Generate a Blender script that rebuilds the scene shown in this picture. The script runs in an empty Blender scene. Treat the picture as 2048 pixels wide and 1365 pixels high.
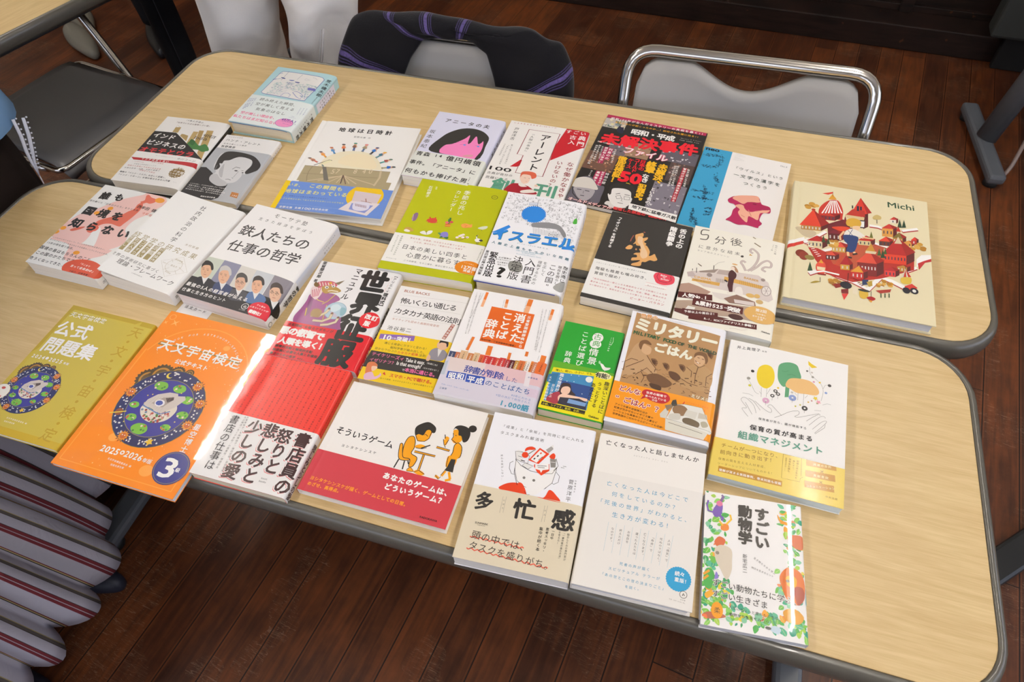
# Bookshop event display: two folding tables of books photographed from above, in a room with dark plank floor.
import bpy, bmesh, math, random
from mathutils import Vector, Matrix
from mathutils.geometry import delaunay_2d_cdt
sc = bpy.context.scene
COL = sc.collection
PI = math.pi
# ------------------------------------------------------------------ helpers
def lin(h):
    v = [int(h[i:i+2], 16)/255 for i in (0, 2, 4)]
    return tuple((x/12.92 if x <= .04045 else ((x+.055)/1.055)**2.4) for x in v) + (1,)
MATS = {}
def mat(h, rough=.45, metal=0, spec=.5, coat=0, name=None):
    k = (h, rough, metal, spec, coat)
    if k not in MATS:
        m = bpy.data.materials.new(name or 'paint_'+h); m.use_nodes = True
        b = m.node_tree.nodes['Principled BSDF']
        b.inputs['Base Color'].default_value = lin(h); b.inputs['Roughness'].default_value = rough
        b.inputs['Metallic'].default_value = metal; b.inputs['Specular IOR Level'].default_value = spec
        b.inputs['Coat Weight'].default_value = coat; b.inputs['Coat Roughness'].default_value = .06
        MATS[k] = m
    return MATS[k]
def node_mat(name, rough=.5, spec=.5):
    m = bpy.data.materials.new(name); m.use_nodes = True
    nt = m.node_tree; b = nt.nodes['Principled BSDF']
    b.inputs['Roughness'].default_value = rough; b.inputs['Specular IOR Level'].default_value = spec
    return m, nt, b
class N:
    """tiny node-graph writer"""
    def __init__(s, nt): s.nt = nt
    def __call__(s, t, **kw):
        n = s.nt.nodes.new('ShaderNode'+t)
        for k, v in kw.items():
            if k[0] == '_': setattr(n, k[1:], v)
        for k, v in kw.items():
            if k[0] != '_':
                i = n.inputs[int(k[1:])] if k[0] == 'i' and k[1:].isdigit() else n.inputs[k.replace('__', ' ')]
                if isinstance(v, bpy.types.NodeSocket): s.nt.links.new(v, i)
                else: i.default_value = v
        return n
    def math(s, op, a, b=0, c=0): return s('Math', _operation=op, i0=a, i1=b, i2=c).outputs[0]
    def mix(s, f, a, b, bt='MIX'):
        n = s('Mix', _data_type='RGBA', _blend_type=bt)
        for k, v in ((0, f), (6, a), (7, b)):
            if isinstance(v, bpy.types.NodeSocket): s.nt.links.new(v, n.inputs[k])
            else: n.inputs[k].default_value = v
        return n.outputs[2]
    def link(s, a, b): s.nt.links.new(a, b)
def obj(name, me, parent=None, mats=(), smooth=False):
    if isinstance(me, bmesh.types.BMesh):
        d = bpy.data.meshes.new(name); me.to_mesh(d); me.free(); me = d
    for m in mats: me.materials.append(m)
    if smooth:
        for p in me.polygons: p.use_smooth = True
    o = bpy.data.objects.new(name, me); COL.objects.link(o); o.parent = parent
    return o
def empty(name, loc=(0, 0, 0), rz=0, label=None, cat=None, group=None, kind=None):
    o = bpy.data.objects.new(name, None); o.empty_display_size = .1; COL.objects.link(o)
    o.location = loc; o.rotation_euler = (0, 0, rz); tag(o, label, cat, group, kind); return o
def tag(o, label=None, cat=None, group=None, kind=None):
    for k, v in (('label', label), ('category', cat), ('group', group), ('kind', kind)):
        if v: o[k] = v
    return o
def copy_tree(o, parent=None):
    c = o.copy(); COL.objects.link(c); c.parent = parent
    for ch in [x for x in bpy.data.objects if x.parent == o]: copy_tree(ch, c)
    return c
def box(bm, x0, y0, z0, x1, y1, z1, mi=0, bev=0):
    vs = [bm.verts.new((x, y, z)) for x in (x0, x1) for y in (y0, y1) for z in (z0, z1)]
    fs = [bm.faces.new([vs[i] for i in q]) for q in ((0, 1, 3, 2), (4, 6, 7, 5), (0, 4, 5, 1), (2, 3, 7, 6), (0, 2, 6, 4), (1, 5, 7, 3))]
    for f in fs: f.material_index = mi
    if bev: bmesh.ops.bevel(bm, geom=list({e for f in fs for e in f.edges}), offset=bev, segments=2, affect='EDGES', profile=.5)
    return fs
def tube(bm, pts, r, n=10, mi=0, cap=True):
    pts = [Vector(p) for p in pts]; rings = []; prev = None
    for i, p in enumerate(pts):
        d = ((pts[min(i+1, len(pts)-1)]-p).normalized() + (p-pts[max(i-1, 0)]).normalized()).normalized()
        if prev is None: a = d.orthogonal().normalized()
        else: a = (prev - d*prev.dot(d)).normalized()
        prev = a; b = d.cross(a); rr = r[i] if isinstance(r, list) else r
        if not isinstance(rr, tuple): rr = (rr, rr)
        rings.append([bm.verts.new(p + a*math.cos(t)*rr[0] + b*math.sin(t)*rr[1]) for t in [2*PI*k/n for k in range(n)]])
    for A, B in zip(rings, rings[1:]):
        for k in range(n):
            f = bm.faces.new((A[k], A[(k+1) % n], B[(k+1) % n], B[k])); f.material_index = mi; f.smooth = True
    if cap:
        for R, s in ((rings[0], -1), (rings[-1], 1)):
            f = bm.faces.new(R if s > 0 else R[::-1]); f.material_index = mi
    return rings
def arc_path(pts, r, n=6):
    """polyline with its corners rounded by radius r"""
    pts = [Vector(p) for p in pts]; out = [pts[0]]
    for a, b, c in zip(pts, pts[1:], pts[2:]):
        u = (a-b).normalized(); v = (c-b).normalized()
        for i in range(n+1):
            t = i/n; p = b+u*r; q = b+v*r
            out.append(p*(1-t)**2 + b*2*t*(1-t) + q*t*t)
    return out + [pts[-1]]
def smooth_loop(pts, n=5):
    out = []; m = len(pts)
    for i in range(m):
        p0, p1, p2, p3 = (pts[(i+k-1) % m] for k in range(4))
        for j in range(n):
            t = j/n
            out.append(tuple(.5*((2*p1[c]) + (-p0[c]+p2[c])*t + (2*p0[c]-5*p1[c]+4*p2[c]-p3[c])*t*t + (-p0[c]+3*p1[c]-3*p2[c]+p3[c])*t**3) for c in (0, 1)))
    return out
# ------------------------------------------------------------------ lettering as flat glyph meshes
GL = {}
def glyph(s):
    k = s
    if k not in GL:
        c = bpy.data.curves.new('g', 'FONT'); c.body = s; c.resolution_u = 2
        o = bpy.data.objects.new('g', c); m = bpy.data.meshes.new_from_object(o)
        vs = [(v.co.x, v.co.y) for v in m.vertices]; fs = [tuple(p.vertices) for p in m.polygons]
        bpy.data.objects.remove(o); bpy.data.curves.remove(c); bpy.data.meshes.remove(m)
        GL[k] = (vs, fs, min([v[0] for v in vs], default=0), max([v[0] for v in vs], default=1))
    return GL[k]
def weights(b):
    """offsets (in ems) at which a glyph is repeated to thicken its strokes"""
    if b < .008: return [(0, 0)]
    if b < .025: return [(b*x, b*y) for x, y in ((.8, .8), (-.8, .8), (.8, -.8), (-.8, -.8))]
    return [(0, 0)] + [(b*math.cos(i*PI/4), b*math.sin(i*PI/4)) for i in range(8)]
class Print:
    """a flat print in millimetres (u right, v down) built up in thin ink layers; wraps onto a cover"""
    def __init__(s): s.v = []; s.f = []; s.m = []; s.cols = []; s.layer = 0; s.top = 0
    def mi(s, c):
        if c not in s.cols: s.cols.append(c)
        return s.cols.index(c)
    def up(s): s.layer = int(max(s.layer, s.top))+1
    def poly(s, pts, c):
        if len(pts) > 4:      # any outline, also one that crosses itself, becomes clean triangles
            n = len(pts); r = delaunay_2d_cdt([Vector(p[:2]) for p in pts], [(i, (i+1) % n) for i in range(n)], [], 1, 1e-4)
            s.quads([tuple(v) for v in r[0]], [tuple(f) for f in r[2]], c); return
        b = len(s.v); s.v += [(p[0], p[1], s.layer) for p in pts]; s.f.append(tuple(range(b, b+len(pts)))); s.m.append(s.mi(c))
    def quads(s, vs, fs, c):
        b = len(s.v); s.v += [(p[0], p[1], s.layer) for p in vs]; k = s.mi(c)
        for f in fs: s.f.append(tuple(b+i for i in f)); s.m.append(k)
    def ell(s, x, y, rx, ry, c):
        n = 36 if rx > 8 else (20 if rx > 2 else 10)
        s.poly([(x+rx*math.cos(2*PI*i/n), y+ry*math.sin(2*PI*i/n)) for i in range(n)], c)
    def star(s, x, y, r, n, ri, c):
        s.poly([(x+(r if i % 2 else r*ri)*math.sin(PI*i/n), y-(r if i % 2 else r*ri)*math.cos(PI*i/n)) for i in range(2*n)], c)
    def line(s, pts, w, c):
        n = len(pts); L = []; R = []
        for i, p in enumerate(pts):
            a = pts[max(i-1, 0)]; b = pts[min(i+1, n-1)]
            if n > 2 and pts[0] == pts[-1]:
                if i == 0: a = pts[-2]
                if i == n-1: b = pts[1]
            dx, dy = b[0]-a[0], b[1]-a[1]; d = math.hypot(dx, dy) or 1
            L.append((p[0]-dy/d*w/2, p[1]+dx/d*w/2)); R.append((p[0]+dy/d*w/2, p[1]-dx/d*w/2))
        l0 = s.layer
        for i in range(n-1): s.layer = l0+.4*(i % 2); s.quads([L[i], L[i+1], R[i+1], R[i]], [(0, 1, 2, 3)], c)
        s.layer = l0
    def put(s, g, cx, cy, size, ang, c, bold):
        """one glyph with its em box centred on (cx,cy)"""
        vs, fs, _, _ = g; ca, sa = math.cos(ang), math.sin(ang)
        l0 = s.layer
        for ox, oy in weights(bold):
            s.layer += .45; out = []
            for x, y in vs:
                X = (x-.5+ox)*size; Y = -(y-.38+oy)*size
                out.append((cx+X*ca-Y*sa, cy+X*sa+Y*ca))
            s.quads(out, fs, c)
        s.top = max(s.top, s.layer); s.layer = l0
    def row(s, txt, p, q, em, c, bold, vert=False):
        wt = [1 if vert or ord(c_) > 0x2000 or txt.isascii() else .58 for c_ in txt]; n = sum(wt); at = 0
        dx, dy = (q[0]-p[0])/n, (q[1]-p[1])/n
        ang = math.atan2(dy, dx) - (PI/2 if vert else 0)
        if vert and abs(ang) < .25: ang *= .25
        elif not vert and abs(ang) < .12: ang *= .5
        for i, ch in enumerate(txt):
            cx, cy = p[0]+dx*(at+wt[i]/2), p[1]+dy*(at+wt[i]/2); at += wt[i]; a = ang
            if ch in '_　': continue
            g = glyph(ch)
            if ord(ch) < 0x2000:
                w = (g[2]+g[3])/2-.5; cx -= w*em*math.cos(a); cy -= w*em*math.sin(a)
            if vert:
                if ch in 'ー「」『』（）【】…〜－': a += PI/2
                elif ch in '、。': cx += em*.55; cy -= em*.55
                elif ch in 'ゃゅょっァィゥェォャュョッ': cx += em*.08; cy -= em*.08
            s.put(g, cx, cy, em, a, c, bold)
    def word(s, txt, p, q, h, c, bold):
        g = glyph(txt.replace('_', ' ')); L = math.hypot(q[0]-p[0], q[1]-p[1]); ang = math.atan2(q[1]-p[1], q[0]-p[0])*.5
        w = g[3]-g[2] or 1; sx = L/w; sy = h/.72 if h else sx*.95
        ca, sa = math.cos(ang), math.sin(ang); cx, cy = (p[0]+q[0])/2, (p[1]+q[1])/2
        for ox, oy in weights(bold):
            s.layer += .45; out = []
            for x, y in g[0]:
                X = (x-g[2]-w/2+ox)*sx; Y = -(y-.34+oy)*sy
                out.append((cx+X*ca-Y*sa, cy+X*sa+Y*ca))
            s.quads(out, g[1], c)
    def scribble(s, pts, r, n, rnd):
        l0 = s.layer
        for i in range(n):
            s.layer = l0+(i % 10)*.9
            t = rnd.random()*(len(pts)-1); j = int(t); f = t-j
            x = pts[j][0]*(1-f)+pts[j+1][0]*f+rnd.uniform(-r, r); y = pts[j][1]*(1-f)+pts[j+1][1]*f+rnd.uniform(-r, r); a = rnd.uniform(0, 6.28)
            s.line([(x, y), (x+1.8*math.cos(a), y+1.8*math.sin(a)), (x+1.8*math.cos(a+1.6), y+1.8*math.sin(a+1.6))], .6, '16364c')
        s.layer = l0+10
    def city(s, rnd):
        for i in range(760):
            u = rnd.uniform(4, 122); v = rnd.uniform(3, 92)
            if v > 62+u*.12 and u < 85: continue
            s.layer = 1+(i % 12)*.9; a = rnd.uniform(1, 3.2); b = rnd.uniform(1.2, 4); q = rnd.random()
            if q < .45: s.line([(u, v), (u, v+b), (u+a, v+b), (u+a, v)], .28, '55555a')
            elif q < .7: s.line([(u, v+b), (u+a/2, v), (u+a, v+b)], .28, '55555a')
            elif q < .9: s.line([(u, v), (u+a, v)], .3, '77777c'); s.line([(u, v+1.2), (u+a, v+1.2)], .3, '77777c')
            else: s.ell(u, v, .9, 1.1, '88888c')
        s.layer = 13
    def medallion(s, cx, cy, r, rz):
        """round night-sky picture: cogs, starry ring, suns, little green planets and a roofed boat-house"""
        E = lambda x, y, a, b, c: (s.up(), s.ell(x, y, a, b, c)); X = lambda *a: (s.up(), s.star(*a))
        for dx, dy, q in ((-.74, -.60, .30), (-.50, -.78, .32), (-.16, -.93, .2), (.12, -1.0, .12)):
            x, y = cx+dx*r, cy+dy*r
            X(x, y, q*r, 20, .86, '4a3a20'); E(x, y, q*r*.66, q*r*.66, 'b8802c'); E(x, y, q*r*.5, q*r*.5, '5a4626'); E(x, y, q*r*.2, q*r*.2, 'c8a060')
        E(cx, cy, r*1.012, r*1.012, '7a7038'); E(cx, cy, r, r, '252858'); E(cx, cy, r*.755, r*.755, '8a8050'); E(cx, cy, r*.74, r*.74, '37348c')
        s.up()
        for i in range(120):
            s.layer += .05; a = rz.uniform(0, 6.283); q = rz.uniform(.79, .97)*r; s.star(cx+q*math.cos(a), cy+q*math.sin(a), r*.028, 5, .5, 'e8e6e0')
        for i in range(5):
            a = (-.95, .25, 1.95, 3.35, 5.9)[i]; q = r*.9; x, y = cx+q*math.cos(a), cy+q*math.sin(a)
            X(x, y, r*.17, 12, .55, '6a2c14'); X(x, y, r*.13, 12, .7, 'e09028'); E(x, y, r*.07, r*.07, 'c86428')
            E(x-r*.03, y-r*.02, r*.014, r*.014, 'f0e8d8'); E(x+r*.03, y-r*.02, r*.014, r*.014, 'f0e8d8')
        a = 2.75; E(cx+r*.88*math.cos(a), cy+r*.88*math.sin(a), r*.09, r*.09, '8a4c24'); s.up(); s.line([(cx-r*1.0, cy+r*.42), (cx-r*.66, cy+r*.28)], r*.025, 'e8d040')
        a = -1.9; E(cx+r*.87*math.cos(a), cy+r*.87*math.sin(a), r*.08, r*.08, 'e8d048'); E(cx+r*.9*math.cos(a)+r*.035, cy+r*.87*math.sin(a)-r*.02, r*.065, r*.065, '252858')
        a = 1.2; X(cx+r*.87*math.cos(a), cy+r*.87*math.sin(a), r*.1, 5, .5, 'e8c038')
        for a, q, z in ((-2.1, .6, .17), (-1.3, .58, .16), (-.6, .6, .15), (.05, .62, .14), (.75, .6, .12), (1.75, .6, .2), (2.45, .6, .13), (3.0, .6, .12)):
            x, y = cx+q*r*math.cos(a), cy+q*r*math.sin(a); s.up()
            s.poly(smooth_loop([(x-z*r, y), (x-z*r*.5, y-z*r*.6), (x+z*r*.5, y-z*r*.65), (x+z*r, y), (x+z*r*.5, y+z*r*.6), (x-z*r*.5, y+z*r*.55)]), '7ab840'); s.up()
            for j in range(5): s.layer += .4; s.ell(x+rz.uniform(-.7, .7)*z*r, y+rz.uniform(-.5, .5)*z*r, r*.026, r*.026, rz.choice(['c84a40', '3f7a30', 'e8c8c0', '4a8a3c']))
        s.up()
        for j in range(16): s.star(cx+rz.uniform(-.6, .6)*r, cy+rz.uniform(-.6, .6)*r, r*.022, 5, .5, 'e8d060')
        q = lambda L: [(cx+x*r, cy+y*r) for x, y in L]
        s.up(); s.poly(smooth_loop(q([(-.36, .02), (-.34, .22), (-.14, .36), (.12, .37), (.36, .22), (.42, -.06), (.2, -.2)])), 'ded4c4'); s.up()
        for j in range(60):
            s.layer += .4; a = rz.uniform(.1, 3.0); k = rz.uniform(.12, .38)
            s.ell(cx+k*r*math.cos(a)*1.0, cy+.02*r+k*r*math.sin(a)*.95, r*.03, r*.028, rz.choice(['b0483c', 'c88a80', '4a7a3c', '8a3030', 'e8ddd0', '6a80a0']))
        s.up(); s.poly(q([(-.4, .02), (-.38, -.12), (-.24, -.3), (0, -.42), (.2, -.44), (.24, -.38), (.4, -.42), (.46, -.34), (.34, -.1), (.12, .12)]), 'cfc4bc')
        s.up(); s.poly(q([(-.24, -.06), (-.06, -.26), (.16, -.34), (.2, -.27), (.06, -.02)]), 'a89a90'); s.up(); s.poly(q([(.0, -.26), (.17, -.33), (.2, -.26), (.1, -.16)]), '4a3a38')
        E(cx-.06*r, cy-.11*r, .12*r, .09*r, 'ece8ec'); E(cx-.07*r, cy-.11*r, .085*r, .062*r, '4050a0'); s.up()
        s.line(q([(-.4, .04), (.1, .15), (.3, .02)]), r*.03, '6a80b0')
        for k in range(8): s.layer += .2; s.line(q([(-.3+k*.06, -.2-k*.02), (-.36+k*.062, -.06+k*.02)]), .2, '9a8e88')
    def jungle(s, rnd):
        """leaves crowding both sides and the foot of the cover"""
        C = ['7cc048', '4aa84c', 'a8d050', '5ab890', '3f9a5c', '8ccc60', '2f9a7c', '6ab84c', '88c8a0', 'f0a83c', 'e8d040', 'e88a5c']
        for i in range(330):
            s.layer = 1+(i//3)*.5
            v = rnd.uniform(2, 147); k = i % 3
            if k == 0: u = rnd.uniform(1, 24-max(0, v-60)*.05)
            elif k == 1: u = rnd.uniform(80 if v < 30 or v > 75 else 88, 104)
            else: u = rnd.uniform(2, 30) if rnd.random() < .4 else rnd.uniform(22, 104); v = rnd.uniform(128, 143) if u > 30 else rnd.uniform(100, 142)
            l = rnd.uniform(4, 9.5); a = rnd.uniform(0, 6.28); w = rnd.uniform(.4, .9); dx, dy = l*math.cos(a), l*math.sin(a); c = rnd.choice(C if rnd.random() < .45 else C[:9])
            s.poly(smooth_loop([(u, v), (u+dx*.4-dy*w*.5, v+dy*.4+dx*w*.5), (u+dx, v+dy), (u+dx*.4+dy*w*.5, v+dy*.4-dx*w*.5)], 4), c)
            if i % 4 == 0:
                s.layer += .3; s.line([(u, v), (u+dx*.8, v+dy*.8)], .35, 'd8e8a0')
        s.layer = 58
    def draw(s, ops, rnd):
        for ln in ops.split('\n'):
            if not ln: continue
            t = ln.split(' '); o = t[0]; s.up()
            if o in 'TV' or o == 'W':
                p = (float(t[2]), float(t[3])); q = (float(t[4]), float(t[5])); em = float(t[6]); b = float(t[7]); x = ' '.join(t[8:])
                if o == 'W': s.word(x, p, q, em, t[1], b)
                else: s.row(x, p, q, em, t[1], b, o == 'V')
            elif o in 'PS':
                v = list(map(float, t[2:])); pts = list(zip(v[::2], v[1::2])); s.poly(smooth_loop(pts) if o == 'S' else pts, t[1])
            elif o == 'L':
                v = list(map(float, t[3:])); s.line(list(zip(v[::2], v[1::2])), float(t[2]), t[1])
            elif o == 'U':       # freehand line through the points
                v = list(map(float, t[3:])); P = list(zip(v[::2], v[1::2]))
                if P[0] == P[-1]: Q = smooth_loop(P[:-1]); Q.append(Q[0])
                else: Q = smooth_loop([P[0]]+P+[P[-1]])[5:5*len(P)+1]
                s.line(Q, float(t[2]), t[1])
            elif o == 'E': s.ell(*map(float, t[2:6]), t[1])
            elif o == 'X': s.star(float(t[2]), float(t[3]), float(t[4]), int(t[5]), float(t[6]), t[1])
            elif o == 'M': s.medallion(float(t[1]), float(t[2]), float(t[3]), rnd)
            elif o == 'I': s.city(rnd)
            elif o == 'J': s.jungle(rnd)
            elif o == 'D':
                for i in range(int(t[1])): r = rnd.uniform(.3, .9); s.ell(rnd.uniform(8, 168), rnd.uniform(8, 245), r, r, rnd.choice(t[2:]))
            elif o == 'Z':
                x0, y0, x1, y1 = map(float, t[1:5]); s.poly([(x0, y0), (x1, y0), (x1, y1), (x0, y1)], t[5]); sz = float(t[7])
                for i in range(int(t[6])):
                    s.up()
                    x = rnd.uniform(x0, x1-4); y = rnd.uniform(y0, y1-3); w = min(rnd.uniform(2, sz), x1-x); h = min(rnd.uniform(1.5, sz), y1-y)
                    s.poly([(x, y), (x+w, y+rnd.uniform(-1, 1)), (x+w*.8, y+h), (x+w*.1, y+h*.9)], rnd.choice(t[8:]))
            elif o == 'Q':
                v = list(map(float, t[3:])); s.scribble(list(zip(v[::2], v[1::2])), float(t[1]), int(t[2]), rnd)
            elif o == 'H':
                v = list(map(float, t[4:])); P = list(zip(v[::2], v[1::2])); cs = t[3].split(','); l = float(t[2])
                for i in range(int(t[1])):
                    a, b = rnd.random(), rnd.random()
                    if i % 6 == 0: s.up()
                    x, y = ((P[0][k]*(1-a)+P[1][k]*a)*(1-b)+(P[3][k]*(1-a)+P[2][k]*a)*b for k in (0, 1))
                    s.line([(x, y), (x+l*rnd.uniform(.4, 1), y-l*rnd.uniform(-.2, .6))], .6, rnd.choice(cs))
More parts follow.
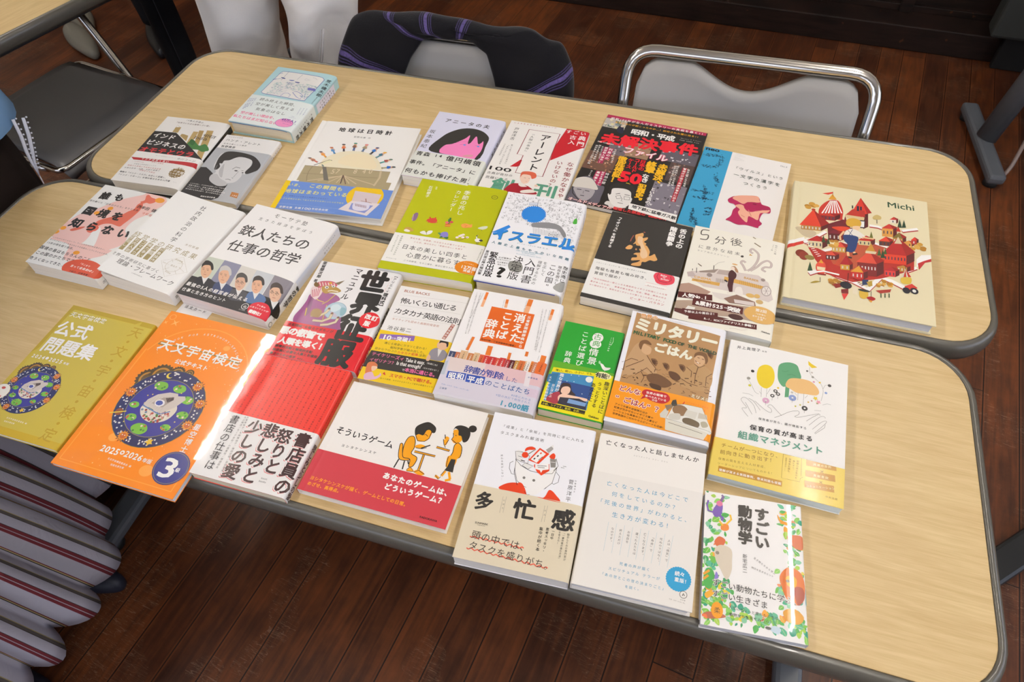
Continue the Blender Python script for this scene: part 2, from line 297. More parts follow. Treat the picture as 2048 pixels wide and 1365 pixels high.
# covers, millimetres from each cover's top left corner: P polygon, S smooth shape, L line, E ellipse, X star, T/V/W lettering (across, down, word)
ART = {
'india': dict(p=[-589.3, 90.3, 0.0735, 127.0, 188.0, 18.3], obi=(106.4, 188.0, 'f4f2ee'), cover='''P b49a62 34.5 43.6 33.1 28.9 43.6 27.1 45.9 43.8
L b49a62 0.5 33.7 28.8 32.7 21.3 41.9 28
P b49a62 54.5 51.4 55 45.5 60.7 46.1 69.7 48.7 74.3 64.6
P c0a46c 78 71.9 72.9 35.1 82.9 34.6 88.1 78
P b3955b 92.5 71.5 82 30.2 91.1 29.9 104.6 81.3
P b99c62 125.6 106.7 111.1 92.5 96.3 27.7 108.7 26.8 118.6 69.4
S 3f7a3c 79.5 70.1 86.5 59.9 103.7 72.1 112.9 65.7 125.1 77.6 117.9 86.7 108 83.8 93.5 83.3
S 2f6332 81.7 66.5 81.1 57 91.7 63.1 92.2 74.1
P 1d1b1c -0.4 46.1 43.2 44.3 129.9 108 132.9 121.9 -3.9 108.6
T 1c1a1a 41.2 4.6 78.4 7.5 5.1 0 14億人市場の
T 5a2a2a 24.4 14.4 97.4 14.9 4.4 0.01 「世界でいちばん面倒くさい国」
T f4f2ee 4 56.2 50 59.3 14.6 0.03 インド
T f4f2ee 3.1 78 83.2 81.4 15.2 0.03 ビジネスの
T d8363e 1.7 99.8 108.5 99.1 16.9 0.03 オモテとウラ
W 1c1a1a 84.6 50.6 109.6 52.6 0 0 India
W 1c1a1a 96.5 42 121.1 44.7 0 0 भारत''', band='''T 6a6a6a 84.4 114.1 120.1 114.6 6.4 0 中川コージ
T 888888 41.8 112.7 82 113.7 2.1 0 対インド専門経営コンサルタント
P b8242c 0.4 124.1 54.9 122.5 125.4 118.8 128.6 130.1 74.7 128 8.4 130.3
T f4f2ee 21.1 125.3 75.4 124.8 5.4 0.03 インドは甘くない
T b8443c 8.1 134.9 31.7 134.2 1.9 0 インドの法律的な慣習
T b8443c 44.1 130.5 68.8 132 3.3 0 独特な商慣習
T 1c1a1a 15.9 140.7 58.9 139.8 2.9 0 お粗末で不安定なインフラ
T b8443c 6.8 146.3 72 146.3 3.5 0 頻発する停電と不効率な役所仕事
T 1c1a1a 4.7 153.5 72.5 150.6 3.6 0 多様な民族・宗教・言語の複雑さ
T b8443c 34.7 154.5 67.3 157.4 3.7 0 長期化する訴訟
X 8a6f3c 104 150 14 18 0.88
T f4f2ee 82.6 131 111.6 132.3 6.5 0.02 経済爆速
T f4f2ee 87.9 138.4 115 139.3 6.1 0.02 成長中の
T f4f2ee 81.6 144.5 116.3 149 6.3 0.02 インド市場
T f4f2ee 81.7 152.4 118.1 153.9 4.2 0.02 あなたの会社を
T f4f2ee 85.3 157.6 113.4 159.9 3.8 0.02 待っている！
T 1c1a1a 3.4 164.6 95.7 166.1 4.2 0.015 無敵の「インド・リスク」を正しく認識し、
T 1c1a1a 3.3 172 104.8 173 4.3 0.015 「インド・リターン」を読み取るための入門書
T 777777 110 173.4 117.4 174.1 1.7 0 ウェッジ'''),
'hannah': dict(p=[-468.3, 81.9, 0.0598, 106.0, 173.0, 11.4], obi=(39.2, 173.0, 'c9cbd0'), cover='''T 999999 6.1 5.8 34.1 4.3 3.6 0 今を生きる思想
T 1c1a1a 5.1 14.1 76.4 17 7.6 0.01 ハンナ・アレント
T 1c1a1a 6.1 25.2 52 24.9 4.1 0 全体主義という悪夢
T 1c1a1a 6.1 33.8 34.2 33.1 6.3 0.02 牧野雅彦
V 1c1a1a 112 8 112 60 5.2 0 ハンナ・アレント
V 1c1a1a 112 98 112 118 4.5 0 現代新書
V f4f2ee 112 135 112 168 4.2 0 講談社現代新書''', band='''P b7babf 0 36 106 36 106 173 0 173
P 201f22 0 96 10 94.6 22.6 102.5 56.6 127.8 70.2 130.8 71 165.5 62 173 0 173
S d9d9da 17.3 64.4 18.7 53.3 31.2 49.3 53 51.3 69.1 54.3 80.8 61.2 85.8 75.3 86.6 92.9 85.5 100.5 78.4 94.5 82.9 105.3 79.5 121.9 68.2 126.9 55.2 125.2 48.3 118 39.6 116.8 41.1 125.1 31.6 122.7 29.4 113 33.3 103.4 22.3 90.7 18.8 74.8
S c3c3c5 29.4 113 38 108.3 49.2 117.8 65.7 126 68 134.1 53.5 137 33.8 126.6
S 2c2a2b 26.9 97.3 21.8 80.3 19.2 64 22.9 49.4 35.1 44.8 53.9 44.9 74.5 48.7 88.7 56.6 101.1 69.3 102.6 82.4 97.7 90.7 89.4 98.2 83.9 93.4 86.7 75.1 81.5 62.6 68.6 57.5 55.9 56.9 48 61.5 41.5 68.9 32.9 72.1 32.8 79.6 28.1 80.6 33.4 88.5 32.4 96.2
L 3a3838 1.1 58.3 91.1 62 84.4 70.8 85.7
L 3a3838 0.9 76.1 92 79.8 91.3
E 2a2828 66.9 93.8 3.2 1.5
E 2a2828 80.9 96.4 1.8 1.1
L 77777a 0.7 72.2 94.3 70.6 110.7 68.6 112.5 72.1 114.7
L 55555a 1 59.7 118.6 64.5 117.1 69.9 118.9
L 88888c 0.8 26.6 85.4 28.7 96.9 33.2 97.5
S bbbbbe 36.2 88 37.3 80.3 44.8 98.2 51.1 114.5 45.5 112.7 37.4 99.6
T f4f2ee 4.3 139.6 75.9 141.5 2.6 0.01 人々を分断し、生の余地を剥奪し尽す「全体主義」
T f4f2ee 4.2 144.4 72.7 147.5 3.2 0.01 増悪や敵対し、民族人種問題が過熱する
T f4f2ee 4.2 149.3 76.7 152 3.2 0.01 テロルという「無」世界が生活様態の現実
T f4f2ee 4.1 154.1 77.1 157.1 3.0 0.01 隣を愛する全体主義下、我々の思考を促すたし
T f4f2ee 39.3 167.2 66.5 166.4 3.5 0.02 講談社現代新書
P c07c3e 86.5 146.7 99.7 147.4 102 159.3 88.5 157.9
T f4f2ee 90.1 154.3 100 154.5 4.0 0.03 100'''),
'weather': dict(p=[-466.7, 279.3, 0.0021, 127.0, 188.0, 26.2], obi=(100.8, 188.0, 'e6eeec'), cover='''S 6f7fb8 21.3 12.1 53.5 10.7 98.4 12.5 110 18.6 111.6 27 107.7 86.4 102.5 95.9 60.6 94.4 21.3 93.4 13 89.3 11.3 83.7 14.7 24 16.4 15.9
S eceae6 22.3 13.4 54.2 12.1 98.8 14 109 19.3 110.3 27.3 106.5 85.5 101.3 94.3 59.7 92.8 20.7 91.8 13.9 88.7 12.4 83.9 15.7 24.5 17.2 16.7
H 110 4 8fc4c0,7ab5b4,6d78a8,a8d4d0 22 92 50.9 84.8 36 49.2 21.5 50.3
H 110 4 8fc4c0,6d78a8,6fb0ac,9a96b8 37.7 43.8 79.3 48.6 93.9 76.6 49.5 65.7
H 100 4 8fc4c0,7ab5b4,6d78a8,6fb0ac 71.7 45.5 108.2 43.9 105.9 85.6 92 84.3
L a9aec6 0.5 37.3 62.6 58.9 61
L a9aec6 0.5 34.8 68.6 58.8 66.4
L a9aec6 0.5 32.4 74.6 58.7 71.8
L a9aec6 0.5 30 80.5 58.6 77.1
L a9aec6 0.5 27.6 86.5 58.5 82.5
L a9aec6 0.5 25.2 92.4 58.4 87.8
L 777a9a 0.6 30.1 9.9 29.8 43.2
L 777a9a 0.5 61.9 15.1 59.4 33.5
L 6f7fb8 0.9 12.4 45 26.7 37.7
L 6f7fb8 1.2 14.1 22.9 20.7 19.5
L 6f7fb8 1.4 12.5 43.7 18.6 40.9
S 5a6498 25 33 34.2 34.6 34.3 37.6 27.5 36.2
S 5a6498 58.9 41.1 68.7 41.2 68.8 44.2 61.7 43.7
S 6f7fb8 45.2 38.2 55.2 37 53.7 39.9 47.1 40.2
P 7f7fc4 93.2 53.8 109.3 53.5 112.5 61.2 96.7 61.5
L 5c5ca8 0.4 94.8 54.1 98.1 61.1
L 5c5ca8 0.4 96.9 54.1 100.2 61.1
L 5c5ca8 0.4 99 54.1 102.2 61.1
L 5c5ca8 0.4 101 54 104.3 61
L 5c5ca8 0.4 103.1 54 106.3 61
L 5c5ca8 0.4 105.1 54 108.4 61
L 5c5ca8 0.4 107.2 54 110.5 61
L 8690c8 0.9 54.9 92.3 56.9 82.2 64.7 80.2 72.2 84.4 71.6 91.7
L 8690c8 1.1 72.1 76 86.6 88 96.4 92.7 96.8 80.7 82.7 72.2 75 71.6 72.1 76
L 8690c8 1 97.4 73.4 104.8 90.6 90.9 82.2
L 8a8aa8 0.4 74 31.1 75.1 25.9 81.5 28.1 86.6 29.3 79.8 32.2 74 31.1
L 8a8aa8 0.4 86.7 19.2 93.8 21.3 98.7 25.1
L 6fb0ac 0.7 84.2 43.6 93.9 45 109.1 48.6
V 2a2c30 120.4 16 123.4 74.1 9.9 0.01 荒木健太郎
V 2a2c30 123.2 74.2 123.1 97.9 2.4 0 気象学者雲研究者
L 7a90c8 0.3 130.5 0 130.5 98
P e4e2f0 131 18 152 18 152 92 131 92
V 1c1a1a 148 21 148 85 4.8 0.01 読み終えた瞬間、
V 1c1a1a 142 21 142 85 4.8 0.01 空が美しく見える
V 1c1a1a 136 32 136 80 4.8 0.01 気象のはなし''', band='''T 1c1a1a 22.1 111.1 103.8 113.8 9.2 0.005 読み終えた瞬間、
T 1c1a1a 21.6 126.5 104.1 128 9.3 0.005 空が美しく見える
T 1c1a1a 30.3 141.8 94.4 143.6 9.6 0.005 気象のはなし
T e86a9a 9.2 158.5 85.5 160.2 8.5 0.02 空が美しい理由を、
T e86a9a 1.2 171.4 93.9 174.2 9.3 0.02 私たちはまだ知らない
V 4a58a0 13.4 109.7 16.6 137.1 2.5 0 空は美しい雲の風景
V 4a58a0 10.1 111.2 11.8 141.5 2.7 0 空は美しい雲の風景
V 4a58a0 6.4 112.1 9.6 145.3 3.0 0 空は美しい雲の風景
V 4a58a0 2.8 113 7.4 149.1 3.2 0 空は美しい雲の風景
V 4a58a0 122.7 115.4 124.2 137.7 2.2 0 見上げるのが楽し
V 4a58a0 117.3 116.7 119.4 138.9 2.2 0 見上げるのが楽し
V 4a58a0 111.9 118 114.6 140.1 2.2 0 見上げるのが楽し
E 7a68a8 104 169 17 12.5
E f29ac8 104 169 16.4 12
T 5a3a98 94.3 159.8 127.3 159.9 7.9 0.03 40万人！
T 5a3a98 105.5 146.9 113.2 146.6 2.3 0 SNS
T 5a3a98 103.5 151.2 117.8 149.9 2.6 0 フォロワー
T 5a3a98 94.7 165.2 125.4 165.7 2.5 0 人気気象研究者による
T 5a3a98 100.4 170.4 122.9 172.9 1.8 0 「最高の気象学入門」
V 1c1a1a 145 112 145 182 10.5 0.02 荒木健太郎
V 1c1a1a 136 112 136 170 3.9 0 美しく気象のはなし'''),
'earth': dict(p=[-265.5, 133.7, 0.1106, 189.3, 244.9, 14.2], obi=(174.5, 244.4, '6a8fd8'), cover='''P a39a92 -9 0 -0.5 0 -0.5 245 -9 245
T 1c1a1a 38.5 22.5 143.7 20.5 13.2 0.03 地球は日時計
T 444444 74.7 40.2 107.3 40.4 5.0 0 安野光雅_作
S ece2c4 40 128.2 44.3 107.9 54.7 94.8 68.6 85.2 87.7 80.8 103.8 80.3 117.7 83.3 130.7 90.6 141.8 102.2 148.7 114.2 152.2 124.9 98.9 129.4 37.2 129.4
S efe0bc 73.9 100.4 90.2 88.1 114.9 87.9 131.2 98.8 141.7 115.2 137 123.9 107.4 123.3 73.3 116.9
P a89a78 16.9 131 170 127.4 171.2 170.3 117.5 169 53.6 167.5 17.2 171.2
P a89a78 22 155 180 155 180 232 22 232
L 8a7c5e 1 16.9 131 170 127.4
L 8a7c5e 1 20.2 151.9 152.4 146.1
L cbb896 1.6 92.6 147.8 35.7 170.1
L cbb896 1.6 92.6 147.8 53.6 167.5
L cbb896 1.6 92.6 147.8 72.9 168.9
L cbb896 1.6 92.6 147.8 87.2 168.1
L cbb896 1.6 92.6 147.8 93.3 167.8
L cbb896 1.6 92.6 147.8 102.5 167.3
L cbb896 1.6 92.6 147.8 109.6 166.9
L cbb896 1.6 92.6 147.8 121.8 166.2
L cbb896 1.6 92.6 147.8 154.1 164.5
L 4a3a30 2.2 92.3 147 94.9 169.2
L 6a5244 2 92.3 147 104.2 169.4
L 8a7c5e 1.3 31.4 131 29.5 145.8 31.1 158.2 35.2 170.2
L c4b493 3.5 153 126.4 156.1 144.8 152.8 166.9
W d8c8a8 50.7 142.7 56.5 142.7 12 0 1
W d8c8a8 68.8 140.1 74.6 140.1 12 0 5
W d8c8a8 76.8 139 82.6 138.9 12 0 7
W d8c8a8 107 134.6 112.7 134.6 12 0 8
W d8c8a8 122 132.4 127.7 132.4 12 0 4
W d8c8a8 133 130.9 138.7 130.8 12 0 0
P 6a655c 48.4 129.4 55.9 130.8 72.4 164.7 63.5 164.5
L 4a453a 1.5 32.4 128 42.5 120.5 53.9 110.7 59.6 111.5
S e9e2b8 43 122 53.2 111.6 59.1 113.2 49.7 122.7
L 6a8078 2.5 45.7 124.9 50.5 129.1
L c86a58 1.7 35.4 120.6 27.9 116.2
L c86a58 1.7 36.1 119.1 28.4 115.2
L c86a58 3 28.3 117.1 29.3 115.1
L a8705a 6 28.5 115.9 22.6 112.8
L a8705a 1.5 22.4 114.2 26.2 118.1
L d9a888 1.5 23.6 111.8 28.1 112.1
E d9a888 20.6 111.7 2.6 2.4
E 6a5a50 18 110.4 3.4 1.8
L 443a34 1.5 35.3 120.8 35.7 120
L 443a34 1.5 36 119.4 36.4 118.5
L e8a03c 1.7 45.1 104.9 39.1 99
L e8a03c 1.7 46.3 103.8 39.9 98.2
L e8a03c 3 39.2 99.9 40.9 98.4
L e89a48 6 39.8 98.9 35 94.5
L e89a48 1.5 34.3 95.6 36.8 100.2
L d9a888 1.5 36.3 93.9 40.7 95.4
E d9a888 33.4 93 2.6 2.4
E 5a5a60 31.3 91 3.4 1.8
L 443a34 1.5 44.9 105.1 45.6 104.5
L 443a34 1.5 46 104.1 46.8 103.4
L 5a90c0 1.7 56.9 93.1 52.1 85.9
L 5a90c0 1.7 58.5 92.3 53.2 85.3
L 5a90c0 3 52.1 86.8 54.3 85.7
L 5a94c8 6 52.9 85.9 49.1 80.5
L 5a94c8 1.5 48 81.5 49.4 86.6
L d9a888 1.5 50.6 80.2 54.8 82.7
E d9a888 47.7 78.7 2.6 2.4
E c07858 46 76.3 3.4 1.8
L 443a34 1.5 56.6 93.2 57.5 92.8
L 443a34 1.5 58.2 92.4 59.2 91.9
L 3a3440 1.7 70.5 84.1 68 75.9
L 3a3440 1.7 72.5 83.8 69.3 75.8
L 3a3440 3 67.6 76.8 70.3 76.4
L e07a48 6 68.8 76.2 66.6 70
L e07a48 1.5 65.2 70.6 64.8 75.8
L d9a888 1.5 68.3 70.2 71.9 73.8
E d9a888 65.9 67.8 2.6 2.4
E 4a4a4a 64.9 65.1 3.4 1.8
L 443a34 1.5 70.1 84.2 71.2 84
L 443a34 1.5 72 83.9 73.3 83.7
L 3a5a90 1.7 86.8 79.9 86 70.8
L 3a5a90 1.7 89.1 80 87.5 70.9
L 3a5a90 3 85.3 71.7 88.4 71.8
L 8a6048 6 86.8 71.3 85.8 64.3
L 8a6048 1.5 84.1 64.7 82.5 70
L d9a888 1.5 87.7 64.9 90.9 69.3
E d9a888 85.5 61.9 2.6 2.4
E 4a9a88 85.1 58.9 3.4 1.8
L 443a34 1.5 86.4 79.9 87.7 80
L 443a34 1.5 88.6 80 90 80
L 4a6a90 1.7 103.1 79.9 104.3 71.4
L 4a6a90 1.7 105.4 80.4 105.8 71.7
L 4a6a90 3 103.5 72 106.5 72.7
L a89a7a 6 105 72 105.7 65.3
L a89a7a 1.5 103.8 65.3 101.1 70
L d9a888 1.5 107.4 66.2 109.5 70.9
E d9a888 105.9 63.1 2.6 2.4
E e08a88 106.1 60.1 3.4 1.8
L 443a34 1.5 102.8 79.8 104 80.1
L 443a34 1.5 104.9 80.3 106.3 80.6
L 3a3a44 1.7 119.4 84.9 123 76.9
L 3a3a44 1.7 121.6 85.9 124.5 77.6
L 3a3a44 3 121.9 77.3 124.9 78.7
L 3a7ac8 6 123.6 77.6 126.1 71.3
L 3a7ac8 1.5 124.2 70.9 120 74.7
L d9a888 1.5 127.7 72.5 128.6 77.6
E d9a888 126.9 69.2 2.6 2.4
E 4a5078 128 66.4 3.4 1.8
L 443a34 1.5 119 84.7 120.2 85.3
L 443a34 1.5 121.1 85.7 122.5 86.3
L 5a8a90 1.7 132.8 92.8 138.1 86.1
L 5a8a90 1.7 134.7 94.2 139.4 87
L 5a8a90 3 136.9 86.3 139.6 88.1
L 4a7a90 6 138.5 86.9 142.3 81.5
L 4a7a90 1.5 140.5 80.8 135.5 83.5
L d9a888 1.5 143.6 82.9 143.4 87.8
E d9a888 143.6 79.7 2.6 2.4
E e8b040 145.3 77.3 3.4 1.8
L 443a34 1.5 132.4 92.6 133.5 93.3
L 443a34 1.5 134.3 93.9 135.5 94.7
L 58a8a0 1.7 144.5 105.7 151.6 100.9
L 58a8a0 1.7 146.1 107.4 152.7 102.1
L 58a8a0 3 150.4 100.8 152.5 103.1
L a85a50 6 151.8 101.7 157.1 97.9
L a85a50 1.5 155.5 96.7 149.9 98.1
L d9a888 1.5 157.9 99.4 156.4 103.8
E d9a888 158.9 96.5 2.6 2.4
E 5a7a68 161.2 94.8 3.4 1.8
L 443a34 1.5 144.2 105.4 145.1 106.4
L 443a34 1.5 145.7 107.1 146.7 108.1
L a8a078 1.7 151.9 118.3 160.6 116.4
L a8a078 1.7 152.8 120.3 161.2 117.7
L a8a078 3 159.5 115.9 160.7 118.6
L 2a6ac0 6 160.5 117.2 167 115.4
L 2a6ac0 1.5 166 114 160 113.3
L d9a888 1.5 167.3 117.1 164.2 120.4
E d9a888 169.3 114.9 2.6 2.4
E 3a4a48 172.1 114.1 3.4 1.8
L 443a34 1.5 151.8 118 152.3 119.1
L 443a34 1.5 152.6 119.8 153.2 121.1''', band='''P f2cc08 -9.5 100 9 100 9 300 -9.5 300
T f0e878 7.9 183.2 36 184.9 8.5 0.02 いま、
T f0e878 44.5 182.5 105.5 183.8 11.0 0.02 この瞬間も
T f0e878 8.1 200.4 117.6 196.7 11.0 0.02 地球はまわっている
T 223a88 8.7 212.2 89.8 210.8 3.3 0 なぜ、太陽のつくる影から時間がわかるのか？
T f0e878 8.5 219.4 117.8 217 3.6 0 小さな日時計を通して広大な天文の世界にふれる科学絵本
L a8b8e8 0.4 7.7 232.4 113 231.3
L a8b8e8 0.4 7.8 243.7 110.4 240.9
T f4f2ee 14.7 240.1 37.5 239.7 5.1 0.02 安野光雅
T f4f2ee 41.1 239.2 52.4 238.8 5.1 0.02 生誕
W f4f2ee 54.5 238.5 68.9 238.5 5 0.01 100
T f4f2ee 69.8 237.7 98.1 236.8 5.1 0.02 年記念出版
E f4c810 147 196 31 30
P d8c8cc 126.4 184.2 173.1 187.4 172.1 210.7 128.8 209.4
P e8dcdc 128.8 209.4 177.1 209.9 164.6 240.7 113.4 232.4
P 8a94d0 130.6 214.6 167.7 215.7 159.1 235.2 130.5 229.8
S e0dcec 133.4 216.4 138.9 210.1 158.6 210.5 161.8 225.2 150.3 231.1 137.6 228.8
L 7a4a50 0.8 136.7 214.8 139.8 220.9
L 7a4a50 0.8 139 215.1 142 221.2
L 7a4a50 0.8 141.4 215.4 144.2 221.5
L 7a4a50 0.8 143.7 215.7 146.4 221.9
L 7a4a50 0.8 146.1 216.1 148.6 222.2
L 7a4a50 0.8 148.5 216.4 150.8 222.5
L 7a4a50 0.8 150.8 216.7 153 222.8
L 7a4a50 0.8 153.2 217 155.2 223.1
L 7a4a50 0.8 155.5 217.3 157.4 223.5
L 8a5a4a 0.8 143.9 207.2 162.9 209.9
L 9a6a5a 1.5 150.1 200.8 153.6 209.1
T e8e088 143.6 176 185.3 200 1.6 0 実際に使える日時計のしかけつき'''),
'anita': dict(p=[-102.7, 222.7, 0.0079, 127.0, 188.0, 20.6], obi=(119.8, 188.0, 'e2e4dc'), cover='''T 1c1a1a 17.9 23 106 25 11.7 0.02 アニータの夫
V 1c1a1a 9.1 54.2 8.6 111.5 11.5 0.005 坂本泰紀
S 33322f 21.1 113.3 30.7 72.7 42.3 53.6 58.1 40.7 76.9 36.1 94.4 39.3 107.2 48 113.5 58.2 114.2 78.2 114.3 100.8 110.8 117 68.6 117.8
S f78ac4 40.1 110.8 40.2 103.7 45.2 92.5 55.9 86.9 67.7 73.9 73.8 65.1 78.2 56.6 81.3 79.2 85.8 76.6 90.1 56.6 99.2 76.2 103.7 73.6 106.2 67.3 110.1 85 109.8 103.3 105.9 118.2 68.6 117.8 44.9 116.7
S 33322f 106.7 118 111.8 90.2 113.3 78.4 115.9 100.4 112.6 117.3
L c05a90 0.6 69.3 86.5 80.3 81.7
E 5a9ae0 77.3 85.1 2.6 1.6
E 5a9ae0 101.9 83.6 2.4 1.6
L c05a90 0.5 57.1 85.2 68.9 77.4 82.6 75.1
L c05a90 0.5 95.9 82.8 103.8 79.4
S e0a0a8 83.7 115.4 90.8 110 101.1 109.1 99.3 114.3 89.5 116.7
V 1c1a1a 137 8 137 90 9.6 0.02 アニータの夫''', band='''T 1c1a1a 2.6 126.4 29.5 126.1 12.1 0.02 青森
T 1c1a1a 35.8 126 51.5 124.8 9.0 0.04 14
T 1c1a1a 57.8 127.4 121.8 129.3 14.4 0.02 億円横領
T 1c1a1a 0.4 150.8 120.7 153.6 11.4 0.02 事件。「アニータ」に
T 1c1a1a 0.9 174.4 114 177.6 12.7 0.02 何もかも捧げた男
V 1c1a1a 118.3 166.1 118.8 177.6 10.4 0.02 …
T 1c1a1a 115.6 181 122.3 180.6 7.4 0.02 。
V 1c1a1a 137 105 137 182 5.4 0.02 事件。「アニータ」に'''),
'arendt': dict(p=[38.6, 235.9, -0.0035, 145.5, 193.3, 13.0], obi=None, cover='''T b85a58 5.6 5.8 86.2 2.8 4.1 0.01 いまを生きるための100ページ
P c4202c 103.8 -2.3 146.3 -0.6 146.8 43.2 97.7 96 96 53.6
P c4202c 49 105.4 61 113.4 47.5 126.5 36 128.7
L 8a2430 1.4 38.9 19 95.7 18.5 97.1 141 49.9 142 49.4 93.6 38.2 92.9 38.9 19
P f2efea 41.3 21.1 94.4 20.3 95.6 138.8 51.5 139.7 51.3 92.3 40.1 90.4
T f4f2ee 102.8 7.6 141.7 6.6 10.4 0.02 すごい
V f4f2ee 119.8 15.2 121.7 44 12.3 0.02 古入
V f4f2ee 136 12.5 137.8 45.6 14.1 0.02 典門
V 1c1a1a 73.4 25.7 75.6 131.2 20.1 0.02 アーレント
V 1c1a1a 49.1 26 51.4 86.6 6.9 0 『人間の条件』
V 1c1a1a 16.7 18.3 17.5 57 8.7 0 戸谷洋志
V 1c1a1a 21.9 68.5 26.6 123.7 3.5 0 働いて食べるだけの毎日に
V 1c1a1a 16.1 70 17.3 127.6 3.8 0 「人らしさ」はどこにある
V 1c1a1a 9.4 69.7 9.9 104.5 3.5 0 できるのはなぜか
V 8a2a30 134 90.1 137.5 186 12.3 0.01 なぜ働かなきゃ
V 8a2a30 115.6 92.2 117 164.9 10.9 0.01 いけないの？
W 1c1a1a 4 140.6 41.5 138.1 10 0.015 100
T 1c1a1a 3.2 153 48.3 151.8 6.8 0 古典が自分の
T 1c1a1a 4.1 164.8 44.1 163.4 7.2 0 武器になる
T 5a9a80 2.2 182.4 147.9 175.7 40.1 0.03 創刊
S a01c2c 44.5 191.8 50.6 173.5 60.9 168.1 78.3 170 92.6 179 98.4 187.6 59.9 192.8
S f0d0bc 66.1 162.9 60.9 151.1 64.7 140.8 76.2 139.1 79 149 77.8 162.4 70.7 166.9
S d8664a 61.7 152.2 60.4 137.9 72.8 133.3 83.8 135.8 87.3 145.5 81.3 151 76.4 143 63.8 143.7
S efe8e0 63.5 170.1 66.4 164.1 74.8 169.6 79 172.4 69.7 174.9
S efe8e0 72.5 184.4 88.9 177.5 95.5 183.3 75.8 189.8
E f0d0bc 93.2 166.1 3 3
L 1c1a1a 0.5 67.8 151.4 71.2 151.5
L 1c1a1a 0.5 75.4 151.2 78 151.3
L a03030 0.5 72.8 159.8 75.6 159.6''', band=''''''),
'mystery': dict(p=[212.5, 268.9, -0.0754, 182.6, 250.6, 8.0], obi=None, cover='''P 1a1716 0 0 182 0 182 250 0 250
Z 0 10 40 38 b9b2ac 30 8 d8d0a0 8a9a78 5a6a5a c8c8c0 7a8a90 e0d8c0
Z 28 78 62 118 6a6066 20 6 5a5560 8a8490 b8b2b8 3a353c d0ccd0 8a6a58
Z 60 66 100 108 9a7a60 22 6 b89878 7a5a44 d0b090 5a4438
Z 118 66 182 100 5a5560 28 6 5a5560 8a8490 b8b2b8 3a353c d0ccd0
Z 140 100 180 150 4a3a38 34 6 6a4a3c 8a6a5a 3a2a28 a08a88 2a2020
Z 0 112 52 162 6a4a3c 30 6 c08a68 8a5a40 3a2420 a87858 d8b090
Z 126 158 180 232 7a7480 34 6 5a5560 8a8490 b8b2b8 3a353c d0ccd0
P b01c50 0 0 182 0 182 9 0 9
T f4f2ee 7.8 9.4 176.2 4.8 6.9 0.02 昭和100年が生んだミステリーの真相を暴く!!
T e8a818 17.9 18.9 170 16.4 5.7 0.02 あの日なにが起こったのか…！封印された闇に迫る!!
S 1c1e38 27.1 39.8 30.6 26 37.2 29.4 40.7 47.7 32.6 47.7
E d8c8b8 34.3 27.6 3 3
T f4f2ee 53.7 36.4 131.2 34.9 17.0 0.035 昭和・平成
T e8142c 7.4 72.6 177.2 55.1 34.1 0.045 未解決事件
L e8142c 2 8.9 74.8 41.5 67.9
W f4f2ee 5.7 84 34.2 84.6 0 0.02 DIA_Collection
T f4f2ee 140.8 29 176.9 27.5 2.6 0 Mystery_&_Project
T f4f2ee 139.7 34.7 174.3 33.7 2.8 0 FROM_SHOWA_FILE
T e8507a 53.6 91.7 133.3 94.4 19.9 0.07 ファイル
T f4f2ee 53.6 91.7 133.3 94.4 19.9 0.02 ファイル
L a81c50 9 33.5 95.9 33.8 129.6
V f4f2ee 33.5 95.9 33.8 129.6 7.1 0.02 列島のの
L a81c50 9 25.2 94.8 26.6 142.2
V f4f2ee 25.2 94.8 26.6 142.2 5.8 0.02 誘拐殺人事件！
L a81c50 9 38.6 161.9 41 205.7
V f4f2ee 38.6 161.9 41 205.7 4.7 0.02 昭和を揺るがした
L a81c50 9 31.3 163.1 31.2 200.8
V f4f2ee 31.3 163.1 31.2 200.8 6.4 0.02 毒物事件！
L a81c30 8 165.9 108.5 165.8 199.7
V f4f2ee 165.9 108.5 165.8 199.7 5.5 0.02 警視庁が追う未解決事件に迫る
V f0b818 59.9 111.7 63.2 183.8 15.9 0.04 徹底検証！
V e8142c 94.4 110.2 97.3 139.3 10.7 0.03 日本の
V e8142c 84.2 109.9 86.6 147.9 10.5 0.03 コールド
V e8142c 74.3 113.2 75.5 140.6 10.0 0.03 ケース
V f0b818 110.3 109.9 111.9 140.5 17.6 0.05 終章
V f4f2ee 107.9 145.5 110.6 167.6 12.2 0.04 なき
V f0b818 130.3 110.6 128.5 171 16.6 0.05 未解決、
V f0b818 109.6 172.7 111.8 220.7 13.8 0.05 犯罪史。
V f4f2ee 128.8 175.5 127.8 226.4 8.5 0.03 という名の、
W e8142c 68.2 164 103.4 162.9 0 0.05 50
V e8c818 85.5 177.4 86.5 194.8 9.6 0.03 件を
V f4f2ee 18 94.6 21.7 131.1 3.9 0.01 未だ犯人に届かず
V f4f2ee 12.5 92.4 14.5 141.2 4.6 0.01 謎多き事件の裏側へ
V f4f2ee 7.4 94.1 8.8 150.8 4.8 0.01 怪死事件と追跡の記録
V f4f2ee 41.4 95.9 45 135.9 4.3 0.01 なぜ事件は起きた
V f4f2ee 149.3 107.9 150.2 163.5 4.3 0.01 昭和の犯罪史に残る事件
V f4f2ee 153.5 106.5 155.6 161.6 4.7 0.01 謎の真犯人に迫る真相
V f4f2ee 172.2 110 174.4 157.5 4.5 0.01 捜査の裏にある事実
V f4f2ee 19.4 164.7 19.2 198.9 3.6 0.01 消えた証拠を追え
V f4f2ee 46.6 162.8 47.3 194.1 6.6 0.01 時効の壁
S 5e5a66 -0.7 252.7 0.6 217.3 3.3 197.2 11.6 184.6 24.8 182.5 39 199.3 51.3 199.8 53.4 227.1 52.3 243.5 27.6 249.7
S d6d0c8 -1.5 210.8 -0.2 195.9 10.6 186.2 26.2 186.9 40.3 203.6 41.2 211.5 20.5 212.8 4.7 215.8
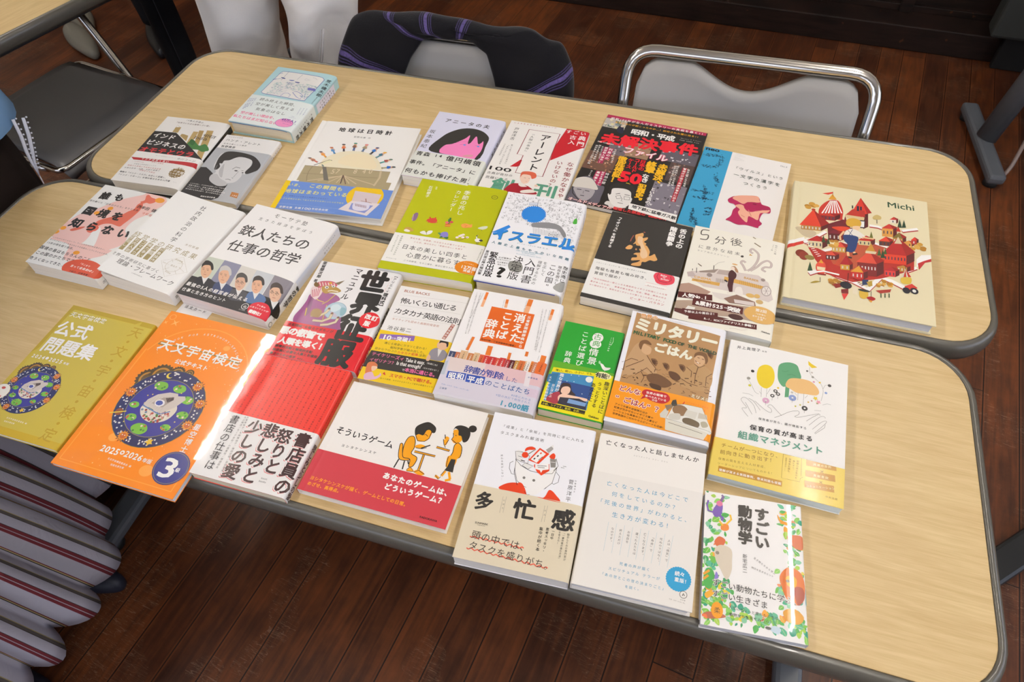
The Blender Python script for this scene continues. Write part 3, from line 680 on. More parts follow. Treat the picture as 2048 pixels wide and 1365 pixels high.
S a8a2a8 4.3 217.1 20.5 212.8 37.8 212.7 40 222.5 37.8 234.8 30.3 244.2 18.3 239.2 9.5 228.3
L 1c1a20 1.6 1.9 216.8 6.8 231.6 19.6 243.4 31 246.3 39.1 238.9
L 2a2630 1.6 10.5 219.8 17.8 218.9
L 2a2630 1.6 23.8 218.7 31.4 218.9
L 2a2630 1.6 20 232.9 26.6 232.2
L 6a646a 0.8 22.1 220.5 23.1 227.1
S d8d4d0 69.6 242 63 239.8 66.6 231.7 82 234.3 95.7 236.4 97.9 239 76.7 246.3
S e6e2de 63.1 212.2 63.5 200.4 69.8 191.1 82.7 189 94 192.2 99.6 202 102.7 219.3 99.4 234 89.9 241.7 77.6 239.3 69.3 230.8 64.8 223.2 61.7 215
S 24211f 63.1 214.5 60.2 196.8 65.2 185.5 77.3 180.2 92.5 181 101.2 194.4 103 212.3 99.8 211.1 95.7 198.6 85.5 194 71.3 196.5 65.1 201 66.5 213.4
L 3a3634 0.9 75.4 216.1 81.5 211.7 85.6 218.3 78.5 221.9 75.4 216.1
L 3a3634 0.9 88.5 212.7 97.8 211.8 98.8 218.3 90.5 220.1 88.5 212.7
L 1c1a1a 1.2 74 211.2 80.4 207.4
L 1c1a1a 1.2 87.9 207.9 96.7 207.6
L 1c1a1a 1 82.5 230.8 91.1 230.1
L 6a6460 0.8 86.9 217.9 86.7 224.8 89.6 224.9
T d8383c 3.7 245.4 77.2 248.3 8.6 0.05 オールドメディアが
T f4f2ee 3.7 245.4 77.2 248.3 8.6 0.01 オールドメディアが
T d8383c 79.2 245 179.4 243.6 7.8 0.04 報道した禁忌の"凶悪事件"に
P f2f0ec 100.8 225.6 179.4 228.4 180.9 247.3 102.4 239.6
T 1c1a1a 106.7 231.4 179.3 237.1 8.5 0.03 地下鉄に猛毒ガス散
P 141212 180.8 0 182 0 182 250 180.8 250''', band=''''''),
'neo': dict(p=[375.8, 238.0, -0.0907, 146.1, 208.6, 8.0], obi=None, cover='''P 3a9cc8 0 0 47.8 -2.8 50.3 196.9 52 208.6 0 208.6
W 10202c 3.8 4.1 26.3 3.8 9 0.04 neo
T 2a6a90 29.9 4.7 40.8 6.2 1.9 0 （ネオ）
Q 2.912 60 5.7 22 18.6 20.6 34.2 17.2
Q 3.36 50 34.6 19.2 34.1 35.3 30.8 49.1
Q 2.464 40 6.9 53.4 17.9 52.6 29.8 50.4
Q 2.464 45 34.7 65.2 33.8 78.7 40.4 87.4 39.5 100.6
Q 2.912 60 20.7 105.4 26.4 115.2 26.7 130.5 29.3 144.9
Q 2.016 45 5.9 120.6 22.5 119.5 39.4 120.2
Q 2.016 40 10.9 137.2 27.4 136.1 41.5 135.7
Q 1.792 34 33.4 158.4 42.3 156.1 44.3 171.1 35.8 175.1
Q 1.344 14 35.2 167 43.2 166
Q 1.792 45 16.9 166.3 18.2 182.4 21 199.5
Q 2.24 34 19 185.8 28.2 193.3 28 202.3
L b8b8b8 0.35 54.1 3.6 63.2 2.5
L b8b8b8 0.35 53.7 7.2 67.2 4.8
L b8b8b8 0.35 53.4 10.8 71.2 7
L b8b8b8 0.35 53.1 14.3 63 13.5
L b8b8b8 0.35 52.8 17.8 67 15.7
L b8b8b8 0.35 52.4 21.3 70.9 17.9
W 888888 130 11.4 140.8 11.7 0 0 No.4
T 2c3a30 56.2 41 140.2 44.5 7.9 0.005 「ウイルス」という
T 2c3a30 59.7 59.3 138.1 62.1 9.5 0.005 一文字の漢字を
T 2c3a30 78.6 76.6 120 77.4 8.8 0.005 つくろう
S b02458 64.3 126.5 68.6 118.3 74.7 113.2 93.2 105.5 107.9 103.1 113.9 114.2 117.7 120.3 128.3 122.1 132.1 128.1 131.9 137.4 122.3 140.9 119.5 158.2 124.6 165.3 121 173.7 120.5 177.4 112.6 176.8 101.3 176.5 89.5 179.9 76.2 175.8 70.3 174.4 76.1 163.2 76.7 148.3 79.7 139.7 75.1 133.9 67.9 132.8
S e8a890 70.8 120.4 75.7 112.4 93.2 105.5 107.9 103.1 111.6 111.3 113.6 116.2 101.7 120.5 95 122 89.2 128.8 79.2 124.9
S eeb096 78.1 137.5 82.9 132 89.9 132.3 96.1 141.2 104.5 143.7 115.8 135.9 130.7 129.6 127.5 138.1 118 142.4 117.4 159 109.1 156.6 102.1 155.5 102.4 169.8 96.1 166.7 88.9 158.5 85.2 150.7 86.1 143
S a81c50 95.1 122.9 107.1 118.6 117.9 121.2 129.7 123.4 129.6 130 115.6 135 107.9 136.9 100.1 144.4 91.6 135.4
L d08070 1.2 99.3 140 106.3 154
L 7a1038 2.2 103.4 123.7 109.1 123.5
L d08070 1.2 90.8 156 97 159.2
L c86a70 1.5 110.7 139.6 121 133.1''', band=''''''),
'michi': dict(p=[560.3, 147.1, -0.0159, 199, 262, 18.2], obi=None, cover='''W 2a4a30 141.4 23 179.4 19.7 13 0.015 Michi
S f4f2ee -2.4 161.7 15.9 148.5 28.8 131.3 8.9 147.8 -1.7 146.7 -2.9 153.8
P c83a30 -2.8 155.1 22.3 139.9 21.8 146.8 -2 162.9
P f4f2ee -2.5 146.9 21.9 131.9 24 138.1 -2 154.1
P f4f2ee 179 136 186 125 200.4 120.9 200 128.7 187 138.8 178.3 153.9
P b83030 180.3 144.5 188.7 137 200 128.7 199.7 135.2 190.2 140.4 181.4 158
S c8b898 8.4 112.2 24.3 110.5 38.7 117.5 34 129.8 25.3 130.9 17.2 126.3
E d8a850 31.9 56.6 4.7 3.9
E b07c2c 29.3 52.3 4.7 3.9
E b07c2c 32 56.3 4.7 3.9
E d8a850 35.9 54.5 4.7 3.9
E b07c2c 23.1 58.5 4.7 3.9
E c8963c 29.6 51.4 4.7 3.9
E c8963c 24.3 61.7 4.7 3.9
L a82c2c 5 22.7 146.2 37.5 131.2 52.5 113.3
L f4f2ee 5 22.5 143.9 37.4 128.8 52.4 110.9
L a82c2c 5 39 162.8 59 151.8 83.9 128.8
L f4f2ee 5 38.9 160.5 58.9 149.5 83.9 126.4
L a82c2c 5 71.7 184.2 84.6 165.3 94.4 149.6
L f4f2ee 5 71.6 182 84.6 163 94.4 147.2
L a82c2c 7 32.7 209.2 52.1 194.9 72.2 204 91.9 208.1 112.9 218.9 129.1 190.1 143.5 193.3 162.4 202.2
L f4f2ee 7 32.6 207 52 192.7 72.2 201.8 91.9 206 112.9 216.8 129.1 187.9 143.6 191.1 162.5 200.1
L a82c2c 5 101 134.6 117.8 119.2 139.7 123.6
L f4f2ee 5 101 132.2 117.8 116.8 139.7 121.2
L a82c2c 5 114.4 81.9 126.5 81.3 145.3 87
L f4f2ee 5 114.4 79.4 126.5 78.8 145.3 84.6
L a82c2c 5 160.7 81.3 183 70.8
L f4f2ee 5 160.7 78.8 183.1 68.3
L a82c2c 5 165 167.5 178.3 156.2
L f4f2ee 5 165.1 165.2 178.3 153.9
L a82c2c 5 61.8 77 52.8 73.8 48 86.6
L f4f2ee 5 61.7 74.5 52.7 71.3 47.9 84.1
P 6a2028 53.5 93.8 75.9 76.2 90.1 80.7 90.4 102.9 56.3 123.5
P b03028 24.3 143.4 54 156.1 91 145.6 134.4 143.6 175.7 136.9 174.9 159.9 130.7 189.9 91.9 208.4 55.7 201.6 39.6 175.9
P b8563a 54 156.1 100.9 121.6 134.6 122.6 134.2 164.1 101.5 188.4 64.9 178.9
S c03428 40.8 77.5 41.4 57 53.4 37.3 67.7 33.3 75.4 53.3 75.4 70.6 72.5 78.6 47.7 79.9
P f4f2ee 56.1 36.5 57.1 36.2 46.4 70.1 44.1 70.2
P f4f2ee 57.5 36.1 58.6 35.8 51.2 68.8 48.9 68.9
P f4f2ee 58.9 35.7 60 35.4 56 67.5 53.7 67.5
P f4f2ee 60.4 35.3 61.5 35 60.8 66.1 58.5 66.2
P f4f2ee 61.8 34.9 62.9 34.6 65.5 64.8 63.2 64.8
P f4f2ee 63.2 34.5 64.3 34.2 70.3 63.4 68 63.5
P f4f2ee 64.7 34.1 65.8 33.8 75.1 62.1 72.8 62.2
P d89a30 53.3 34.3 59.1 19.1 65.9 30.8
L 1c1a1a 0.6 59.9 24.9 59.5 12.9
P d8402c 59.5 13.8 43.7 21.9 52.8 22.4 59.6 17.4
P 8a2828 43 74 64.3 71.5 64.6 82.8 43.5 85.3
P 5a1f20 64.3 71.5 71.8 64.7 72 74.8 64.6 82.8
P c83a28 41.4 75.3 56 66.9 64.3 72.5
P 9a2420 56 66.9 72.9 64.3 64.3 72.5
P 2a3450 44.9 77.3 46.5 77.2 46.7 82.6 45.2 82.7
L 3a3a4a 0.35 45.7 77.1 46 82.8
P 2a3450 50.3 76.7 51.9 76.5 52 81.9 50.5 82.1
L 3a3a4a 0.35 51.1 76.5 51.3 82.1
P 2a3450 55.6 76.1 57.2 75.9 57.3 81.3 55.8 81.4
L 3a3a4a 0.35 56.4 75.8 56.6 81.5
P 2a3450 60.9 75.4 62.5 75.3 62.6 80.7 61 80.8
L 3a3a4a 0.35 61.7 75.2 61.8 80.9
P b08040 16 104.4 45 100.9 45.4 111.9 16.6 115.5
P 5a1f20 45 100.9 55.1 91.7 55.4 101.2 45.4 111.9
P d8422c 13.7 105.9 32.2 64.3 45 102.2
P 9a2420 32.2 64.3 56.7 91.3 45 102.2
P f4f2ee 17.7 107.7 19.3 107.5 19.6 112.8 18 112.9
L 3a3a4a 0.35 18.5 107.5 18.8 113
P f4f2ee 22.6 107.1 24.1 106.9 24.4 112.2 22.8 112.3
L 3a3a4a 0.35 23.3 106.9 23.6 112.4
P f4f2ee 27.4 106.5 29 106.3 29.2 111.6 27.6 111.7
L 3a3a4a 0.35 28.2 106.3 28.4 111.8
P f4f2ee 32.2 105.9 33.8 105.7 34 111 32.5 111.1
L 3a3a4a 0.35 33 105.7 33.3 111.2
P f4f2ee 37 105.3 38.6 105.2 38.8 110.4 37.3 110.5
L 3a3a4a 0.35 37.8 105.1 38.1 110.6
P f4f2ee 41.9 104.7 43.4 104.6 43.6 109.8 42.1 110
L 3a3a4a 0.35 42.6 104.5 42.9 110
E b8442c 32.4 65.4 3 3
P e0d0a8 86.1 56.1 105.6 53.8 105.8 90.5 86.8 92.8
P 5a1f20 105.6 53.8 112.5 47.5 112.6 83.3 105.8 90.5
P c83a28 84.6 57.4 98.2 49.5 105.6 54.7
P 9a2420 98.2 49.5 113.6 47.2 105.6 54.7
P 2a3450 87.9 67.2 89.5 67.1 89.6 74.2 88 74.3
L 3a3a4a 0.35 88.7 67 88.8 73.8
P 2a3450 92.7 66.6 94.3 66.5 94.4 73.6 92.8 73.7
L 3a3a4a 0.35 93.5 66.4 93.6 73.2
P 2a3450 97.5 66.1 99.1 65.9 99.2 73 97.6 73.2
L 3a3a4a 0.35 98.3 65.9 98.4 72.7
P 2a3450 102.4 65.5 103.9 65.3 104 72.4 102.4 72.6
L 3a3a4a 0.35 103.1 65.3 103.2 72.1
P d83c2c 89.6 52.2 101.4 17 117.9 49.5 106.5 56.1
P a82824 101.4 17 117.9 49.5 110.9 53.5
P b83428 79.2 65.2 89.6 47.8 107.3 47.2 108.3 61.4 82.9 70
P d8c090 80.1 63.6 107.4 63 106.5 70.4 81.1 71.9
P 3a2430 98.7 71.2 108.3 69.9 107.9 88.3 98.9 89.4
P f4f2ee 99.9 73.7 107.1 72.5 106.8 85.8 100.1 86.8
L 222222 2 89.6 46.4 89.4 39.1
L 222a40 3 97.6 50 97.5 38.3
L 222a40 2.5 102 47.3 101.9 38.5
P 7a2028 79.3 66.7 82.5 82.8 76.7 84.5
P 5a1f20 55.9 112.6 73.2 110.5 73.6 126.7 56.5 128.8
P 7a2424 73.2 110.5 79.3 105 79.7 120.3 73.6 126.7
P 7a2030 54.6 113.8 66.4 101.4 73.3 111.3
P 9a2420 66.4 101.4 80.3 104.7 73.3 111.3
P f4f2ee 58.1 117.4 59.7 117.2 59.9 124 58.3 124.1
L 3a3a4a 0.35 58.9 117.2 59.1 123.7
P f4f2ee 63.9 116.7 65.4 116.5 65.6 123.3 64.1 123.4
L 3a3a4a 0.35 64.7 116.5 64.8 122.9
P f4f2ee 69.6 116 71.2 115.8 71.3 122.5 69.8 122.7
L 3a3a4a 0.35 70.4 115.7 70.6 122.2
P d8c8a0 27.4 137.1 48.1 134.5 48.7 150.3 28.2 152.9
P 5a1f20 48.1 134.5 55.3 128 55.8 142.8 48.7 150.3
P b82c28 25.8 138.4 39.7 123.8 48.1 135.4
P 9a2420 39.7 123.8 56.4 127.7 48.1 135.4
P 2a3450 29.4 141.8 30.9 141.6 31.2 148.2 29.7 148.4
L 3a3a4a 0.35 30.1 141.6 30.5 147.9
P 2a3450 34.5 141.1 36.1 141 36.4 147.6 34.8 147.7
L 3a3a4a 0.35 35.3 140.9 35.6 147.2
P 2a3450 39.7 140.5 41.2 140.3 41.5 146.9 40 147.1
L 3a3a4a 0.35 40.5 140.3 40.7 146.6
P 2a3450 44.8 139.8 46.4 139.6 46.6 146.2 45.1 146.4
L 3a3a4a 0.35 45.6 139.6 45.9 145.9
P c8a050 62 140.7 80.7 138.3 81 150 62.4 152.4
P 5a1f20 80.7 138.3 87.3 132.4 87.5 143.2 81 150
P d8503c 60.6 141.9 73.4 128.6 80.7 139.1
P 9a2420 73.4 128.6 88.3 132.1 80.7 139.1
P f4f2ee 63.6 144.1 65.2 144 65.3 149.6 63.8 149.8
L 3a3a4a 0.35 64.4 143.9 64.6 149.8
P f4f2ee 68.3 143.5 69.8 143.4 70 149 68.5 149.2
L 3a3a4a 0.35 69.1 143.3 69.2 149.2
P f4f2ee 73 142.9 74.5 142.8 74.6 148.4 73.1 148.6
L 3a3a4a 0.35 73.7 142.7 73.9 148.6
P f4f2ee 77.6 142.3 79.1 142.2 79.3 147.8 77.7 148
L 3a3a4a 0.35 78.4 142.1 78.5 148
L f4f2ee 1.2 23.3 142.3 28.4 139.5
L f4f2ee 1.2 25.8 145.6 30.8 142.9
L f4f2ee 1.2 28.2 149 33.2 146.2
L f4f2ee 1.2 30.6 152.3 35.6 149.5
L f4f2ee 1.2 33 155.6 38 152.8
L f4f2ee 1.2 35.4 158.8 40.4 156.1
L f4f2ee 1.2 37.7 162.1 42.7 159.4
L f4f2ee 1.2 40.1 165.3 45.1 162.6
L f4f2ee 1.2 42.5 168.6 47.4 165.9
P 3a4a2a 49.2 120 52.7 135.3 47 136.9
P 3a4a2a 56.3 123.5 59.4 137.4 54.2 138.9
E d8a850 62.2 139.4 3.6 3
E c8963c 60.7 140.1 3.6 3
E d8a850 67.7 137.8 3.6 3
E b07c2c 61.8 130.1 3.6 3
E b07c2c 67.8 128.7 3.6 3
E d8a850 68.3 134 3.6 3
E c8963c 62.8 141.2 3.6 3
E 7a3020 19.6 168.6 8 8
E 8a3828 23.8 172.6 7 9
E 8a7a40 31.8 174.2 7 5
P d0c090 99.1 116.7 116.1 114.6 116.1 125.3 99.2 127.4
P 5a1f20 116.1 114.6 122.3 109.2 122.2 118.9 116.1 125.3
P c03428 97.8 117.9 109.6 104.2 116.1 115.4
P 9a2420 109.6 104.2 123.2 108.9 116.1 115.4
P 2a3450 101.1 119.8 102.7 119.7 102.7 124.7 101.2 124.9
L 3a3a4a 0.35 101.9 119.6 101.9 124.9
P 2a3450 106.8 119.1 108.3 118.9 108.4 124 106.8 124.2
L 3a3a4a 0.35 107.6 118.9 107.6 124.2
P 2a3450 112.5 118.4 114 118.2 114 123.3 112.5 123.5
L 3a3a4a 0.35 113.2 118.2 113.2 123.5
P 6a3a2a 128 109.9 143.2 107.9 143.1 118.6 127.9 120.6
P 5a1f20 143.2 107.9 148.8 103.1 148.6 113 143.1 118.6
P e04a30 126.8 111 137.6 98.6 143.2 108.7
P 9a2420 137.6 98.6 149.6 102.9 143.2 108.7
P 2a3450 129.7 113 131.2 112.8 131.2 117.9 129.6 118.1
L 3a3a4a 0.35 130.4 112.8 130.4 118.1
P 2a3450 134.8 112.4 136.3 112.2 136.2 117.3 134.7 117.4
L 3a3a4a 0.35 135.5 112.1 135.5 117.5
P 2a3450 139.8 111.7 141.3 111.6 141.3 116.6 139.7 116.8
L 3a3a4a 0.35 140.6 111.5 140.5 116.9
P d89a48 132.5 79.9 148 78 147.6 97.3 132.3 99.2
P 5a1f20 148 78 153.6 73 153.2 91.5 147.6 97.3
P c83a30 131.3 81.1 142.3 68.3 148 78.8
P 9a2420 142.3 68.3 154.5 72.8 148 78.8
P 2a3450 134.2 85.6 135.7 85.5 135.6 92.4 134.1 92.5
L 3a3a4a 0.35 135 85.4 134.9 92
P 2a3450 139.3 85 140.9 84.9 140.8 91.7 139.2 91.9
L 3a3a4a 0.35 140.1 84.8 140 91.4
P 2a3450 144.5 84.4 146 84.2 145.9 91.1 144.3 91.3
L 3a3a4a 0.35 145.2 84.2 145.1 90.8
P e8e0d0 144 57 152.7 56 152.5 64.5 143.9 65.5
P 5a1f20 152.7 56 155.9 53.1 155.7 61.2 152.5 64.5
P c83a30 143.3 58 149.5 49.8 152.7 56.4
P 9a2420 149.5 49.8 156.3 53 152.7 56.4
P 2a3450 147.4 59.3 149 59.1 148.9 63.1 147.4 63.2
L 3a3a4a 0.35 148.2 59.1 148.2 63.3
P 2a4430 157.9 53.1 160.9 71.9 154.1 73.8
P 2a4430 164 52.8 166.6 70.2 160.4 72
P 6a6a2a 117 92.6 119.6 106.8 114.4 108.3
P b8803a 147.6 97.5 161.2 95.9 160.9 106.7 147.4 108.4
P 5a1f20 161.2 95.9 166.1 91.5 165.8 101.6 160.9 106.7
P 7a6a30 146.5 98.7 156.3 84.2 161.1 96.5
P 9a2420 156.3 84.2 166.9 91.3 161.1 96.5
P f4f2ee 149 100.8 150.5 100.6 150.4 105.7 148.9 105.9
L 3a3a4a 0.35 149.7 100.5 149.6 105.9
P f4f2ee 153.5 100.2 155 100 154.9 105.2 153.4 105.3
L 3a3a4a 0.35 154.2 100 154.1 105.4
P f4f2ee 158 99.6 159.5 99.5 159.4 104.6 157.9 104.8
L 3a3a4a 0.35 158.7 99.4 158.6 104.8
P c03428 152.2 82.6 155.3 70.7 159 82.1
P d89a48 161.8 104.3 173.5 102.8 173.3 110.8 161.6 112.3
P 5a1f20 173.5 102.8 177.9 99 177.6 106.4 173.3 110.8
P d89a48 160.8 105.4 169.2 98.4 173.5 103.4
P 9a2420 169.2 98.4 178.5 98.9 173.5 103.4
P 2a3450 163.8 106.6 165.3 106.4 165.2 110.2 163.7 110.3
L 3a3a4a 0.35 164.6 106.4 164.5 110.4
P 2a3450 169.7 105.8 171.2 105.7 171.1 109.4 169.6 109.6
L 3a3a4a 0.35 170.4 105.6 170.3 109.6
P b03028 172.9 95.8 180.5 94.8 180.1 104.2 172.6 105.2
P 5a1f20 180.5 94.8 183.3 92.4 182.9 101.4 180.1 104.2
P d83c2c 172.3 96.7 177.9 88.3 180.5 95.2
P 9a2420 177.9 88.3 183.7 92.3 180.5 95.2
P f4f2ee 175.8 98.4 177.3 98.2 177.1 102.7 175.6 102.8
L 3a3a4a 0.35 176.5 98.1 176.4 102.9
E c8963c 182.5 109.1 4.3 3.6
E d8a850 180.1 108.5 4.3 3.6
E d8a850 181.1 111.1 4.3 3.6
E c8963c 174 114.9 4.3 3.6
E b07c2c 189.2 109.6 4.3 3.6
E b07c2c 188.5 112.8 4.3 3.6
E c8963c 184.6 102.5 4.3 3.6
L 1c1a1a 0.9 125.2 62.3 125.2 72.2
S c8b070 119.3 58.3 124.9 51.8 131.2 54.9 130.1 61.5 120.5 63.6
P d8442c 134.5 135.8 165.2 131.8 164.6 152.4 134.3 156.4
P 5a1f20 165.2 131.8 176.5 122.1 175.8 141.2 164.6 152.4
P b02828 132 137.3 154.4 95.8 165.2 133.3
P 9a2420 154.4 95.8 178.1 121.6 165.2 133.3
P 2a3450 135.8 142 137.3 141.8 137.2 148.3 135.7 148.4
L 3a3a4a 0.35 136.5 141.8 136.5 148
P 2a3450 140.2 141.4 141.7 141.3 141.6 147.7 140.1 147.9
L 3a3a4a 0.35 140.9 141.2 140.8 147.4
P 2a3450 144.6 140.9 146 140.7 145.9 147.1 144.5 147.3
L 3a3a4a 0.35 145.3 140.6 145.2 146.8
P 2a3450 148.9 140.3 150.4 140.1 150.3 146.6 148.8 146.7
L 3a3a4a 0.35 149.7 140.1 149.6 146.3
P 2a3450 153.3 139.7 154.8 139.5 154.6 146 153.2 146.2
L 3a3a4a 0.35 154 139.5 153.9 145.7
P 2a3450 157.7 139.1 159.1 139 159 145.4 157.5 145.6
L 3a3a4a 0.35 158.4 138.9 158.3 145.1
P 2a3450 162 138.6 163.5 138.4 163.3 144.9 161.8 145
L 3a3a4a 0.35 162.8 138.4 162.6 144.6
P d8c8a8 149.1 110.6 154.8 94.2 160 108.8
P b88840 152.2 158.9 165.3 157.2 165 167.2 152 169
P 5a1f20 165.3 157.2 170.1 153 169.8 162.4 165 167.2
P b88840 151.2 159.9 160.4 154.5 165.3 157.8
P 9a2420 160.4 154.5 170.8 152.8 165.3 157.8
P f4f2ee 153.5 161.9 155 161.7 154.9 166.5 153.4 166.6
L 3a3a4a 0.35 154.3 161.6 154.2 166.7
P f4f2ee 157.9 161.3 159.3 161.1 159.2 165.9 157.8 166.1
L 3a3a4a 0.35 158.6 161.1 158.5 166.1
P f4f2ee 162.2 160.7 163.7 160.5 163.5 165.3 162.1 165.5
L 3a3a4a 0.35 163 160.5 162.8 165.5
P 3a5a2c 127.9 127.2 130.6 142.1 125 143.7
P 2f4a2c 132.9 128.4 136 145.7 129.5 147.6
P 3a5a2c 136.3 123.5 138.7 137.2 133.6 138.7
P 7a2424 97.9 164.3 124.4 160.8 124.2 188.3 98.2 191.9
P 5a1f20 124.4 160.8 133.9 152.5 133.7 178.8 124.2 188.3
P d8503c 95.8 165.7 114.3 136.8 124.4 162
P 9a2420 114.3 136.8 135.4 152.1 124.4 162
P f4f2ee 99.4 172.6 100.9 172.4 100.9 178.7 99.5 178.9
L 3a3a4a 0.35 100.1 172.4 100.2 178.4
P f4f2ee 103.8 172 105.3 171.8 105.3 178.1 103.8 178.3
L 3a3a4a 0.35 104.5 171.8 104.6 177.8
P f4f2ee 108.2 171.4 109.7 171.3 109.7 177.5 108.2 177.7
L 3a3a4a 0.35 108.9 171.2 108.9 177.2
P f4f2ee 112.6 170.8 114 170.7 114.1 176.9 112.6 177.1
L 3a3a4a 0.35 113.3 170.6 113.3 176.7
P f4f2ee 117 170.3 118.4 170.1 118.4 176.4 116.9 176.5
L 3a3a4a 0.35 117.7 170 117.7 176.1
P f4f2ee 121.3 169.7 122.8 169.5 122.8 175.8 121.3 175.9
L 3a3a4a 0.35 122.1 169.5 122 175.5
P c89038 107.8 140.8 117 119.7 123.6 140.2
P d8c8a8 109.4 137.7 124.5 136 122.8 141.7 108.6 143.2
P 5a2424 54.2 161.3 67.7 159.5 68 169.8 54.6 171.6
P 5a1f20 67.7 159.5 72.4 155.4 72.7 164.9 68 169.8
P d8503c 53.2 162.4 62.3 152.7 67.7 160.2
P 9a2420 62.3 152.7 73.2 155.2 67.7 160.2
P f4f2ee 55.7 164.3 57.2 164.2 57.4 169 55.9 169.2
L 3a3a4a 0.35 56.5 164.1 56.7 169.3
P f4f2ee 60.2 163.8 61.7 163.6 61.9 168.4 60.4 168.6
L 3a3a4a 0.35 61 163.5 61.1 168.7
P f4f2ee 64.7 163.2 66.2 163 66.4 167.9 64.8 168
L 3a3a4a 0.35 65.5 163 65.6 168.1
P c89a40 74.8 176 87.3 174.3 87.5 185.6 75.1 187.3
P 5a1f20 87.3 174.3 91.7 170.5 91.8 181.1 87.5 185.6
P a8242c 73.9 177 82.2 155.6 87.3 174.9
P 9a2420 82.2 155.6 92.4 170.3 87.3 174.9
P f4f2ee 77.2 179.2 78.7 179.1 78.8 184.4 77.3 184.6
L 3a3a4a 0.35 77.9 179 78.1 184.6
P f4f2ee 83.4 178.4 84.9 178.2 85 183.6 83.5 183.8
L 3a3a4a 0.35 84.1 178.2 84.2 183.8
P c0302c 89.9 186.8 106.3 184.6 106.4 199.3 90.2 201.6
P 5a1f20 106.3 184.6 112.2 179.5 112.2 193.4 106.4 199.3
P d89a38 88.6 187.9 100 172.6 106.3 185.3
P 9a2420 100 172.6 113.1 179.2 106.3 185.3
P f4f2ee 91.9 191.1 93.4 190.9 93.5 197.1 92 197.3
L 3a3a4a 0.35 92.7 190.9 92.7 196.8
P f4f2ee 97.4 190.4 98.9 190.2 98.9 196.3 97.4 196.5
L 3a3a4a 0.35 98.1 190.2 98.2 196.1
P f4f2ee 102.8 189.6 104.3 189.4 104.3 195.6 102.9 195.8
L 3a3a4a 0.35 103.6 189.4 103.6 195.3
P d8403c 134.9 171.4 149.6 169.4 149.3 181.8 134.8 183.8
P 5a1f20 149.6 169.4 154.9 164.8 154.7 176.5 149.3 181.8
P b02830 133.8 172.5 144.2 162 149.6 170.1
P 9a2420 144.2 162 155.7 164.6 149.6 170.1
P 2a3450 136.5 175 138 174.9 137.9 180.8 136.5 181
L 3a3a4a 0.35 137.3 174.8 137.2 180.8
P 2a3450 141.4 174.4 142.9 174.2 142.8 180.2 141.3 180.3
L 3a3a4a 0.35 142.1 174.2 142 180.1
P 2a3450 146.3 173.7 147.7 173.5 147.6 179.5 146.2 179.7
L 3a3a4a 0.35 147 173.5 146.9 179.5
L d8402c 1.1 66.6 179.6 73.2 179
L d8402c 1.1 68.1 175.9 74.1 175.4
L d8402c 1.1 69.7 172.1 75.1 171.9
L d8402c 1.1 71.3 168.3 76 168.3
L d8402c 1.1 72.9 164.5 76.9 164.7
L d8402c 1.1 74.5 160.7 77.8 161.1
L d8402c 1.1 76 156.9 78.8 157.4
L d8402c 1.1 77.6 153.1 79.7 153.8
L 7a2020 1.1 90.1 199.1 93.4 196.9
L 7a2020 1.1 92.3 201.4 95.5 199.3
L 7a2020 1.1 94.4 203.7 97.7 201.6
L 7a2020 1.1 96.6 206.1 99.8 203.9
L 7a2020 1.1 98.7 208.4 101.9 206.2
L 7a2020 1.1 100.8 210.6 104.1 208.5
L 7a2020 1.1 103 212.9 106.2 210.8
S d8503c 41.1 190.8 42.4 184 48.1 177.3 54.1 181.9 55.2 196.8 50 205.7 43.2 200.2
P e8d8b0 42.7 190.3 54.4 189.5 53.8 195.9 43.5 197.1
P d89a38 44.9 182 47.9 173.5 51.6 181.4
P 2f4a2c 32.8 182.9 37.2 200.7 30.2 202.7
L 8a2020 3 44.2 204.9 55.8 204.1
L 1c1a1a 0.7 48.1 211.2 48.5 220.9
S a89030 35.2 225.9 41.6 220.4 48.1 219.8 41.7 224.1
L f4f2ee 3 33.1 205.6 52.2 197.6 73.7 198.9
E d8a850 66.8 213.9 4 3.4
E 9a6a2c 73.8 213.6 4 3.4
E 9a6a2c 67.6 220.1 4 3.4
E b07c2c 69.4 211.2 4 3.4
E d8a850 62.5 213 4 3.4
E 9a6a2c 63.5 217.2 4 3.4
E b07c2c 63 213.7 4 3.4
P 8a2c28 65.3 219.7 76.6 215.2 76.8 222.4 69.6 226.9
E 22222a 83.1 217 8 7
P 7a1f24 76.9 227.2 86.5 223.2 86.7 232.7 77.5 234.1
P d8403c 77.9 235.2 86.7 232.7 81.3 247.1
L 1c1a1a 0.8 85.9 191.7 85.4 210.2
P e8dcc0 92 218 98.5 216.1 98.3 231.7 92.2 231.1
S d8b040 101.7 222.4 111.3 219.6 112.6 231 107.4 237.2 101.8 234.2
E 3a3a30 107.3 220.8 8 2.5
L 1c1a1a 0.8 116.6 219.3 116.6 229.9
S a82428 110.6 234 116.9 229.8 122.5 232.9 117.7 237.7
S d89a38 113 237.9 117.7 237.7 116.9 241.4
P 2a3a60 104.8 199.8 112.9 197.5 112.9 207.2 104.9 210.7
P b89a40 110.5 203 117.7 198.5 118.5 208 113.7 211.7
E d8a850 126.7 204.2 2.9 2.4
E b07c2c 131.3 204.4 2.9 2.4
E b07c2c 126 203.8 2.9 2.4
E e8e0d0 131 207.6 2.9 2.4
E d8a850 133.7 200.5 2.9 2.4
E d8a850 127.6 202.5 2.9 2.4
E b07c2c 126.1 206.8 2.9 2.4
E c88a28 142.1 200.9 3.4 2.9
E c88a28 133.9 194.5 3.4 2.9
E b07c2c 134 195.6 3.4 2.9
E c88a28 143.1 197.3 3.4 2.9
E d8a850 142.2 201.7 3.4 2.9
E c88a28 141.1 199.4 3.4 2.9
E b07c2c 140.5 198 3.4 2.9
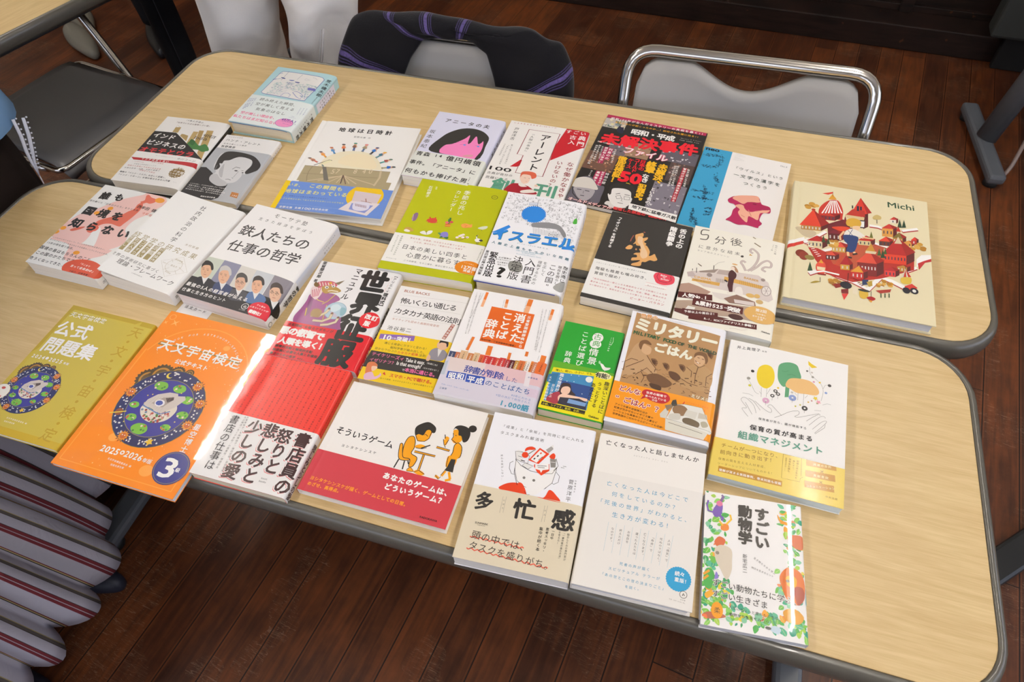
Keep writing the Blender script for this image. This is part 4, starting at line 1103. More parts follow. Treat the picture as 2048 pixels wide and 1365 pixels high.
P a8382c 122.5 216.4 143.3 208 141.6 214.4 128.9 220.5
L 4a5a3a 1.6 129.6 220.2 129.6 228.5
L 4a5a3a 1.6 134.9 218.7 134.8 227
L 4a5a3a 1.6 140.3 217.2 140.2 225.4
L 1c1a1a 0.6 163.4 155.7 163.2 163.3
P d8d0c0 156.6 181.2 163.2 162 170.4 176
P c03428 159.9 179.1 163.2 162 163.9 178.6
P c03428 166.3 177.2 163.2 162 170.4 176
S d8b848 156.9 181.1 169.8 177.4 168.8 189.8 157.9 191.8
P c83a30 161 196.9 170.7 189.3 178.1 195.6 173.5 200.5 161.5 205.1
E 22222a 163.1 204.6 5 6
E 22222a 173.4 202.9 5.5 6
E e8e8e0 173.4 202.9 2.5 3
S d8a83c 80.5 83.4 82.9 74.2 91.6 69.5 100.4 72.1 102.6 80 98.9 90.8 90.2 90.5 83.2 89.6
S ecc8a0 90.2 89.1 100.6 86.1 98.9 94.9 92.9 99.4
S e8e2d8 81.7 99.8 90.3 94.6 98.9 97.7 107.6 106.2 105.1 112.3 97.4 110.5 92.2 113.3 78.5 114.4
S d8482c 60.7 98.8 76.3 93 86.8 94.2 76.6 104 66.1 102.8
L ecc090 3 104.2 109.9 113.6 109.4 120.4 109.3
L ecc090 3 78.3 103.5 72.5 116.1 73.6 125.3
S 2a3f70 78.4 111.7 97.4 110.5 97.5 125.2 95.1 139.2 91 146.9 82.6 146.7 84 131.7 78.7 123.9
L ecc090 3.5 84.3 147.5 85.3 156.3
L ecc090 3.5 92.7 145.1 94.4 148.5
L 2a2a2a 3 85.3 158.9 90.3 158.8
L 2a2a2a 3 91.1 151.3 97.7 147.6
L 2a3f70 0.8 83.4 99.3 90.5 109.7
L 2a3f70 0.8 90.3 96 85.3 111.1''', band=''''''),
'daremo': dict(p=[-575.4, -122.1, -0.0124, 127.0, 188.0, 24.8], obi=(130.9, 188.0, 'f0efeb'), cover='''S f2c8c0 79 5.6 86.3 -3.3 109.1 -0.4 120.4 1.1 126.9 12.8 122.1 27.5 115.9 44.6 104.2 62.9 103.5 84.3 116.6 97.3 119.9 114.7 108.7 129.8 92.4 144.3 83.2 143 78.2 124.3 70.4 106.1 63.7 93.3 56.8 93.1 55.4 104 58.1 113.7 56.6 130.4 40.3 139 22.8 143.9 4.9 138.8 -6.5 123.4 -7 104.6 1.1 91.6 9.2 72 28.8 53.3 45.9 30.7 61.7 17.3
S e0705a 86.1 6 89.1 2.9 97.5 7.4 107.4 9.2 110 15.3 104.2 21.4 97.1 21.1 92.8 24.5 85.8 21.9 90.2 16.2
S e0705a 85.7 28.7 90 23 95.5 28.2 98 38.6 97.8 47.4 96 60.9 92.9 74.6 90 81.8 73.5 80 62.5 83.1 56.9 88.9 55.5 93.5 50 90.8 47.2 81 54.2 72.6 64 65.5 75.3 58 81 47.7 86.8 39.5
S e0705a 45.8 96.2 48.6 89.1 59.6 92.4 59.5 100.8 51.3 103.1
S e0705a 43 92.8 50 86.6 55.5 95.6 55.4 106.1 45.8 104.6
S e0705a 17.5 109.4 23.7 102.4 36.1 96.8 34.1 102.7 23.8 110.8
E f0a030 114.4 9.5 8 6
E f0a030 48 49.1 4.8 4.2
E f0a030 33.2 64.3 4.8 4.2
E f0a030 4.3 108.9 4.8 4.2
E f0a030 -0.3 119.6 4.8 4.2
T 1c1a1a 6.2 25.7 58.1 20.5 18.3 0.05 誰も
T 1c1a1a 4.8 63.3 84.9 61.9 20.0 0.05 国境を
T 1c1a1a 2.6 93.4 122.1 93.7 20.9 0.05 知らない
T 1c1a1a 0.7 40.9 96.6 41.2 4.5 0 揺れ動いた「日本のかたち」をたどる旅
T d8604a 105.5 44.2 124.2 44.5 5.6 0 令和版
T 1c1a1a 88.4 32.4 123.9 33.6 7.8 0.015 西牟田_靖''', band='''S f2c8c0 0.7 133.8 60.8 115 94.5 115.7 114.2 124.3 108.2 143.8 93.4 155.8 86.6 167.4 53.7 167 40.3 139
E f0a030 98.7 110.5 5.5 4
E f0a030 94.2 125.9 5.5 4
E f0a030 63.8 150.4 5.5 4
T 1c1a1a 2.7 130.2 105.3 132.8 3.4 0 日本最縁の島々をめぐり、そこに行かなければ見えない、
T 1c1a1a 2.1 136.5 116.2 140.5 3.2 0 知られざるニッポンをあらわにする伝説のノンフィクション大作、
T 1c1a1a 2.6 143.5 56.5 144.5 4.8 0.01 15年の時を経て復活。
T 1c1a1a -0.9 154.6 105.1 158.3 7.3 0.015 国境の島はもちろんのこと、
T 1c1a1a 0.8 166.1 82 166.7 7.3 0.015 この国のかたちですら
T 1c1a1a -0.3 178.3 73.3 178.8 6.6 0.015 危うくなってきた…。
E d8583c 96.4 177.5 34 19
T f4f2ee 83.9 168.1 104.7 169.9 3.8 0.02 「そこまで
T f4f2ee 74 175.7 119.3 177.1 5.0 0.02 言って委員会NP」
T 1c1a1a 79 185.7 117 185.2 3.8 0.01 で紹介、話題沸騰！
V 1c1a1a 140 165 140 182 5.1 0 清談社'''),
'shanai': dict(p=[-441, -117, -0.08, 127, 188, 26], obi=None, cover='''V 2e2c2c 60.5 11.6 62.2 99.5 10.7 0 社内政治の科学
T a89a80 83.9 95 109.9 95.3 5.2 0 木村琢磨
T 9a8a5c -1.6 105.9 119.1 111.8 12.1 0 経営学の研究成果
L 9a8a5c 8.2 1.6 111.8 3.2 142.3
V f4f2ee 1.6 111.8 3.2 142.3 7.3 0 根回し…
L 9a8a5c 8.2 13.5 112.3 14.8 142.7
V f4f2ee 13.5 112.3 14.8 142.7 7.2 0 社内人脈
L 9a8a5c 8.2 25.3 112.8 26.4 143.2
V f4f2ee 25.3 112.8 26.4 143.2 7.2 0 ゴマすり
L 9a8a5c 8.2 37 113.4 38 143.6
V f4f2ee 37 113.4 38 143.6 7.2 0 権力争い
L 9a8a5c 8.2 48.7 113.9 49.4 144
V f4f2ee 48.7 113.9 49.4 144 9.5 0 派閥　
L 9a8a5c 8.2 60.3 114.4 60.8 144.5
V f4f2ee 60.3 114.4 60.8 144.5 7.1 0 印象操作
T 5a5856 -4 151.5 85.6 157.1 6.9 0 世界の学術研究に基づく
T 3c3a3a 14.4 161.4 120.4 169.1 10.1 0 理論・フレームワーク
T 5a5856 48.9 173.3 69 174.5 1.8 0 日本経済新聞出版
L b8ae98 0.35 73.4 136.9 100.2 118.5 123.3 141.6 98.4 161.5 73.4 136.9
E b8ae98 97.3 138.5 12.6 12.6
E ecebe7 97.3 138.5 12.2 12.2
L b8ae98 0.35 86.4 128.6 91.5 132.9
L b8ae98 0.35 104.8 145.3 110.7 151.1
L b8ae98 0.35 99.4 132.1 109.2 129.6
L b8ae98 0.35 93.8 144.2 87.1 150.6
T a89a78 92 138.8 104.3 139.4 3.7 0 政治力
T a89a78 90.8 126 105.4 127.9 3.3 0 政治知識
T a89a78 76.9 138.1 90 139.5 1.8 0 政治的パワー
T a89a78 107 138.5 119 143.2 2.1 0 政治スキル
T a89a78 92.2 151.8 103.2 153.8 2.5 0 政治意識
V 1c1a1a 138 20 138 110 9.0 0 社内政治の科学
V 1c1a1a 138 170 138 182 5.4 0 日経''', band=''''''),
'tetsujin': dict(p=[-295.4, -112.2, -0.0702, 149.5, 205.6, 23.9], obi=(125.1, 205.6, 'f1efec'), cover='''T 4a4846 41.5 14 106.1 15.1 10.3 0 モーサテ塾
T 5a5856 21.2 28.3 124.9 30 6.9 0 生きた経済を学ぼう
T 403e3d 9.6 58.9 133.5 55.9 24.8 0.012 鉄人たちの
T 403e3d 12.3 94.2 136.1 88.5 24.8 0.012 仕事の哲学
V 444444 164 22 164 50 4.2 0 モーサテ塾
V 777777 157 12 157 50 3.0 0 生きた経済を学ぼう''', band='''T 888480 30.5 116.2 84.4 117.3 2.9 0 テレビ東京報道局プロデューサー
T 55524f 86.6 115.4 117.7 116.5 6.6 0 小林洋達
P c9cfc0 -0.2 126.8 27.6 126 37.3 176.1 1.7 180.1
P 8a8aa0 27.4 125.6 57.9 126 67.7 173.7 33.3 175.4
P d8d4cc 58.1 126.4 85.8 127.2 93.9 170.7 65.9 172.3
P c8ccd0 85.8 127.2 117 127.4 121.3 171.3 92.5 171.2
P 8e8890 117 127.4 149.5 129.1 154.9 179.4 123.2 176.6
P 2e2b2c -5.9 169 23 168.5 150.8 168 153.5 179.8 150.2 206.1 0.3 205.8
S 26242a 19.3 186.6 10.5 171.6 14.9 165.5 28.7 165.3 41.1 170.1 45 180.6
P e4e2e0 14 164.3 26 163.2 27.3 177.9
S dcae8c 0.1 141.2 11.7 140.3 21.6 149.4 24.6 161.4 20.7 167.3 11.2 162.2 3.5 151
S 221e1e 3.5 150.2 -1.4 140.1 3.5 134.5 14.4 137.8 22.7 147.4 20.5 149.7 13.6 142.8 6.5 143.7 3.8 146.2
L 2a2220 0.7 7 152.8 10 152.3
L 3a302c 0.6 4.6 150.5 8.5 149.8
L 2a2220 0.7 14.5 152.5 17.5 152.1
L 3a302c 0.6 12.2 150.2 16 149.5
L b07a64 0.5 12.8 154 14 157.4 16 157.5
L a85a50 0.8 14.8 161 19.5 160.6
S 3a4468 50.9 187.8 42.4 172.5 46.9 166.3 60.9 166.1 73.3 170.9 77.1 181.7
P e4e2e0 46 165.1 58.1 164 59.2 178.9
S e0b090 32.4 141.5 44.2 140.6 53.9 149.9 56.8 162.1 52.8 168.1 43.2 162.9 35.6 151.5
S c8c4c0 35.7 150.7 30.9 140.4 36 134.6 46.9 138.1 55.1 147.9 52.9 150.2 46 143.2 38.8 144.1 36 146.6
L 2a2220 0.7 39.1 153.3 42.2 152.9
L 3a302c 0.6 36.8 151 40.7 150.2
L 2a2220 0.7 46.7 153 49.8 152.6
L 3a302c 0.6 44.4 150.7 48.3 150
L b07a64 0.5 45 154.5 46.2 158 48.2 158.1
L a85a50 0.8 46.8 161.7 51.7 161.2
S 4a4a50 81.5 190.3 73.6 175.6 78 169.6 91.4 169.4 103.2 174 106.6 184.4
P e4e2e0 77.2 168.4 88.8 167.4 89.5 181.7
S d8ae94 64.5 145.8 75.8 144.9 85 153.8 87.6 165.6 83.6 171.4 74.6 166.4 67.5 155.4
S 4a4644 67.6 154.6 63.2 144.7 68.1 139.2 78.5 142.5 86.2 151.9 84 154.2 77.5 147.4 70.6 148.3 67.9 150.7
L 2a2220 0.7 70.8 157.1 73.8 156.7
L 3a302c 0.6 68.6 154.9 72.4 154.2
L 2a2220 0.7 78.1 156.9 81 156.4
L 3a302c 0.6 75.9 154.6 79.6 153.9
L b07a64 0.5 76.4 158.3 77.5 161.7 79.4 161.8
L a85a50 0.8 78 165.2 82.7 164.8
L 2a2626 0.6 69.8 157.8 71 155.1 75.4 156.9 74.1 159.6 69.8 157.8
L 2a2626 0.6 77.4 157.5 78.7 154.8 83 156.6 81.7 159.3 77.4 157.5
S 5a74a0 107.9 187 100.3 172.4 104.8 166.4 118.1 166.2 129.6 170.8 132.9 181.2
P e4e2e0 104 165.2 115.5 164.2 116 178.5
S e2b090 91.8 142.7 103 141.8 112 150.6 114.3 162.4 110.3 168.2 101.4 163.2 94.6 152.2
S 3c3634 94.7 151.4 90.5 141.6 95.5 136.1 105.7 139.3 113.2 148.7 111 151 104.6 144.2 97.8 145.1 95.1 147.5
L 2a2220 0.7 97.9 154 100.8 153.5
L 3a302c 0.6 95.7 151.7 99.5 151
L 2a2220 0.7 105.1 153.7 108 153.3
L 3a302c 0.6 102.9 151.4 106.7 150.7
L b07a64 0.5 103.3 155.1 104.4 158.5 106.3 158.6
L a85a50 0.8 104.9 162 109.5 161.6
S 1c1a1c 140.4 192.2 132.8 176.9 137.6 170.7 151.3 170.5 163.1 175.3 166.3 186.1
P e4e2e0 136.8 169.5 148.7 168.4 148.9 183.3
S e2b89c 124.6 146 136.2 145.1 145.3 154.3 147.5 166.5 143.2 172.6 134.1 167.4 127.2 156
S 4a403c 127.3 155.1 123.2 144.9 128.5 139.1 139 142.5 146.6 152.3 144.2 154.7 137.8 147.6 130.7 148.5 127.9 151.1
L 2a2220 0.7 130.6 157.8 133.6 157.3
L 3a302c 0.6 128.4 155.4 132.3 154.7
L 2a2220 0.7 138.1 157.5 141.1 157
L 3a302c 0.6 135.9 155.1 139.8 154.4
L b07a64 0.5 136.2 159 137.2 162.5 139.2 162.6
L a85a50 0.8 137.7 166.1 142.5 165.7
L 2a2626 0.6 129.5 158.5 130.9 155.7 135.3 157.5 133.9 160.3 129.5 158.5
L 2a2626 0.6 137.3 158.1 138.7 155.4 143.1 157.2 141.7 160 137.3 158.1
T f4f2ee 2.1 184.2 108.1 182.9 7.6 0.02 最強の5人の経営者が伝える
T f4f2ee 2.7 195.3 78.8 194.1 6.8 0.02 仕事と生き方のヒント
E e8e6e4 110.9 194.2 5.5 5.5
E 2e2b2c 110.9 194.2 4.6 4.6
T f4f2ee 107.5 194.9 114.5 193.9 4.9 0.03 山
T f4f2ee 105.4 201.6 115.5 201 1.8 0 かんき出版
S d83040 117.8 198.2 117.2 187.6 125.9 180.6 138.8 180.1 147.9 187.6 150.8 198.2 150 205.8 137.1 205.9 126.3 205.9
T f4f2ee 125.2 185.8 139.6 186.3 3.2 0.02 テレ東の
T f4f2ee 117.4 191.5 146.8 191 3.1 0.02 人気コンテンツが
T f4f2ee 120.9 199.1 144.3 199.6 6.4 0.04 書籍化！
V 1c1a1a 163 52 163 165 10.7 0.02 鉄人たちの仕事の哲学
V 555555 162 172 162 192 4.0 0 小林洋達
E 444444 163 200 4 4
E f4f2ee 163 200 3.2 3.2'''),
'kisetsu': dict(p=[-48.6, 26.4, 0.049, 146.7, 210.2, 20.3], obi=(132.8, 195.0, 'f2f0ea'), cover='''V f4f2ee 83.4 13.7 85.8 74.1 11.5 0 季節の兆し
V f4f2ee 69 15.6 69.7 69.1 9.6 0 カレンダー
V f4f2ee 20.2 14.5 22.5 44.4 7.1 0 石田郷子
V f4f2ee 30.1 14.7 31.1 22.4 3.5 0 監修
E 3a3a20 130.3 21 5.2 4.6
E bcc000 130.3 21 4.4 3.8
L 3a3a20 0.8 127.9 21.5 132.7 20
S 8a6a88 16 84.7 20.5 82.7 22.8 89.6 22.1 100.3 17.7 102.2 14.6 95.6
L c0a8b0 1.2 14.6 87.1 17.3 101.3
S d84a38 39.5 95.5 42.6 91.7 50.5 89 56.1 93 53.9 99.7 45.5 100.5
L d05040 1.6 39.1 98.7 46.6 95
L d05040 1.6 42.8 101 46.6 95
L d05040 1.6 55.4 99.8 46.6 95
L d05040 1.6 58 97.8 46.6 95
L d84a38 2 42 87.7 45.3 93.2
L d84a38 2 51.5 86.7 51.4 91.9
P e0743c 70.8 98.2 78.9 96.4 80.3 103.3 71.9 104.1
L 4a7a3a 3 73.6 86.2 75.5 97.1
L 3a6a34 3 74.7 82.8 77 94.8
E e86a78 72.6 94.7 3 2.5
E d84a58 79.1 92.3 3 2.5
L e8c040 1.2 71.9 101.6 79.7 100.4
S f0a050 95.7 94.9 101.6 90.6 109.1 92 112.2 90.3 113.5 97.2 108.4 99.3 100.4 101
L c07830 0.6 99.7 94 105.7 94.8 102.5 98.6
S d8dcc8 123.4 97.1 129 91.9 136.8 89.2 136.8 94.3 130.9 98.6
L 666a5a 0.6 129.6 98.9 131 101.6
S c8a050 11.8 123 12.5 118.8 19.3 117.4 27 122.9 22.5 126.5 15.2 126.4
S f4efe4 11.8 125.1 15.2 122.3 21.9 124.9 20 127.8 14.2 127.6
S ecebe4 37.9 124.6 43.4 120.3 48 123.4 50.1 118.9 56.2 117.6 56 123.7 50.3 127.9 42.3 127.6
L 4a5a48 0.6 46.5 119.7 49.7 127.1
S 8a84cc 70 122.7 72.5 117.1 79.2 115.7 83.2 121.9 81.4 127.3 73.1 128
S 4a7a50 65.7 120.6 69.4 118.8 71.2 124.4
S 4a7a50 77.4 128.1 84.4 125.6 83.9 130.7
S 3f6f48 71 130.5 73.2 126 76.1 128.4
E f4e6e0 97.9 123.7 2.6 2.2
E f4e6e0 101.1 120 2.6 2.2
E f4e6e0 103.2 117.6 2.6 2.2
E f4e6e0 105.5 116.1 2.6 2.2
E f4e6e0 106.5 121.8 2.6 2.2
E f4e6e0 113.2 120.4 2.6 2.2
L 8a5a48 1 95.7 130.1 105.3 127.1 114.3 119.6
S f4f2ee 125.7 122.7 129.6 118.9 135 120.7 134.3 125.7 129 126.9
L f4f2ee 1.6 128.8 121 126.5 115.6 127.7 112.3
L 33333a 1.4 126.5 115.6 127.4 112.4
E 33333a 135.4 122.2 3 2
L 33333a 0.6 130.3 126.6 130.9 133.3
L 33333a 0.6 132.3 126.2 133.3 133.2
L a8a800 0.5 148.5 0 148.5 210''', band='''T b8483c 27.2 139.9 120.8 141.7 3.6 0 草花や鳥、空模様、行き交う人が着ているもの、
T b8483c 35.4 147 114.2 147.6 3.5 0 ことば、旅のなかに「季節の兆し」を探す
T 1c1a1a 20.7 160 126.7 162 10.6 0.005 日本の美しい四季と
T 1c1a1a 33.3 175.6 118.5 175.9 11.6 0.005 心豊かに暮らす
T 4a4a44 33.5 187.9 116.2 188.4 3.7 0 二十四節気、七十二候を、毎日に取り入れる
T 55554a 5.6 188.2 22.5 188.4 2.2 0 ダイヤモンド社
V 5a6a4a 14.2 137.7 15.7 181.3 3.7 0 季節感があふれるなか
V 5a6a4a 7.5 138.1 9.2 175.1 3.1 0 ひとつひとつ味わえる
V 5a6a4a 142.3 139.6 141.1 164.5 2.4 0 同じ言葉がとなえる
E e88a18 133.5 182.8 21 14
T f4f2ee 123.1 173.1 139.4 175.1 2.3 0 シリーズ累計
T f4f2ee 121 181.9 146.3 182.8 8.2 0.03 12万部
T f4f2ee 126.5 188.9 144.2 189.6 5.3 0.03 突破！'''),
'israel': dict(p=[92.8, 25.7, 0.0374, 128.0, 197.4, 28.0], obi=(136.4, 197.4, 'f6f6f8'), cover='''I
P f4f4f6 39.1 17.3 52.7 14.3 53 21.7 40.1 24.2
L 55556a 0.4 39.1 17.3 52.7 14.3 53 21.7 40.1 24.2 39.1 17.3
L 6a88c0 0.9 39.2 19.4 52.5 16.5
L 6a88c0 0.9 39.8 22.9 52.7 20
L 55556a 0.5 52.2 13.3 55.9 54.5
X 2f86dc 52 43 20 36 0.9
T f4f2ee 32 58.8 46.4 58.7 3.2 0.02 増補新版
S 8a8a8e 55.1 62.9 71.8 57.1 85.4 56 97.2 59.4 106.2 69.4 110.8 78.3 107.7 82.9 96.7 69.6 82.8 68.7 64 71 55.7 70.8
L 77777c 0.35 58.1 72.3 61.7 85.4
L 77777c 0.35 60.1 72.4 63.6 85.4
L 77777c 0.35 62 72.6 65.5 85.4
L 77777c 0.35 64 72.8 67.4 85.3
L 77777c 0.35 66 72.9 69.3 85.3
L 77777c 0.35 67.9 73.1 71.2 85.3
L 77777c 0.35 69.9 73.2 73.1 85.2
L 77777c 0.35 71.9 73.4 75 85.2
L 77777c 0.35 73.8 73.5 76.9 85.1
L 77777c 0.35 75.8 73.7 78.8 85.1
L 77777c 0.35 77.8 73.9 80.7 85.1
L 77777c 0.35 79.7 74 82.6 85
L 77777c 0.35 81.7 74.2 84.5 85
L 77777c 0.35 83.6 74.3 86.4 85
L 77777c 0.35 85.6 74.5 88.3 84.9
L 77777c 0.35 87.5 74.6 90.2 84.9
L 77777c 0.35 89.5 74.8 92.1 84.8
L 77777c 0.35 91.4 74.9 94 84.8
L 77777c 0.35 93.4 75.1 95.9 84.8
L 77777c 0.35 95.3 75.3 97.8 84.7
L 77777c 0.35 97.2 75.4 99.7 84.7
L 77777c 0.35 99.2 75.6 101.6 84.7
L 77777c 0.35 101.1 75.7 103.5 84.6
L 77777c 0.35 103.1 75.9 105.3 84.6
L 77777c 0.35 105 76 107.2 84.6
L 77777c 0.35 106.9 76.2 109.1 84.5
S 4aa83c 115.4 49.3 115.4 41.1 118.8 36.2 121.2 45.9 120 49.2
L 1c1a1a 0.6 118.8 36.2 117.8 29.2
T 2a7a8a 0.6 99.3 128.7 93.6 25.6 0.05 イスラエル
T 2f86dc 0.2 98.6 128.3 92.9 25.7 0.03 イスラエル
P 2f86dc -1.1 98.1 20.7 75.7 24.6 79.9 14.2 93.2 12.7 105.4 7.3 95.8
P 2f86dc 106.7 90.9 111 101.5 130.9 101.1 130.9 104.6 110.4 108.3
T 3a6e80 3.6 117.2 126.7 126.1 5.7 0.02 人類史上最もやっかいな問題
T 5a8898 42.3 111 90.7 112.8 2.5 0 ダニエル・ソカッチ_鬼澤_忍_訳
W 5a9ab0 45.5 125.9 86.2 125.1 0 0 Can_we_talk_about_ISRAEL?
W 5a9ab0 55 129.1 75 128.6 0 0 by_Daniel_Sokatch
W 8ab0c0 47.2 132.7 84.7 133 0 0 Illustrated_by_Christopher_Noxon
L 3f84cc 0.7 132 60 141.2 54
L 3f84cc 0.7 133 65 140.6 59
L 3f84cc 0.7 132.6 70 142.9 64
L 3f84cc 0.7 131.2 75 144.1 69
L 3f84cc 0.7 131.1 80 143.5 74
L 3f84cc 0.7 131.2 85 140.7 79
L 3f84cc 0.7 132.3 90 146.6 84
L 3f84cc 0.7 131.4 95 141.8 89
L 3f84cc 0.7 132.9 100 147.6 94
L 3f84cc 0.7 132.7 105 143.2 99
L 3f84cc 0.7 133.9 110 140.4 104
L 3f84cc 0.7 133.6 115 142.3 109
L 3f84cc 0.7 131.4 120 140.9 114
L 3f84cc 0.7 131.9 125 146.5 119
L 3f84cc 0.7 131.5 130 144.7 124
L 3f84cc 0.7 132.9 135 143 129
L 3f84cc 0.7 132.6 140 140.5 134
L 3f84cc 0.7 131.2 145 141.6 139
L 3f84cc 0.7 133 150 143.4 144
L 3f84cc 0.7 131.9 155 144.7 149
L 3f84cc 0.7 132.4 160 142.4 154
L 3f84cc 0.7 133.4 165 145.6 159
L 3f84cc 0.7 131.7 170 144.6 164
L 3f84cc 0.7 132.6 175 147 169
L 3f84cc 0.7 133.2 180 142.3 174
L 3f84cc 0.7 133.9 185 140.9 179
L 2f7ad0 2.5 130 18 150 34
L 2f7ad0 2 132 48 146 60''', band='''S 8e8e88 41.3 158.6 43.2 150.8 53.3 148.5 62.4 155.6 63.1 166.3 56.3 170.5 46.5 168.3
S a0a09c 114.4 186.2 121.9 174 128.6 169 132.2 180.3 128.8 188 123.3 191.9
V 1c1a1a 15.4 137.5 17.7 188.4 13.4 0.02 緊急出版
V 1c1a1a 4.6 136.8 5.6 187.6 5.4 0.02 第四版以降大幅加筆
V 1c1a1a 53.1 137.4 53.9 186.2 16.3 0 決定版
V 1c1a1a 72.5 137.6 73.9 188.6 17.0 0 入門書
V 3a3a3a 93.4 139.3 95 168.8 6.6 0 を正しく
V 3a3a3a 85.5 139.3 85.5 188.5 6.3 0 理解するための
V 1c1a1a 105.9 141.9 105.8 193.3 12.2 0.005 この国"
V 1c1a1a 123.9 140.5 123.8 173.6 7.4 0.01 歴史通じ
V 1c1a1a 115.8 142.4 117 180.4 5.7 0.01 現在を照らし
W 1c1a1a 30.9 176.4 39.8 175.2 20 0.03 ?
T 1c1a1a 23.5 147 43.4 146.1 3.6 0.01 なぜ戦争は
T 1c1a1a 20.6 151.3 43.2 150.8 2.5 0.01 繰り返されるのか
T 1c1a1a 24.1 156.7 40.6 156 3.0 0.01 なぜ事実を
T 1c1a1a 26 161.2 40.5 160.6 2.6 0.01 理由とは？
V 8888aa 138 140 138 185 5.1 0 歴史に残る一冊'''),
'kaikyu': dict(p=[252.9, 34.5, -0.0448, 127.0, 188.0, 18.3], obi=(109.9, 180.8, 'efeeea'), cover='''V f4f2ee 114.1 7.7 113.9 51.9 11.1 0.04 舌の上の
V f4f2ee 99.2 7.2 99.3 51.6 11.1 0.04 階級闘争
V f4f2ee 14.9 7.4 15.5 81.1 6.0 0.035 『イギリス』を料理する
S e0a868 46.8 42.2 52.5 37.3 56.7 35 58.6 40.5 57.4 46.9 65.2 42.4 65.6 47.3 62.2 53.4 66.2 56.1 65.8 60.2 68.7 61.3 74.8 71.1 75.6 80.5 79.1 78.5 82.8 74.4 85.8 79.2 89 84.9 85.3 88.9 78.8 89.1 73.4 94.6 68.5 96.2 68.3 103.8 63 106.4 55.2 107 55.6 103.1 62.4 98.1 65.2 93.4 59.1 95.4 52.9 97.3 52.9 91.6 58.9 88.7 57.9 84.2 53.1 83.8 55.6 80.1 61.6 77.2 58.7 70.4 62.4 69.2 61.2 63.7 53.2 64.2 51.1 60.9 47.6 63 49.8 55.3 47.5 48
S e6c49c 51.5 44.7 58.2 44.6 60.3 54 65.3 64.3 71.5 74.1 73.5 83.1 68.1 88.7 62.8 82.7 62 73.2 58.2 62.6 52.8 56.4
S e0a868 39.1 72.6 43 66.4 48 67.8 47.4 73.9 42.7 76.4 39.1 75.6
S c08858 53.5 71 55.5 71.3 55.6 74.3 53.5 74
L a05848 1.6 44.2 44 42.6 53.6 42.5 58.6
L a05848 2 56.9 32.5 59.7 33''', band='''T 4a4844 4.4 116.9 82.1 116.2 2.4 0 コモナーズ・キッチン_著（パン屋と農家と大学教師）
T 1c1a1a 6.4 128.2 86.7 126.6 6.6 0.008 階級も格差も噛み砕き、
T 1c1a1a 7 137.9 50.1 137.4 6.5 0.008 胃袋で掴め！
T c0606a 6.2 149.5 117.1 149.5 3.4 0.01 「自分のDNAの一部といえる典型的なイギリス料理にこんな背
T c0606a 6.4 156 117.2 156.4 3.4 0.01 景があったとは！　食事が語る歴史、社会、階級…興味の尽き
T c0606a 6.6 162.5 117.4 163.2 3.1 0.01 ない話ばかりで、無知なぼくが少しだけ賢くなった気がします。」
T c0505a 67.7 170.6 116.7 168.9 4.6 0.015 ピーター・バラカン
S e0485a 90.6 118 93.9 110.9 106.4 109.3 118.2 111 121.5 120 118.9 127.1 108.5 132.2 98.1 131.1 93.7 125.3
L 8a1830 0.8 96.6 111.5 95.6 119.2 101 126.5 112.4 126.5
L 8a1830 0.8 114.2 113.2 116.8 119.7 113.3 124.4
W f4f2ee 100.4 114.4 109.2 113.9 0 0.02 Bake
W f4f2ee 104.2 117.4 107.7 117.1 0 0.02 up
W f4f2ee 101.9 121.7 113.1 120.5 0 0.02 Britain
L e0707a 6.5 83 137.7 113.3 137
L f4f2ee 5.8 83 137.7 113.3 137
T 3a3a38 85.9 139.5 110.7 139.9 2.2 0 食エッセイとレシピ'''),
